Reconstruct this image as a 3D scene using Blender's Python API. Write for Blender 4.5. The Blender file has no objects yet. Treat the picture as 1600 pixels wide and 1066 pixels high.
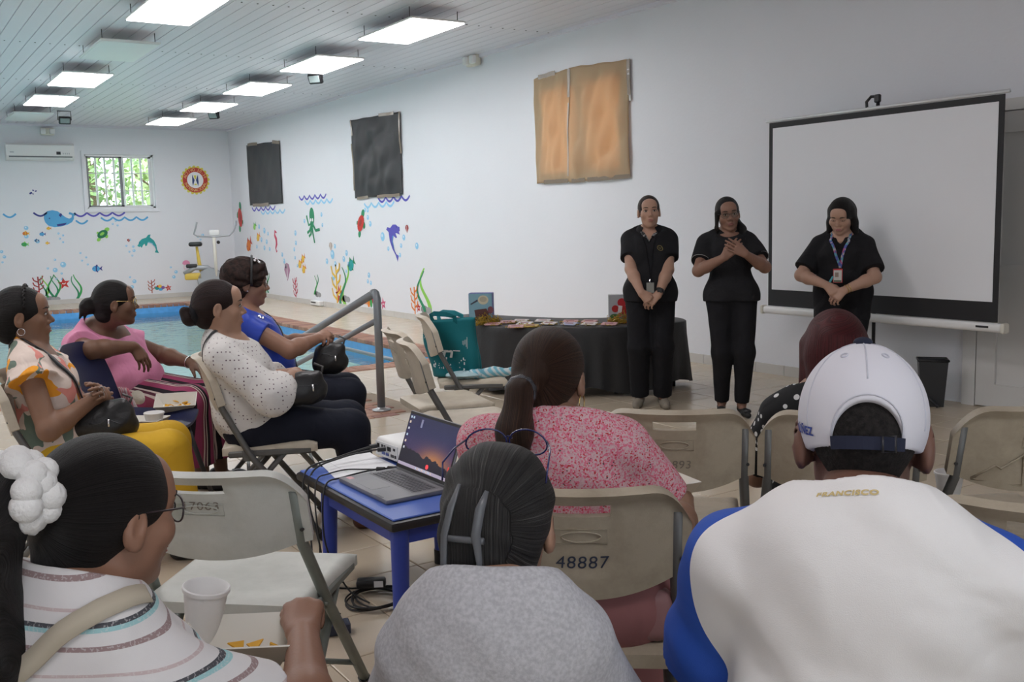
import bpy, bmesh, math, random
import numpy as np
from mathutils import Matrix, Vector

# ------------------------------------------------------------------ camera, world, exposure
random.seed(7)
scene = bpy.context.scene
COL = scene.collection
FPX, YAW, PITCH, ROLL, CAM_H = 1543.944, 0.575096, 0.121051, -0.0249826, 1.40
def camera_axes():
    cy, sy, cp, sp = math.cos(YAW), math.sin(YAW), math.cos(PITCH), math.sin(PITCH)
    f = np.array([sy*cp, cy*cp, -sp]); r = np.array([cy, -sy, 0.0]); u = np.cross(r, f)
    c, s = math.cos(ROLL), math.sin(ROLL)
    return c*r+s*u, -s*r+c*u, f
CR, CU, CF = camera_axes()
cam_data = bpy.data.cameras.new('camera'); cam = bpy.data.objects.new('camera', cam_data); COL.objects.link(cam)
cam_data.sensor_fit = 'HORIZONTAL'; cam_data.sensor_width = 36.0; cam_data.lens = FPX*36/1600
cam_data.clip_start = 0.05; cam_data.clip_end = 200
cam.matrix_world = Matrix(((CR[0], CU[0], -CF[0], 0), (CR[1], CU[1], -CF[1], 0), (CR[2], CU[2], -CF[2], CAM_H), (0, 0, 0, 1)))
scene.camera = cam
scene.view_settings.view_transform = 'Standard'; scene.view_settings.look = 'None'
scene.view_settings.gamma = 1.0; scene.view_settings.use_curve_mapping = False
scene.view_settings.exposure = 0.56
PANEL_POWER = 9.0
SKY_POWER = 3.0
world = bpy.data.worlds.new('sky'); scene.world = world; world.use_nodes = True
world.node_tree.nodes['Background'].inputs[0].default_value = (0.86, 0.94, 1.0, 1)
world.node_tree.nodes['Background'].inputs[1].default_value = SKY_POWER

# pixel (1600x1066 frame) -> points on known planes of the room
def ray(px, py): return CF + CR*(px-800)/FPX - CU*(py-533)/FPX
def at_z(px, py, z): d = ray(px, py); return d*((z-CAM_H)/d[2]) + np.array([0, 0, CAM_H])
def at_x(px, py, x): d = ray(px, py); return d*(x/d[0]) + np.array([0, 0, CAM_H])
def at_y(px, py, y): d = ray(px, py); return d*(y/d[1]) + np.array([0, 0, CAM_H])
def at_d(px, py, t): return ray(px, py)*t + np.array([0, 0, CAM_H])

WX, FY, CZ = 6.62, 21.03, 3.459          # long wall x, far wall y, ceiling height
LX, BY = -4.0, -3.0                       # unseen left and back walls

# ------------------------------------------------------------------ materials
MATS = {}
def nodes_of(m): return m.node_tree.nodes, m.node_tree.links
def mat(name, col, rough=0.6, metal=0.0, spec=0.5, bump=0.0, bscale=60.0, var=0.0, vscale=8.0, emit=0.0, alpha=1.0, sheen=0.0, coat=0.0, trans=0.0):
    if name in MATS: return MATS[name]
    m = bpy.data.materials.new(name); m.use_nodes = True; N, L = nodes_of(m); b = N['Principled BSDF']
    b.inputs['Base Color'].default_value = (*col, 1); b.inputs['Roughness'].default_value = rough
    b.inputs['Metallic'].default_value = metal; b.inputs['Specular IOR Level'].default_value = spec
    if sheen: b.inputs['Sheen Weight'].default_value = sheen
    if coat: b.inputs['Coat Weight'].default_value = coat
    if trans: b.inputs['Transmission Weight'].default_value = trans
    if emit: b.inputs['Emission Color'].default_value = (*col, 1); b.inputs['Emission Strength'].default_value = emit
    if alpha < 1: b.inputs['Alpha'].default_value = alpha
    if bump or var:
        tc = N.new('ShaderNodeTexCoord')
    if var:
        n = N.new('ShaderNodeTexNoise'); n.inputs['Scale'].default_value = vscale; n.inputs['Detail'].default_value = 4
        L.new(tc.outputs['Object'], n.inputs['Vector'])
        mx = N.new('ShaderNodeMix'); mx.data_type = 'RGBA'
        mx.inputs[6].default_value = (*[c*(1-var) for c in col], 1); mx.inputs[7].default_value = (*[min(1, c*(1+var)) for c in col], 1)
        L.new(n.outputs['Fac'], mx.inputs[0]); L.new(mx.outputs[2], b.inputs['Base Color'])
    if bump:
        n = N.new('ShaderNodeTexNoise'); n.inputs['Scale'].default_value = bscale; n.inputs['Detail'].default_value = 4
        L.new(tc.outputs['Object'], n.inputs['Vector'])
        bp = N.new('ShaderNodeBump'); bp.inputs['Strength'].default_value = bump; bp.inputs['Distance'].default_value = 0.01
        L.new(n.outputs['Fac'], bp.inputs['Height']); L.new(bp.outputs['Normal'], b.inputs['Normal'])
    MATS[name] = m
    return m
def ramp(N, L, src, stops, const=False):
    r = N.new('ShaderNodeValToRGB'); e = r.color_ramp.elements
    r.color_ramp.interpolation = 'CONSTANT' if const else 'LINEAR'
    while len(e) > 1: e.remove(e[-1])
    e[0].position = stops[0][0]; e[0].color = (*stops[0][1], 1)
    for p, c in stops[1:]:
        x = e.new(p); x.color = (*c, 1)
    L.new(src, r.inputs[0]); return r.outputs[0]
def math_node(N, L, op, a, b=None, c=None):
    m = N.new('ShaderNodeMath'); m.operation = op
    for i, v in enumerate((a, b, c)):
        if v is None: continue
        if isinstance(v, (int, float)): m.inputs[i].default_value = v
        else: L.new(v, m.inputs[i])
    return m.outputs[0]

# ------------------------------------------------------------------ mesh builder
class MB:
    def __init__(s): s.v = []; s.f = []; s.m = []
    def add(s, vs, fs, mi=0):
        o = len(s.v); s.v += [tuple(map(float, v)) for v in vs]; s.f += [tuple(o+i for i in f) for f in fs]; s.m += [mi]*len(fs); return s
    def box(s, c, d, rz=0.0, mi=0, M=None):
        x, y, z = d[0]/2, d[1]/2, d[2]/2; vs = []
        ca, sa = math.cos(rz), math.sin(rz)
        for i in (-1, 1):
            for j in (-1, 1):
                for k in (-1, 1):
                    p = (i*x, j*y, k*z)
                    if M is not None: q = M @ Vector(p); p = (q.x, q.y, q.z); vs.append((c[0]+p[0], c[1]+p[1], c[2]+p[2]))
                    else: vs.append((c[0]+p[0]*ca-p[1]*sa, c[1]+p[0]*sa+p[1]*ca, c[2]+p[2]))
        return s.add(vs, [(0, 1, 3, 2), (4, 6, 7, 5), (0, 4, 5, 1), (2, 3, 7, 6), (0, 2, 6, 4), (1, 5, 7, 3)], mi)
    def box2(s, a, b, mi=0):
        return s.box([(a[i]+b[i])/2 for i in range(3)], [abs(b[i]-a[i]) for i in range(3)], 0, mi)
    def rbox(s, c, d, r=0.01, seg=2, M=None, mi=0):
        bm = bmesh.new(); bmesh.ops.create_cube(bm, size=1)
        bmesh.ops.scale(bm, vec=d, verts=bm.verts)
        bmesh.ops.bevel(bm, geom=bm.edges[:], offset=min(r, min(d)*0.49), segments=seg, affect='EDGES', profile=0.5)
        bm.verts.index_update(); vs = []
        for v in bm.verts:
            p = v.co if M is None else M @ v.co
            vs.append((c[0]+p[0], c[1]+p[1], c[2]+p[2]))
        s.add(vs, [[v.index for v in f.verts] for f in bm.faces], mi); bm.free(); return s
    def tube(s, pts, r, n=8, cap=True, mi=0, closed=False, sq=None):
        P = [Vector(p) for p in pts]; k = len(P)
        rs = r if hasattr(r, '__len__') else [r]*k
        T = []
        for i in range(k):
            if closed: t = P[(i+1) % k]-P[i-1]
            else: t = P[min(i+1, k-1)]-P[max(i-1, 0)]
            T.append(t.normalized() if t.length > 1e-9 else Vector((0, 0, 1)))
        up = Vector((0, 0, 1)) if abs(T[0].z) < 0.95 else Vector((1, 0, 0))
        nrm = (up-T[0]*up.dot(T[0])).normalized(); vs = []
        for i in range(k):
            nrm = nrm-T[i]*nrm.dot(T[i]); nrm.normalize(); bi = T[i].cross(nrm)
            for j in range(n):
                a = 2*math.pi*j/n; q = P[i]+(nrm*math.cos(a)*(sq or 1)+bi*math.sin(a))*rs[i]; vs.append(q)
        fs = []
        for i in range(k if closed else k-1):
            i2 = (i+1) % k
            for j in range(n): fs.append((i*n+j, i*n+(j+1) % n, i2*n+(j+1) % n, i2*n+j))
        if cap and not closed: fs += [tuple(range(n-1, -1, -1)), tuple((k-1)*n+j for j in range(n))]
        return s.add(vs, fs, mi)
    def lathe(s, prof, n=20, c=(0, 0, 0), mi=0, M=None):
        vs = []
        for (r, z) in prof:
            for j in range(n):
                a = 2*math.pi*j/n; p = Vector((r*math.cos(a), r*math.sin(a), z))
                if M is not None: p = M @ p
                vs.append((c[0]+p[0], c[1]+p[1], c[2]+p[2]))
        k = len(prof)
        fs = [(i*n+j, i*n+(j+1) % n, (i+1)*n+(j+1) % n, (i+1)*n+j) for i in range(k-1) for j in range(n)]
        fs += [tuple(range(n-1, -1, -1)), tuple((k-1)*n+j for j in range(n))]
        return s.add(vs, fs, mi)
    def sphere(s, c, r, n=10, mi=0, sc=(1, 1, 1)):
        return s.lathe([(max(1e-4, r*math.sin(math.pi*i/n))*1.0, -r*math.cos(math.pi*i/n)) for i in range(n+1)], n+4, c, mi, Matrix.Diagonal(Vector(sc)))
    def prism(s, poly, t, fn, mi=0):
        """poly 2D extruded: fn(u, v, w) -> xyz, w in 0..t"""
        k = len(poly); vs = [fn(u, v, 0) for u, v in poly]+[fn(u, v, t) for u, v in poly]
        fs = [tuple(range(k-1, -1, -1)), tuple(range(k, 2*k))]+[(i, (i+1) % k, k+(i+1) % k, k+i) for i in range(k)]
        return s.add(vs, fs, mi)
    def ribbon(s, pts, nrm, w, t=0.003, mi=0, closed=False):
        P = [Vector(p) for p in pts]; k = len(P); vs = []
        ws = w if hasattr(w, '__len__') else [w]*k
        for i in range(k):
            tg = (P[(i+1) % k]-P[i-1]) if closed else (P[min(i+1, k-1)]-P[max(i-1, 0)])
            tg.normalize(); n = Vector(nrm[i] if hasattr(nrm[0], '__len__') else nrm).normalized(); sd = tg.cross(n).normalized()
            for a, b in ((-1, 0), (1, 0), (1, 1), (-1, 1)): vs.append(P[i]+sd*a*ws[i]/2+n*b*t)
        fs = []
        for i in range(k if closed else k-1):
            j2 = (i+1) % k
            for j in range(4): fs.append((i*4+j, i*4+(j+1) % 4, j2*4+(j+1) % 4, j2*4+j))
        if not closed: fs += [(3, 2, 1, 0), tuple((k-1)*4+j for j in range(4))]
        return s.add(vs, fs, mi)
    def sheet(s, fn, nu, nv, t=0.004, mi=0, skip=None):
        """closed shell over fn(u,v)->(p, normal); u,v in 0..1; skip(i,j) leaves a hole"""
        top = {}; bot = {}; vs = []
        for i in range(nu+1):
            for j in range(nv+1):
                p, n = fn(i/nu, j/nv); tt = t(i/nu, j/nv) if callable(t) else t
                top[i, j] = len(vs); vs.append(Vector(p)+Vector(n)*tt/2); bot[i, j] = len(vs); vs.append(Vector(p)-Vector(n)*tt/2)
        fs = []; cells = set((i, j) for i in range(nu) for j in range(nv) if not (skip and skip(i, j)))
        for (i, j) in cells:
            q = [(i, j), (i+1, j), (i+1, j+1), (i, j+1)]
            fs.append(tuple(top[a] for a in q)); fs.append(tuple(bot[a] for a in reversed(q)))
            for (di, dj), (a, b) in (((0, -1), (q[0], q[1])), ((1, 0), (q[1], q[2])), ((0, 1), (q[2], q[3])), ((-1, 0), (q[3], q[0]))):
                if (i+di, j+dj) not in cells: fs.append((top[b], top[a], bot[a], bot[b]))
        return s.add(vs, fs, mi)
    def mesh(s, name):
        me = bpy.data.meshes.new(name); me.from_pydata(s.v, [], s.f); me.update(); return me
    def build(s, name, mats, parent=None, smooth=False, loc=None, rz=None):
        me = s.mesh(name); mats = mats if isinstance(mats, (list, tuple)) else [mats]
        for m in mats: me.materials.append(m)
        if len(mats) > 1: me.polygons.foreach_set('material_index', s.m)
        bm = bmesh.new(); bm.from_mesh(me); bmesh.ops.recalc_face_normals(bm, faces=bm.faces[:]); bm.to_mesh(me); bm.free()
        if smooth: me.shade_smooth() if smooth is True else smooth_angle(me, smooth)
        return link(name, me, parent, loc, rz)
def smooth_angle(me, deg):
    me.shade_smooth()
    bm = bmesh.new(); bm.from_mesh(me); lim = math.radians(deg)
    for e in bm.edges:
        if len(e.link_faces) == 2 and e.calc_face_angle(0) > lim: e.smooth = False
    bm.to_mesh(me); bm.free()
def link(name, me, parent=None, loc=None, rz=None):
    o = bpy.data.objects.new(name, me); COL.objects.link(o)
    if parent is not None: o.parent = parent
    if loc is not None: o.location = tuple(map(float, loc))
    if rz is not None: o.rotation_euler = (0, 0, rz)
    return o
def tag(o, label=None, cat=None, group=None, kind=None):
    if label: o['label'] = label
    if cat: o['category'] = cat
    if group: o['group'] = group
    if kind: o['kind'] = kind
    return o
def thing(name, label, cat, loc=(0, 0, 0), az=0.0, group=None):
    o = link(name, None, None, loc, -az); return tag(o, label, cat, group)
def structure(o): o['kind'] = 'structure'; return o
def copy_tree(o, parent=None):
    c = o.copy(); COL.objects.link(c); c.parent = parent
    for ch in o.children: copy_tree(ch, c)
    return c
def text_mesh(s, size, depth=0.0005, align='CENTER', shear=0.0, bold=0.0, spacing=1.0):
    cu = bpy.data.curves.new('lettering', 'FONT'); cu.body = s; cu.size = size; cu.align_x = align; cu.align_y = 'CENTER'
    cu.extrude = depth; cu.shear = shear; cu.offset = bold; cu.space_character = spacing
    o = bpy.data.objects.new('lettering', cu); COL.objects.link(o)
    dg = bpy.context.evaluated_depsgraph_get(); me = bpy.data.meshes.new_from_object(o.evaluated_get(dg))
    bpy.data.objects.remove(o); bpy.data.curves.remove(cu); return me
def lettering(name, s, size, fn, m, parent, **kw):
    """text mapped through fn(u, v, w) -> xyz"""
    me = text_mesh(s, size, **kw)
    for v in me.vertices: v.co = fn(v.co.x, v.co.y, v.co.z)
    me.materials.clear(); me.materials.append(m)
    return link(name, me, parent)
# ------------------------------------------------------------------ the room
def wall_material():
    m = mat('painted_wall', (0.79, 0.80, 0.84), 0.55, bump=0.12, bscale=35, var=0.02, vscale=1.2); return m
M_WALL = wall_material()
M_CEIL = mat('ceiling_panel', (0.755, 0.735, 0.80), 0.35)
M_BASE = mat('baseboard_tile', (0.62, 0.60, 0.57), 0.35, var=0.08, vscale=3)
M_GROUT = mat('grout', (0.30, 0.24, 0.18), 0.9)
M_WHITE = mat('white_plastic', (0.83, 0.83, 0.82), 0.4)
M_OFFWHITE = mat('ivory_plastic', (0.74, 0.71, 0.62), 0.45)
M_BLACK = mat('black_plastic', (0.015, 0.015, 0.017), 0.4)
M_DARKMETAL = mat('dark_metal', (0.05, 0.05, 0.055), 0.4, metal=0.7)
M_STEEL = mat('steel', (0.45, 0.46, 0.47), 0.35, metal=0.8)
M_CHROME = mat('chrome', (0.8, 0.8, 0.8), 0.12, metal=1.0)
M_ALU = mat('aluminium', (0.72, 0.73, 0.74), 0.4, metal=0.3)

def tile_material():
    m = bpy.data.materials.new('floor_tile'); m.use_nodes = True; N, L = nodes_of(m); b = N['Principled BSDF']
    geo = N.new('ShaderNodeNewGeometry')
    n = N.new('ShaderNodeTexNoise'); n.inputs['Scale'].default_value = 1.6; n.inputs['Detail'].default_value = 5
    L.new(geo.outputs['Position'], n.inputs['Vector'])
    L.new(ramp(N, L, n.outputs['Fac'], [(0.3, (0.54, 0.45, 0.34)), (0.7, (0.58, 0.49, 0.375))]), b.inputs['Base Color'])
    # fine embossed lattice of small squares
    sp = N.new('ShaderNodeSeparateXYZ'); L.new(geo.outputs['Position'], sp.inputs[0])
    hs = []
    for ax in (0, 1):
        f = math_node(N, L, 'FRACT', math_node(N, L, 'MULTIPLY', sp.outputs[ax], 1/0.0825))
        d = math_node(N, L, 'ABSOLUTE', math_node(N, L, 'SUBTRACT', f, 0.5))
        hs.append(math_node(N, L, 'MULTIPLY', math_node(N, L, 'GREATER_THAN', d, 0.40), math_node(N, L, 'LESS_THAN', d, 0.46)))
    h = math_node(N, L, 'MAXIMUM', hs[0], hs[1])
    bp = N.new('ShaderNodeBump'); bp.inputs['Strength'].default_value = 0.35; bp.inputs['Distance'].default_value = 0.003
    L.new(h, bp.inputs['Height']); L.new(bp.outputs['Normal'], b.inputs['Normal'])
    n2 = N.new('ShaderNodeTexNoise'); n2.inputs['Scale'].default_value = 9; L.new(geo.outputs['Position'], n2.inputs['Vector'])
    L.new(math_node(N, L, 'MULTIPLY_ADD', n2.outputs['Fac'], 0.06, 0.20), b.inputs['Roughness'])
    return m
M_TILE = tile_material()

PX0, PX1, PY0, PY1 = -2.4, 5.0, 9.0, 19.1       # pool opening
TS, TX, TY = 0.33, 1.465, 3.20
fl = MB()
fl.box2((LX, BY, -0.3), (WX, PY0-0.3, -0.006)); fl.box2((LX, PY1+0.3, -0.3), (WX, FY, -0.006))
fl.box2((LX, PY0-0.3, -0.3), (PX0-0.3, PY1+0.3, -0.006)); fl.box2((PX1+0.3, PY0-0.3, -0.3), (WX, PY1+0.3, -0.006))
floor = structure(fl.build('floor', M_GROUT))
PATCH = (2.2, 3.35, 6.47, 7.6)
tiles = []
i0, i1 = math.floor((LX-TX)/TS), math.ceil((WX-TX)/TS); j0, j1 = math.floor((BY-TY)/TS), math.ceil((FY-TY)/TS)
for i in range(i0, i1):
    for j in range(j0, j1):
        a, b, c, d = TX+i*TS, TX+(i+1)*TS, TY+j*TS, TY+(j+1)*TS
        a, b, c, d = max(a, LX), min(b, WX), max(c, BY), min(d, FY)
        if b-a < 0.02 or d-c < 0.02: continue
        x, y = (a+b)/2, (c+d)/2
        if x > PX0-0.3 and x < PX1+0.3 and y > PY0-0.3 and y < PY1+0.3:
            # trim tiles round the pool coping
            if a < PX1+0.3 < b and y > PY0-0.3: a = PX1+0.3
            elif c < PY0-0.3 < d: d = PY0-0.3
            elif c < PY1+0.3 < d: c = PY1+0.3
            else: continue
        else:
            if a < PX1+0.3 < b and PY0-0.3 < y < PY1+0.3: a = max(a, PX1+0.3)
            if c < PY0-0.3 < d and PX0-0.3 < x < PX1+0.3: d = min(d, PY0-0.3)
            if c < PY1+0.3 < d and PX0-0.3 < x < PX1+0.3: c = max(c, PY1+0.3)
        if PATCH[0] < x < PATCH[1] and PATCH[2] < y < PATCH[3]: continue
        if b-a < 0.02 or d-c < 0.02: continue
        tiles.append((a, b, c, d))
def tile_mb(mb, w, h, ox=0, oy=0):
    e, g = 0.0035, 0.002; x, y = w/2-g, h/2-g
    o = [(-x, -y), (x, -y), (x, y), (-x, y)]; q = [(-x+e, -y+e), (x-e, -y+e), (x-e, y-e), (-x+e, y-e)]
    vs = [(ox+u, oy+v, -0.008) for u, v in o]+[(ox+u, oy+v, -0.002) for u, v in o]+[(ox+u, oy+v, 0.0) for u, v in q]
    fs = [(3, 2, 1, 0)]+[(k, (k+1) % 4, 4+(k+1) % 4, 4+k) for k in range(4)]+[(4+k, 4+(k+1) % 4, 8+(k+1) % 4, 8+k) for k in range(4)]+[(8, 9, 10, 11)]
    mb.add(vs, fs)
def in_view(p):
    d = np.array(p)-np.array([0, 0, CAM_H]); z = d@CF
    if z < 0.3: return None
    u, v = 800+FPX*(d@CR)/z, 533-FPX*(d@CU)/z
    return z if -40 < u < 1640 and v < 1110 else None
seen = sorted([(in_view(((t[0]+t[1])/2, (t[2]+t[3])/2, 0)), k) for k, t in enumerate(tiles) if in_view(((t[0]+t[1])/2, (t[2]+t[3])/2, 0))])
single = set(k for _, k in seen[:300]); cache = {}; rest = MB()
for k, (a, b, c, d) in enumerate(tiles):
    if k in single:
        key = (round(b-a, 3), round(d-c, 3))
        if key not in cache:
            mb = MB(); tile_mb(mb, b-a, d-c); cache[key] = mb.mesh('tile'); cache[key].materials.append(M_TILE)
        link('tile', cache[key], floor, ((a+b)/2, (c+d)/2, 0))
    else: tile_mb(rest, b-a, d-c, (a+b)/2, (c+d)/2)
tag(rest.build('tile_field', M_TILE, floor), kind='stuff')

# walls (far wall has a window opening, long wall an opening behind the kraft paper)
win_a, win_b = at_y(131, 241, FY), at_y(244, 325, FY)
wx0, wx1, wz0, wz1 = win_a[0], win_b[0], win_b[2], win_a[2]
w = MB()
w.box2((LX-0.2, FY, -0.3), (wx0, FY+0.2, CZ+0.3)); w.box2((wx1, FY, -0.3), (WX+0.2, FY+0.2, CZ+0.3))
w.box2((wx0, FY, -0.3), (wx1, FY+0.2, wz0)); w.box2((wx0, FY, wz1), (wx1, FY+0.2, CZ+0.3))
structure(w.build('wall_far', M_WALL))
KY0, KY1, KZ0, KZ1 = 8.05, 9.42, 1.93, 2.83
w = MB()
w.box2((WX, BY-0.2, -0.3), (WX+0.2, KY0, CZ+0.3)); w.box2((WX, KY1, -0.3), (WX+0.2, FY+0.2, CZ+0.3))
w.box2((WX, KY0, -0.3), (WX+0.2, KY1, KZ0)); w.box2((WX, KY0, KZ1), (WX+0.2, KY1, CZ+0.3))
structure(w.build('wall_right', M_WALL))
# unseen back and left walls, the back one with openings added for daylight
ADDED_OPENINGS = [(-1.9, -0.3), (1.2, 2.8)]
w = MB(); xs = [LX-0.2]+[q for b in ADDED_OPENINGS for q in b]+[WX+0.2]
for k in range(0, len(xs), 2): w.box2((xs[k], BY-0.2, -0.3), (xs[k+1], BY, CZ+0.3))
for a, b in ADDED_OPENINGS: w.box2((a, BY-0.2, -0.3), (b, BY, 1.0)); w.box2((a, BY-0.2, 2.6), (b, BY, CZ+0.3))
structure(w.build('wall_back', M_WALL))
w = MB(); w.box2((LX-0.2, BY-0.2, -0.3), (LX, FY+0.2, CZ+0.3)); structure(w.build('wall_left', M_WALL))
# ceiling: backing and one object for each long panel
c = MB(); c.box2((LX-0.2, BY-0.2, CZ+0.012), (WX+0.2, FY+0.2, CZ+0.3)); ceiling = structure(c.build('ceiling', mat('ceiling_groove', (0.62, 0.61, 0.65), 0.8)))
pw = 0.15; npl = int(math.ceil((WX-LX)/pw)); mb = MB(); e = 0.005
mb.add([(e*0.4, BY, CZ+0.012), (pw-e*0.4, BY, CZ+0.012), (pw-e, BY, CZ), (e, BY, CZ), (e*0.4, FY, CZ+0.012), (pw-e*0.4, FY, CZ+0.012), (pw-e, FY, CZ), (e, FY, CZ)],
       [(0, 1, 2, 3), (7, 6, 5, 4), (0, 4, 5, 1), (1, 5, 6, 2), (2, 6, 7, 3), (3, 7, 4, 0)])
pm = mb.mesh('ceiling_plank'); pm.materials.append(M_CEIL)
for k in range(npl): link('ceiling_plank', pm, ceiling, (WX-pw*(k+1), 0, 0))
sm = MB(); sm.sphere((0, 0, 0), 0.011, 5); sm = sm.mesh('screw'); sm.materials.append(M_DARKMETAL)
scr = MB()
for y in (7.2, 9.2, 12.1, 15.0, 17.9):
    for k in range(npl): scr.box((WX-pw*(k+0.5), y, CZ-0.001), (0.014, 0.014, 0.006))
tag(scr.build('screw_row', M_DARKMETAL, ceiling), kind='stuff')
cr = MB(); cr.box2((WX-0.05, BY, CZ-0.04), (WX, FY, CZ)); structure(cr.build('trim_1', M_CEIL))
cr = MB(); cr.box2((LX, FY-0.05, CZ-0.04), (WX-0.05, FY, CZ)); structure(cr.build('trim_2', M_CEIL))
# baseboards
b = MB(); y = FY
while y > 4.6:
    y2 = max(y-0.33, 4.6); b.box2((WX-0.014, y2+0.002, 0), (WX, y-0.002, 0.088)); y = y2
structure(b.build('baseboard_right', M_BASE))
b = MB(); b.box2((LX, FY-0.014, 0), (WX-0.014, FY, 0.088)); structure(b.build('baseboard_far', M_BASE))

# pool: blue tiled basin, water, brick coping
M_POOL = mat('pool_tile', (0.10, 0.32, 0.66), 0.25, var=0.2, vscale=14)
M_POOLFLOOR = mat('pool_floor', (0.60, 0.82, 0.81), 0.4, var=0.08, vscale=3)
p = MB(); d = 0.95; t = 0.1
for z0, z1, mi in ((-0.32, -0.005, 0), (-d, -0.32, 1)):
    p.box2((PX0-t, PY0-t, z0), (PX1+t, PY0, z1), mi); p.box2((PX0-t, PY1, z0), (PX1+t, PY1+t, z1), mi)
    p.box2((PX0-t, PY0, z0), (PX0, PY1, z1), mi); p.box2((PX1, PY0, z0), (PX1+t, PY1, z1), mi)
p.box2((PX0, PY0, -d-t), (PX1, PY1, -d), 1)
pool = structure(p.build('trim_3', [M_POOL, M_POOLFLOOR])); pool['label'] = 'blue tiled swimming pool basin'
def water_material():
    m = bpy.data.materials.new('pool_water'); m.use_nodes = True; N, L = nodes_of(m)
    N.remove(N['Principled BSDF']); out = N['Material Output']
    tr = N.new('ShaderNodeBsdfTransparent'); tr.inputs[0].default_value = (0.90, 0.985, 0.975, 1)
    gl = N.new('ShaderNodeBsdfGlossy'); gl.inputs['Roughness'].default_value = 0.04
    fr = N.new('ShaderNodeFresnel'); fr.inputs[0].default_value = 1.33
    n = N.new('ShaderNodeTexNoise'); n.inputs['Scale'].default_value = 5.0; n.inputs['Detail'].default_value = 3
    tc = N.new('ShaderNodeTexCoord'); L.new(tc.outputs['Object'], n.inputs['Vector'])
    bp = N.new('ShaderNodeBump'); bp.inputs['Strength'].default_value = 0.25; bp.inputs['Distance'].default_value = 0.05
    L.new(n.outputs['Fac'], bp.inputs['Height']); L.new(bp.outputs[0], gl.inputs['Normal']); L.new(bp.outputs[0], fr.inputs['Normal'])
    mx = N.new('ShaderNodeMixShader'); L.new(fr.outputs[0], mx.inputs[0]); L.new(tr.outputs[0], mx.inputs[1]); L.new(gl.outputs[0], mx.inputs[2])
    L.new(mx.outputs[0], out.inputs['Surface']); return m
wt = MB(); wt.add([(PX0, PY0, -0.15), (PX1, PY0, -0.15), (PX1, PY1, -0.15), (PX0, PY1, -0.15)], [(0, 1, 2, 3)])
tag(wt.build('pool_water', water_material()), 'clear blue green water filling the swimming pool', 'water', kind='stuff')
M_BRICK = [mat('brick_%d' % k, c, 0.75, bump=0.2, bscale=40, var=0.15, vscale=12) for k, c in enumerate([(0.30, 0.15, 0.10), (0.36, 0.20, 0.14), (0.26, 0.13, 0.10)])]
cb = MB(); cb.box2((PX0-0.3, PY0-0.3, -0.02), (PX1+0.3, PY0-0.02, -0.012)); cb.box2((PX0-0.3, PY1+0.02, -0.02), (PX1+0.3, PY1+0.3, -0.012))
cb.box2((PX1+0.02, PY0-0.3, -0.02), (PX1+0.3, PY1+0.3, -0.012)); cb.box2((PX0-0.3, PY0-0.3, -0.02), (PX0-0.02, PY1+0.3, -0.012))
coping = structure(cb.build('trim_4', M_GROUT))
def brick_mesh(w, h, z0, m, r=0.008):
    mb = MB(); mb.rbox((0, 0, z0/2), (w, h, -z0), r, 1); me = mb.mesh('brick'); me.materials.append(m); return me
bX = [brick_mesh(0.31, 0.104, -0.055, m) for m in M_BRICK]; bY = [brick_mesh(0.104, 0.31, -0.055, m) for m in M_BRICK]
rb = random.Random(3)
y = PY0-0.3
while y < PY1+0.28: link('brick', rb.choice(bX), coping, (PX1+0.148, y+0.055, 0.008)); y += 0.11
x = PX1-0.06; k = 0
while x > -0.2: link('brick', rb.choice(bY), coping, (x, PY0-0.148, 0.008)); x -= 0.11
x = PX1-0.06
while x > 1.2: link('brick', rb.choice(bY), coping, (x, PY1+0.148, 0.008)); x -= 0.11
st = MB(); st.box2((PATCH[0], PATCH[2], -0.02), (PATCH[1], PATCH[3], -0.004)); patch = structure(st.build('trim_5', M_GROUT))
bp2 = [brick_mesh(0.196, 0.096, -0.02, m, 0.004) for m in M_BRICK]; row = 0; y = PATCH[2]
while y+0.1 <= PATCH[3]+0.01:
    x = PATCH[0]+(0.1 if row % 2 else 0)
    while x+0.2 <= PATCH[1]+0.01: link('brick', rb.choice(bp2), patch, (x+0.1, y+0.05, 0.003)); x += 0.2
    y += 0.1; row += 1

# handrail: post on the bricks, two pipes sloping down into the pool
hr = thing('handrail', 'grey steel pipe handrail sloping from brick patch into the pool', 'handrail', (3.16, 6.71, 0))
M_PIPE = mat('grey_pipe', (0.24, 0.26, 0.28), 0.4, metal=0.5)
q = MB(); q.tube([(0, 0, 0.004), (0, 0, 0.85), (0, 0.02, 0.885), (0, 0.07, 0.888)], 0.03, 12); q.build('post', M_PIPE, hr, True)
q = MB(); q.tube([(0, 0.03, 0.892), (0, 2.95, 0.0), (0, 3.25, -0.3)], 0.03, 12); q.build('top_rail', M_PIPE, hr, True)
q = MB(); q.tube([(0, 0.02, 0.685), (0, 2.55, -0.08), (0, 2.75, -0.3)], 0.022, 10); q.build('lower_rail', M_PIPE, hr, True)
q = MB(); q.lathe([(0.07, 0.004), (0.07, 0.012), (0.035, 0.02), (0.031, 0.03)], 16); q.build('base_flange', M_STEEL, hr, True)
a, b = at_z(520, 540, 0.0), at_z(600, 559, 0.0)
gr = thing('grab_rail', 'thin grey pipe bar low over the pool beside brick coping', 'rail', (0, 0, 0))
q = MB(); q.tube([a, b, b+(b-a)*0.25], 0.022, 10); q.build('bar', M_PIPE, gr, True)
q = MB(); e2 = b+(b-a)*0.25; q.tube([e2, e2+np.array([0.05, 0, -0.3])], 0.022, 8); q.tube([a, a+np.array([0, 0.02, -0.3])], 0.022, 8); q.build('bracket', M_PIPE, gr, True)

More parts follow.
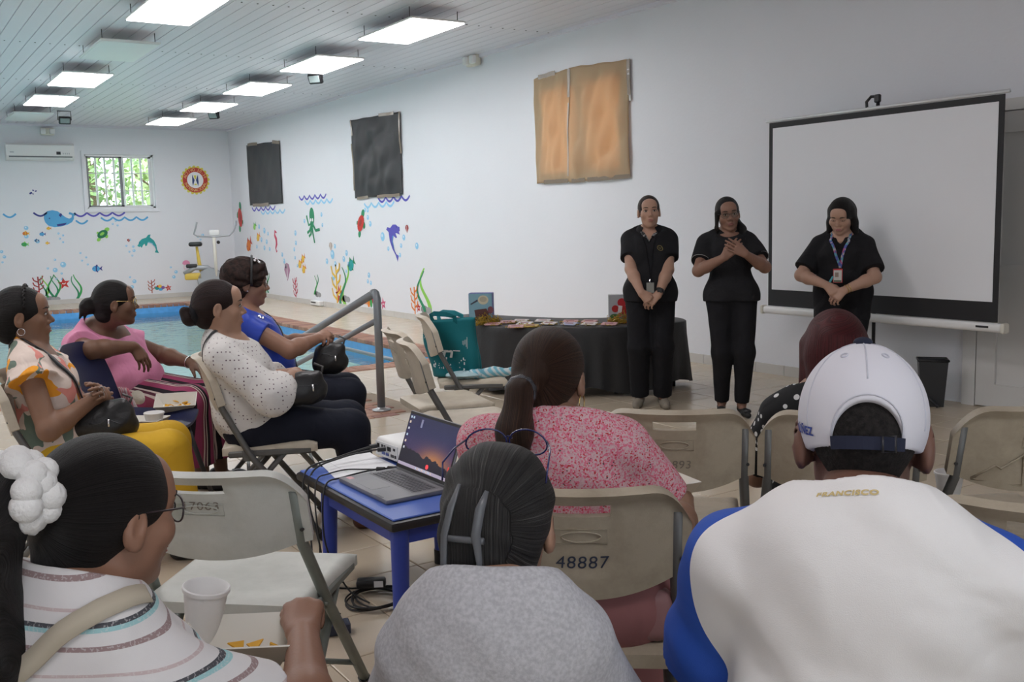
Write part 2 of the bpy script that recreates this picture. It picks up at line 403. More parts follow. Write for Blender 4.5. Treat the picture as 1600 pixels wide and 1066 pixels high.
# ceiling light panels
M_PANEL = mat('lit_diffuser', (1.0, 0.975, 0.985), 0.5, emit=PANEL_POWER)
M_PANEL_OFF = mat('unlit_diffuser', (0.80, 0.82, 0.82), 0.35)
def panel(x, y, on, label, group, spot):
    o = thing('light_panel', label, 'ceiling light', (x, y, CZ-0.13), 0, group)
    q = MB(); w, l = 0.575, 1.22
    q.rbox((0, 0, 0.014), (w+0.025, l+0.025, 0.022), 0.012, 2); q.build('frame', M_WHITE, o, 40)
    q = MB(); q.rbox((0, 0, 0.0), (w, l, 0.012), 0.02, 2); q.build('diffuser', M_PANEL if on else M_PANEL_OFF, o, 40)
    for sx in (-1, 1):
        for sy in (-1, 1):
            q = MB(); q.tube([(sx*w*0.46, sy*l*0.42, 0.02), (sx*w*0.46, sy*l*0.42, 0.131)], 0.004, 5); q.build('hanger', M_DARKMETAL, o)
    q = MB(); q.box((0, 0, 0.045), (0.09, 0.3, 0.04)); q.build('driver', M_WHITE, o)
    return o
rowB = ['glowing ceiling panel nearest the kraft paper, frontmost of the long row', 'glowing ceiling panel second in the long row beside the wall', 'middle glowing ceiling panel of the long row by the papered wall', 'glowing ceiling panel fourth in the long row toward the far wall', 'glowing ceiling panel last in the long row by the far corner']
rowA = ['glowing ceiling panel cut by the top edge of the photo', 'unlit grey ceiling panel between two glowing ones', 'glowing ceiling panel just beyond the unlit grey panel', 'glowing ceiling panel above the window, small and far', 'unlit ceiling panel nearest the air conditioner']
for k in range(5):
    y = 9.2+2.35*k
    panel(4.82, y, True, rowB[k], 'hanging ceiling panels', k)
    panel(2.49, y, k in (0, 2, 3), rowA[k], 'hanging ceiling panels', k)
OUTN = ['first', 'second', 'third', 'fourth', 'fifth', 'sixth', 'seventh', 'eighth', 'ninth', 'tenth']
for kk, (x, y) in enumerate([(0.16, 9.2), (0.16, 13.9), (0.16, 16.25), (-2.17, 9.2), (-2.17, 13.9), (-2.17, 11.55), (0.16, 4.5), (-2.17, 4.5), (0.16, -0.2), (2.49, 4.5)]):  # unseen panels, added to brighten the room and the near sitters
    panel(x, y, True, 'added glowing ceiling panel outside the photo frame, %s of the unseen ones' % OUTN[kk], 'added ceiling panels out of frame', 0)

# flood lights and emergency lights
def flood(px, py, z, label, az=0):
    c = at_z(px, py, z); o = thing('flood_light', label, 'flood light', c, az, 'black flood lights under the ceiling')
    q = MB(); q.rbox((0, 0, 0), (0.19, 0.06, 0.13), 0.015, 2, Matrix.Rotation(math.radians(25), 3, 'X')); q.build('housing', M_DARKMETAL, o, 40)
    q = MB(); q.rbox((0, -0.035, -0.012), (0.15, 0.012, 0.09), 0.008, 1, Matrix.Rotation(math.radians(25), 3, 'X')); q.build('glass', mat('lamp_glass', (0.28, 0.33, 0.33), 0.25), o, 40)
    q = MB(); q.tube([(-0.105, 0, 0), (-0.105, 0, CZ-z-0.005), (0.105, 0, CZ-z-0.005), (0.105, 0, 0)], 0.007, 6); q.build('bracket', M_DARKMETAL, o)
flood(101, 188, 3.30, 'small black flood light hanging over the air conditioner')
flood(493, 123, 3.28, 'small black flood light beneath the second panel of the long row', 0.9)
flood(334, 180, 3.33, 'small black flood light beneath the fourth panel of the long row', 0.9)
def emergency(loc, az, label):
    o = thing('emergency_light', label, 'emergency light', loc, az)
    q = MB(); q.rbox((0, 0, 0), (0.24, 0.09, 0.14), 0.02, 2); q.build('housing', M_OFFWHITE, o, 40)
    for s in (-1, 1):
        q = MB(); q.rbox((s*0.08, -0.06, 0.0), (0.09, 0.06, 0.10), 0.015, 2); q.build('lamp_head', M_WHITE, o, 40)
c = at_y(73, 206, FY); emergency((c[0], FY-0.05, c[2]), 0, 'ivory emergency light box above the air conditioner')
c = at_x(746, 95, WX); emergency((WX-0.06, c[1], c[2]), math.pi/2, 'ivory twin-head emergency light high on the long wall')

# air conditioner
a, b = at_y(6, 224, FY), at_y(114, 252, FY); aw, ah = b[0]-a[0], a[2]-b[2]
ac = thing('air_conditioner', 'white split air conditioner on the far wall left of the window', 'air conditioner', ((a[0]+b[0])/2, FY, (a[2]+b[2])/2))
q = MB(); prof = [(0, ah/2), (-0.17, ah/2), (-0.225, ah*0.38), (-0.23, -ah*0.25), (-0.19, -ah*0.42), (-0.12, -ah/2), (0, -ah/2)]
q.prism(prof, aw, lambda u, v, w: (w-aw/2, u, v)); q.build('housing', M_WHITE, ac, 25)
q = MB(); q.box((0, -0.222, -ah*0.30), (aw*0.93, 0.012, 0.022)); q.build('air_slot', mat('grey_slot', (0.12, 0.13, 0.14), 0.6), ac)
q = MB(); q.rbox((0, -0.205, -ah*0.385), (aw*0.92, 0.012, 0.05), 0.004, 1, Matrix.Rotation(-0.5, 3, 'X')); q.build('louver', M_WHITE, ac)
q = MB(); q.box((aw*0.26, -0.232, -ah*0.08), (0.075, 0.006, 0.055)); q.build('display', M_DARKMETAL, ac)
q = MB()
for k in range(4): q.box((aw*0.33+k*0.035, -0.231, -ah*0.1), (0.012, 0.004, 0.03))
q.build('indicator_marks', mat('grey_print', (0.4, 0.42, 0.45), 0.6), ac)
q = MB(); q.box((-aw*0.42, -0.2315, -ah*0.05), (0.07, 0.003, 0.016)); q.build('badge', mat('grey_print', (0.4, 0.42, 0.45), 0.6), ac)

# window in the far wall
win = structure(thing('window_1', 'white framed sliding window with bars in the far wall', None, (wx0, FY, wz0)))
ww, wh = wx1-wx0, wz1-wz0
q = MB()
for (x0, z0, x1, z1) in ((-0.06, -0.07, ww+0.06, 0.0), (-0.06, wh, ww+0.06, wh+0.06), (-0.06, 0, 0, wh), (ww, 0, ww+0.06, wh)): q.box2((x0, -0.03, z0), (x1, 0.0, z1))
q.build('window_frame', M_WALL, win)
q = MB()
for (x0, z0, x1, z1) in ((0, 0, ww, 0.035), (0, wh-0.035, ww, wh), (0, 0, 0.035, wh), (ww-0.035, 0, ww, wh)): q.box2((x0, 0.05, z0), (x1, 0.11, z1))
q.build('track', M_ALU, win)
for k, (x0, x1, y) in enumerate(((0.035, ww*0.54, 0.06), (ww*0.5, ww-0.035, 0.085))):
    q = MB()
    for (a0, z0, a1, z1) in ((x0, 0.035, x1, 0.065), (x0, wh-0.065, x1, wh-0.035), (x0, 0.035, x0+0.035, wh-0.035), (x1-0.05, 0.035, x1, wh-0.035)): q.box2((a0, y, z0), (a1, y+0.022, z1))
    sash = q.build('sash', mat('dark_aluminium', (0.20, 0.21, 0.22), 0.45, metal=0.4) if k == 0 else M_ALU, win)
    q = MB(); q.box2((x0+0.035, y+0.009, 0.065), (x1-0.05, y+0.013, wh-0.065))
    g = bpy.data.materials.get('window_glass')
    if not g:
        g = bpy.data.materials.new('window_glass'); g.use_nodes = True; N, L = nodes_of(g); N.remove(N['Principled BSDF'])
        tr = N.new('ShaderNodeBsdfTransparent'); tr.inputs[0].default_value = (0.94, 0.96, 0.95, 1); gl = N.new('ShaderNodeBsdfGlossy'); gl.inputs['Roughness'].default_value = 0.02
        mx = N.new('ShaderNodeMixShader'); mx.inputs[0].default_value = 0.05; L.new(tr.outputs[0], mx.inputs[1]); L.new(gl.outputs[0], mx.inputs[2]); L.new(mx.outputs[0], N['Material Output'].inputs['Surface'])
    q.build('pane', g, sash)
for k in range(8):
    x = 0.05+(ww-0.1)*k/7; q = MB(); q.tube([(x, 0.15, 0), (x, 0.15, wh)], 0.022, 6); q.build('bar', M_WHITE, win)
for z in (0.33*wh, 0.66*wh):
    q = MB(); q.box((ww/2, 0.15, z), (ww, 0.012, 0.018)); q.build('cross_bar', M_WHITE, win)

# trees outside the window
M_LEAF = [mat('leaf_%d' % k, c, 0.5, var=0.3, vscale=2) for k, c in enumerate([(0.36, 0.52, 0.20), (0.48, 0.60, 0.28), (0.26, 0.40, 0.18)])]
M_BARK = mat('bark', (0.16, 0.11, 0.07), 0.9, bump=0.4, bscale=20)
rt = random.Random(11)
for k, (x, y, h, r, lab) in enumerate([(3.6, 25.2, 4.6, 1.25, 'bright green tree seen through left half of the window'), (6.5, 25.4, 4.2, 1.25, 'pale green tree seen through right half of the window'), (5.4, 29.5, 5.2, 1.9, 'darker green tree farthest beyond the window')]):
    o = thing('tree', lab, 'tree', (x, y, 0), 0, 'trees beyond the window')
    q = MB(); q.tube([(0, 0, 0), (0.05, 0, h*0.4), (-0.1, 0, h*0.8)], [0.14, 0.1, 0.04], 8)
    for j in range(6):
        a = j*1.05; q.tube([(0, 0, h*(0.3+0.06*j)), (math.cos(a)*r*0.7, math.sin(a)*r*0.7, h*(0.45+0.07*j))], [0.05, 0.02], 5)
    q.build('trunk', M_BARK, o)
    q = MB()
    for j in range(1100):
        th, ph, rr = rt.uniform(0, 6.28), rt.uniform(-1, 1), r*rt.uniform(0.35, 1.0)
        c = Vector((math.cos(th)*math.sqrt(1-ph*ph)*rr, math.sin(th)*math.sqrt(1-ph*ph)*rr, h*0.62+ph*rr*1.25))
        s = rt.uniform(0.06, 0.16); a = Vector((rt.gauss(0, 1), rt.gauss(0, 1), rt.gauss(0, 1))).normalized(); b = a.cross(Vector((rt.gauss(0, 1), rt.gauss(0, 1), rt.gauss(0, 1)))).normalized()
        q.add([c-a*s, c+b*s*0.5, c+a*s, c-b*s*0.5], [(0, 1, 2, 3)])
    tag(q.build('foliage', M_LEAF[k], o), kind='stuff')
g = MB(); g.box2((-10, FY+0.2, -0.4), (20, 60, -0.3)); structure(g.build('trim_6', mat('grass_ground', (0.12, 0.2, 0.05), 0.9, var=0.3)))

# double door at the right end of the long wall
M_DOOR = mat('door_paint', (0.66, 0.65, 0.63), 0.5, var=0.05, vscale=2)
dtop = 2.06; dy1 = 4.06
fr = MB(); fr.box2((WX-0.05, dy1, 0), (WX, dy1+0.10, dtop+0.08)); fr.box2((WX-0.05, dy1-1.95, dtop), (WX, dy1, dtop+0.08)); fr.box2((WX-0.05, dy1-2.05, 0), (WX, dy1-1.95, dtop+0.08))
structure(fr.build('trim_7', M_DOOR))
for k in range(2):
    ya = dy1-0.01-0.97*k; dr = structure(thing('door_%d' % (k+1), 'white panelled door leaf at the right end of long wall', None, (WX-0.02, ya, 0.012)))
    q = MB(); q.box2((-0.012, -0.955, 0), (0.015, 0, dtop-0.02)); q.build('leaf', M_DOOR, dr)
    q = MB()
    for (y0, y1, z0, z1) in ((0, -0.14, 0, dtop-0.02), (-0.815, -0.955, 0, dtop-0.02), (-0.42, -0.535, 0, dtop-0.02), (-0.14, -0.815, 0, 0.16), (-0.14, -0.815, 0.88, 1.0), (-0.14, -0.815, dtop-0.16, dtop-0.02)): q.box2((-0.035, y1, z0), (-0.012, y0, z1))
    q.build('rail_and_stile', M_DOOR, dr)
    if k == 0:
        q = MB(); q.tube([(-0.035, -0.90, 1.0), (-0.08, -0.90, 1.0), (-0.085, -0.80, 1.0)], 0.009, 8); q.build('door_handle', M_STEEL, dr, True)

# paper sheets taped over the wall windows
def paper(name, label, pts, m, seed, amp, cat='paper sheet', curl=0.0):
    """pts: top-left, top-right, bottom-right, bottom-left (y, z) on the long wall"""
    rn = random.Random(seed); ph = [rn.uniform(0, 6.28) for _ in range(8)]
    def fn(u, v):
        (ay, az), (by, bz), (cy, cz), (dy, dz) = pts
        y = (ay*(1-u)+by*u)*(1-v)+(dy*(1-u)+cy*u)*v; z = (az*(1-u)+bz*u)*(1-v)+(dz*(1-u)+cz*u)*v
        e = 0.004*math.sin(9*v+ph[6])+0.003*math.sin(23*v+ph[7])
        if u in (0.0, 1.0): y += e
        if v in (0.0, 1.0): z += 0.004*math.sin(17*u+ph[5])
        ed = min(1, 6*min(u, 1-u))*min(1, 6*min(v, 1-v))
        w = amp*(0.55*abs(math.sin(4*u+3.2*v+ph[0]+0.8*math.sin(5*v+ph[3])))+0.3*math.sin(13*u-6*v+ph[1])+0.25*abs(math.sin(9*v+4*u+ph[2]))+0.12*math.sin(31*u+11*v+ph[4]))
        return (WX-0.012-0.004-max(0.0, w*(0.25+0.75*ed)), y, z), (-1, 0, 0)
    o = thing(name, label, cat, (0, 0, 0)); q = MB(); q.sheet(fn, 36, 44, 0.002); q.build('sheet', m, o, True)
    return o, fn
def tape_strip(o, fn, u0, v0, u1, v1, w=0.05, m=None):
    q = MB(); pts = []
    for k in range(7):
        t = k/6; p, n = fn(u0+(u1-u0)*t, v0+(v1-v0)*t); pts.append((p[0]-0.004, p[1], p[2]))
    q.ribbon(pts, (-1, 0, 0), w, 0.001); q.build('tape_strip', m or mat('brown_tape', (0.25, 0.20, 0.15), 0.25), o)
def yz(px, py): c = at_x(px, py, WX); return (c[1], c[2])
M_BLACKPAPER = mat('black_paper', (0.028, 0.029, 0.032), 0.55, bump=0.3, bscale=9)
M_GLINT = mat('clear_tape', (0.55, 0.53, 0.50), 0.15)
o, fn = paper('window_cover', 'black paper taped over the window nearest the far corner', [yz(386, 227), yz(438, 220), yz(443, 318), yz(392, 321)], M_BLACKPAPER, 2, 0.02)
for (a, b, c, d) in ((0.05, 0.0, 0.35, 0.0), (0.8, 0.0, 1.0, 0.03), (0.1, 1.0, 0.6, 1.0)): tape_strip(o, fn, a, b, c, d, 0.06)
o, fn = paper('window_cover', 'creased black paper taped over the middle window of the long wall', [yz(550, 188), yz(626, 175), yz(631, 304), yz(557, 310)], M_BLACKPAPER, 9, 0.06)
for (a, b, c, d) in ((0.0, 0.0, 0.03, 0.2), (1.0, 0.0, 1.0, 0.5), (0.0, 0.3, 0.0, 0.9), (0.6, 0.0, 0.9, 0.0), (0.05, 1.0, 0.3, 1.0), (0.5, 1.0, 0.95, 1.0)): tape_strip(o, fn, a, b, c, d, 0.045)
def kraft_material(name, tint):
    m = bpy.data.materials.new(name); m.use_nodes = True; N, L = nodes_of(m); N.remove(N['Principled BSDF'])
    d = N.new('ShaderNodeBsdfDiffuse'); d.inputs[0].default_value = (*tint, 1); t = N.new('ShaderNodeBsdfTranslucent'); t.inputs[0].default_value = (0.72, 0.42, 0.20, 1)
    tc = N.new('ShaderNodeTexCoord'); n = N.new('ShaderNodeTexNoise'); n.inputs['Scale'].default_value = 30
    L.new(tc.outputs['Object'], n.inputs['Vector']); bp = N.new('ShaderNodeBump'); bp.inputs['Strength'].default_value = 0.15; L.new(n.outputs['Fac'], bp.inputs['Height']); L.new(bp.outputs[0], d.inputs['Normal'])
    mx = N.new('ShaderNodeMixShader'); mx.inputs[0].default_value = 0.36; L.new(d.outputs[0], mx.inputs[1]); L.new(t.outputs[0], mx.inputs[2]); L.new(mx.outputs[0], N['Material Output'].inputs['Surface']); return m
KM = kraft_material('kraft_paper', (0.62, 0.50, 0.34))
o, fn = paper('window_cover', 'left sheet of brown kraft paper taped over the near window', [yz(836, 124), yz(893, 107), yz(892, 284), yz(841, 287)], KM, 5, 0.05)
tape_strip(o, fn, 0.15, 0.0, 0.6, 0.0, 0.05); tape_strip(o, fn, 0.97, 0.0, 0.97, 0.25, 0.05); tape_strip(o, fn, 0.97, 0.3, 0.97, 0.95, 0.018, M_GLINT); tape_strip(o, fn, 0.25, 0.99, 0.97, 0.99, 0.045)
o, fn = paper('window_cover', 'right sheet of brown kraft paper taped over the near window', [yz(890, 106), yz(984, 93), yz(987, 277), yz(892, 285)], KM, 6, 0.07)
tape_strip(o, fn, 0.05, 0.99, 0.28, 0.99, 0.045); tape_strip(o, fn, 0.32, 0.99, 1.0, 0.99, 0.045); tape_strip(o, fn, 1.0, 0.0, 1.0, 0.3, 0.05); tape_strip(o, fn, 1.0, 0.08, 1.02, 0.35, 0.03, M_GLINT)
wk = structure(thing('window_2', 'window opening hidden behind the kraft paper', None, (WX, KY0, KZ0)))
q = MB(); q.box2((0.08, (KY1-KY0)*0.36, 0), (0.14, (KY1-KY0)*0.36+0.30, KZ1-KZ0)); q.build('mullion', M_ALU, wk)
for k, (px, py) in enumerate([(1018, 148), (1012, 183), (1033, 157)]): pass
# ------------------------------------------------------------------ painted sea-life stickers on the walls
def pcol(c): return mat('print_%02x%02x%02x' % tuple(int(255*v) for v in c), c, 0.5)
def EL(cx, cy, rx, ry, rot=0.0, n=20):
    c, s = math.cos(rot), math.sin(rot)
    return [(cx+rx*math.cos(a)*c-ry*math.sin(a)*s, cy+rx*math.cos(a)*s+ry*math.sin(a)*c) for a in [2*math.pi*k/n for k in range(n)]]
def STAR(cx, cy, r, n=5, q=0.42, rot=math.pi/2):
    return [(cx+(r if k % 2 == 0 else r*q)*math.cos(rot+math.pi*k/n), cy+(r if k % 2 == 0 else r*q)*math.sin(rot+math.pi*k/n)) for k in range(2*n)]
def STROKE(pts, w):
    L, R = [], []; k = len(pts); ws = w if hasattr(w, '__len__') else [w]*k
    for i in range(k):
        a, b = pts[max(i-1, 0)], pts[min(i+1, k-1)]; dx, dy = b[0]-a[0], b[1]-a[1]; l = math.hypot(dx, dy) or 1
        nx, ny = -dy/l*ws[i]/2, dx/l*ws[i]/2; L.append((pts[i][0]+nx, pts[i][1]+ny)); R.append((pts[i][0]-nx, pts[i][1]-ny))
    return L+R[::-1]
def WAVY(x0, x1, amp, n, w, y=0.0):
    pts = [(x0+(x1-x0)*i/(n*8), y+amp*(0.5-abs(math.sin(math.pi*i/8)))) for i in range(n*8+1)]
    return STROKE(pts, w)
def decal(name, label, cat, wall, px, py, size, layers, rot=0.0, group='sea life stickers on the walls', flip=1):
    c = at_y(px, py, FY) if wall == 'F' else at_x(px, py, WX); cr, sr = math.cos(rot), math.sin(rot)
    q = MB(); cols = []
    for k, (poly, col) in enumerate(layers):
        if col not in cols: cols.append(col)
        def fn(u, v, w, k=k):
            u, v = flip*(u*cr-v*sr)*size, (u*sr+v*cr)*size
            if wall == 'F': return (u, -0.0012-w-0.0012*k, v)
            return (-0.0012-w-0.0012*k, -u, v)
        q.prism(poly, 0.001, fn, cols.index(col))
    o = q.build(name, [pcol(x) for x in cols], None, False, (c[0] if wall == 'F' else WX, FY if wall == 'F' else c[1], c[2]))
    return tag(o, label, cat, group)
NAVY, SKY, LBLUE, TEAL, GREEN, DGREEN, LGREEN = (0.03, 0.04, 0.25), (0.09, 0.40, 0.72), (0.30, 0.62, 0.85), (0.02, 0.36, 0.36), (0.04, 0.38, 0.09), (0.01, 0.18, 0.07), (0.28, 0.65, 0.10)
RED, ORANGE, YELLOW, PINK, PURPLE, GREY, WHT, DRED, SEA = (0.60, 0.04, 0.03), (0.80, 0.22, 0.02), (0.85, 0.55, 0.06), (0.75, 0.28, 0.45), (0.10, 0.09, 0.48), (0.28, 0.29, 0.30), (0.9, 0.9, 0.9), (0.35, 0.03, 0.03), (0.02, 0.27, 0.12)
def whale():
    body = [(-0.5, 0.0), (-0.48, 0.14), (-0.38, 0.24), (-0.22, 0.27), (-0.06, 0.23), (0.06, 0.12), (0.18, 0.02), (0.28, -0.02), (0.36, 0.02), (0.37, 0.10), (0.27, 0.13), (0.30, 0.20), (0.38, 0.17), (0.42, 0.14), (0.48, 0.19), (0.5, 0.10), (0.43, 0.06), (0.43, -0.03), (0.36, -0.14), (0.22, -0.22), (0.0, -0.28), (-0.2, -0.30), (-0.38, -0.24), (-0.47, -0.13)]
    return [(body, SKY), ([(-0.12, -0.20), (0.20, -0.16), (0.12, -0.24), (-0.1, -0.27)], NAVY), ([(-0.04, 0.10), (0.03, 0.17), (0.07, 0.12), (0.02, 0.03)], NAVY), (EL(-0.33, 0.0, 0.02, 0.02), NAVY)]
decal('whale_sticker', 'light blue whale sticker on the far wall below the air conditioner', 'wall sticker', 'F', 94, 341, 0.58, whale())
def dolphin(c, belly):
    b = [(-0.5, -0.05), (-0.44, 0.02), (-0.40, 0.14), (-0.26, 0.27), (-0.06, 0.33), (0.04, 0.46), (0.16, 0.48), (0.12, 0.34), (0.30, 0.18), (0.40, -0.05), (0.42, -0.26), (0.5, -0.44), (0.40, -0.42), (0.30, -0.40), (0.36, -0.28), (0.33, -0.10), (0.18, 0.04), (0.0, 0.08), (-0.05, -0.06), (-0.12, -0.08), (-0.15, 0.04), (-0.22, -0.02), (-0.30, -0.16), (-0.36, -0.08), (-0.40, -0.12)]
    return [(b, c), ([(-0.02, 0.09), (0.16, 0.05), (0.31, -0.09), (0.35, -0.2), (0.22, 0.05), (0.06, 0.12)], belly), (EL(-0.37, 0.08, 0.02, 0.03), NAVY)]
decal('dolphin_sticker', 'teal dolphin sticker on the far wall below the window', 'wall sticker', 'F', 231, 382, 0.42, dolphin(TEAL, LBLUE))
decal('dolphin_sticker', 'purple dolphin sticker on the long wall under the creased black paper', 'wall sticker', 'R', 617, 372, 0.62, [([(x*0.75, y) for x, y in p], c) for p, c in dolphin(PURPLE, SKY)], -0.9, flip=-1)
def turtle(shell, skin):
    return [(EL(0.30, 0.30, 0.17, 0.13, 0.5), skin), (EL(-0.25, -0.35, 0.14, 0.11, 0.8), skin), (EL(0.25, -0.15, 0.13, 0.10, 1.3), skin), (EL(-0.3, 0.1, 0.08, 0.05, 0.9), skin), (EL(0, 0, 0.36, 0.24, 0.55), shell), (EL(-0.02, 0.02, 0.16, 0.09, 0.55), skin if shell == DGREEN else DRED)]
decal('turtle_sticker', 'green turtle sticker on the far wall between whale and dolphin', 'wall sticker', 'F', 160, 366, 0.30, turtle(DGREEN, LGREEN))
decal('turtle_sticker', 'red shelled turtle sticker beside the far corner', 'wall sticker', 'R', 375.6, 340, 0.55, turtle(RED, SEA), 0.9, flip=-1)
decal('turtle_sticker', 'red shelled turtle sticker below the creased black paper', 'wall sticker', 'R', 564, 349, 0.42, turtle(RED, SEA), 0.25)
oct_ = [(EL(0, 0.25, 0.14, 0.25), SEA), (STROKE([(-0.05, 0.05), (-0.2, 0.0), (-0.28, 0.2), (-0.3, 0.28)], 0.07), SEA), (STROKE([(-0.03, 0.02), (-0.15, -0.15), (-0.3, -0.22)], 0.08), SEA), (STROKE([(0.0, 0.02), (0.02, -0.2), (0.1, -0.5)], 0.06), SEA), (STROKE([(0.04, 0.02), (0.2, -0.15), (0.42, -0.12)], 0.08), SEA), (STROKE([(-0.02, 0.0), (-0.08, -0.25), (-0.2, -0.32)], 0.07), SEA), (EL(-0.05, 0.15, 0.035, 0.05), WHT), (EL(0.06, 0.15, 0.035, 0.05), WHT)]
decal('octopus_sticker', 'green octopus sticker on the long wall between two black papers', 'wall sticker', 'R', 488, 352, 0.62, [([(x*1.3, y) for x, y in p], c) for p, c in oct_])
def fish(c, fin, stripe=None):
    l = [(EL(-0.05, 0, 0.34, 0.26), c), ([(0.22, 0.0), (0.5, 0.24), (0.42, 0.0), (0.5, -0.24)], fin), ([(-0.12, 0.22), (0.05, 0.40), (0.14, 0.20)], fin), ([(-0.05, -0.22), (0.08, -0.36), (0.12, -0.2)], fin), (EL(-0.24, 0.06, 0.035, 0.035), NAVY)]
    if stripe: l.insert(1, ([(-0.08, 0.24), (0.02, 0.25), (0.02, -0.25), (-0.08, -0.25)], stripe))
    return l
for (w, x, y, s, c, f, lab, st) in [('F', 40, 365, 0.14, ORANGE, YELLOW, 'orange fish sticker, largest of the small shoal left of the whale', YELLOW), ('F', 76, 357, 0.10, YELLOW, ORANGE, 'yellow fish sticker right beneath the whale head', None),
        ('F', 66, 366, 0.13, SKY, NAVY, 'blue fish sticker, upper of two below the whale', None), ('F', 57, 376, 0.10, SKY, NAVY, 'blue fish sticker, lower of two below the whale', None), ('F', 74, 380, 0.09, YELLOW, ORANGE, 'yellow fish sticker, lowest of the shoal below the whale', None),
        ('F', 38.5, 382, 0.15, GREEN, LGREEN, 'green star-shaped fish sticker at the left of the shoal', None), ('F', 151, 420, 0.22, SKY, NAVY, 'striped blue fish sticker above the seated woman in pink', NAVY),
        ('R', 389, 383, 0.42, ORANGE, RED, 'orange fish sticker on the long wall near the far corner', None), ('R', 403.6, 371, 0.26, YELLOW, ORANGE, 'small orange fish sticker right of the red fish by the corner', None), ('R', 398, 354, 0.22, LGREEN, GREEN, 'small green fish sticker below the far black paper', None),
        ('R', 473.6, 404.6, 0.24, YELLOW, ORANGE, 'top orange fish of the trio on the long wall', None), ('R', 469, 413, 0.24, YELLOW, ORANGE, 'left orange fish of the trio on the long wall', None), ('R', 475, 421, 0.24, YELLOW, ORANGE, 'bottom orange fish of the trio on the long wall', None),
        ('R', 549, 414, 0.34, TEAL, SEA, 'teal fish sticker on the long wall above the seaweed', None)]:
    decal('fish_sticker', lab, 'wall sticker', w, x, y, s, fish(c, f, st), 0.0 if w == 'F' else 0.5)
decal('seahorse_sticker', 'small red seahorse sticker on the long wall', 'wall sticker', 'R', 431, 378, 0.42, [(STROKE([(0.18, 0.42), (-0.05, 0.48), (-0.1, 0.3), (0.08, 0.12), (0.1, -0.1), (-0.05, -0.3), (0.05, -0.46), (0.15, -0.4)], [0.06, 0.14, 0.16, 0.22, 0.2, 0.12, 0.08, 0.05]), (0.62, 0.05, 0.12))])
for (w, x, y, s, c, lab) in [('F', 201, 376, 0.07, DRED, 'tiny brown shell sticker left of the teal dolphin'), ('R', 449, 425, 0.34, (0.45, 0.25, 0.38), 'mauve shell sticker on the long wall'), ('R', 517, 386, 0.16, (0.5, 0.4, 0.35), 'tiny beige shell sticker on the long wall'), ('R', 636, 358, 0.12, DRED, 'tiny brown shell sticker right of the purple dolphin')]:
    decal('shell_sticker', lab, 'wall sticker', w, x, y, s, [([(0, -0.5), (-0.45, 0.1), (-0.3, 0.42), (0, 0.5), (0.3, 0.42), (0.45, 0.1)], c), (STROKE([(0, -0.4), (0, 0.4)], 0.06), WHT)])
def star_sticker(w, x, y, s, c, lab): decal('starfish_sticker', lab, 'wall sticker', w, x, y, s, [(STAR(0, 0, 0.5), c), (STROKE([(-0.14, 0.02), (0, -0.05), (0.14, 0.02)], 0.06), WHT)], 0.15)
star_sticker('F', 100, 443, 0.24, RED, 'red starfish sticker between green seaweeds on the far wall')
star_sticker('F', 263, 450, 0.15, RED, 'small red starfish sticker at the bottom of the far wall')
star_sticker('R', 530.5, 460, 0.34, RED, 'red starfish sticker below the yellow coral on the long wall')
star_sticker('R', 599, 475, 0.20, (0.6, 0.08, 0.2), 'pink starfish sticker right of the handrail')
star_sticker('R', 654, 481, 0.15, RED, 'small red starfish sticker beside grey rocks near the chairs')
def coral(c):
    L = [(STROKE([(0, -0.5), (0.02, -0.1), (0, 0.5)], 0.07), c)]
    for k in range(3):
        z = -0.32+0.26*k
        L += [(STROKE([(0, z), (-0.20, z+0.1), (-0.26, z+0.26)], 0.06), c), (STROKE([(0, z+0.10), (0.20, z+0.20), (0.25, z+0.34)], 0.06), c)]
    return L
for (w, x, y, s, c, lab) in [('F', 60, 447, 0.36, DRED, 'dark red coral sticker behind the floral blouse woman'), ('F', 237, 448, 0.27, (0.45, 0.12, 0.08), 'brown coral sticker right of the seated woman in pink'), ('R', 462, 452, 0.42, (0.5, 0.04, 0.08), 'crimson coral sticker low on the long wall'), ('R', 526, 447, 0.72, YELLOW, 'yellow coral sticker low on the long wall'), ('R', 648, 471, 0.42, ORANGE, 'orange coral sticker low on the wall near the folding chairs')]:
    decal('coral_sticker', lab, 'wall sticker', w, x, y, s, coral(c))
def weed(c1, c2, ph=0.0):
    return [(STROKE([(0.11*math.sin(5*t+ph)+0.05, -0.5+t) for t in [k/14 for k in range(15)]], [0.09*(1-0.7*k/14) for k in range(15)]), c1), (STROKE([(0.10*math.sin(5*t+ph+0.9)-0.04, -0.5+t*0.94) for t in [k/14 for k in range(15)]], [0.07*(1-0.7*k/14) for k in range(15)]), c2)]
for (w, x, y, s, a, lab) in [('F', 69, 447, 0.40, LGREEN, 'leftmost pale green seaweed sticker on the far wall'), ('F', 78, 447, 0.44, SEA, 'dark green seaweed sticker over grey rock on the far wall'), ('F', 87, 447, 0.44, GREEN, 'green seaweed sticker left of the red starfish'), ('F', 119, 448, 0.48, GREEN, 'green seaweed sticker right of the red starfish'), ('F', 321, 428, 0.34, SEA, 'green seaweed sticker beside the exercise bike'),
        ('R', 418, 442, 0.40, SEA, 'green seaweed sticker behind the woman in blue'), ('R', 537.6, 445, 0.66, LGREEN, 'tall green seaweed sticker right of the yellow coral'), ('R', 661, 453, 0.62, LGREEN, 'tall green seaweed sticker above the folding chairs'), ('R', 494, 445, 0.36, SEA, 'small green plant sticker over a grey rock on the long wall')]:
    decal('seaweed_sticker', lab, 'wall sticker', w, x, y, s, [([(u*(1.2 if w == 'F' else 2.0), v) for u, v in p], c) for p, c in weed(a, SEA if a != SEA else GREEN, x)])
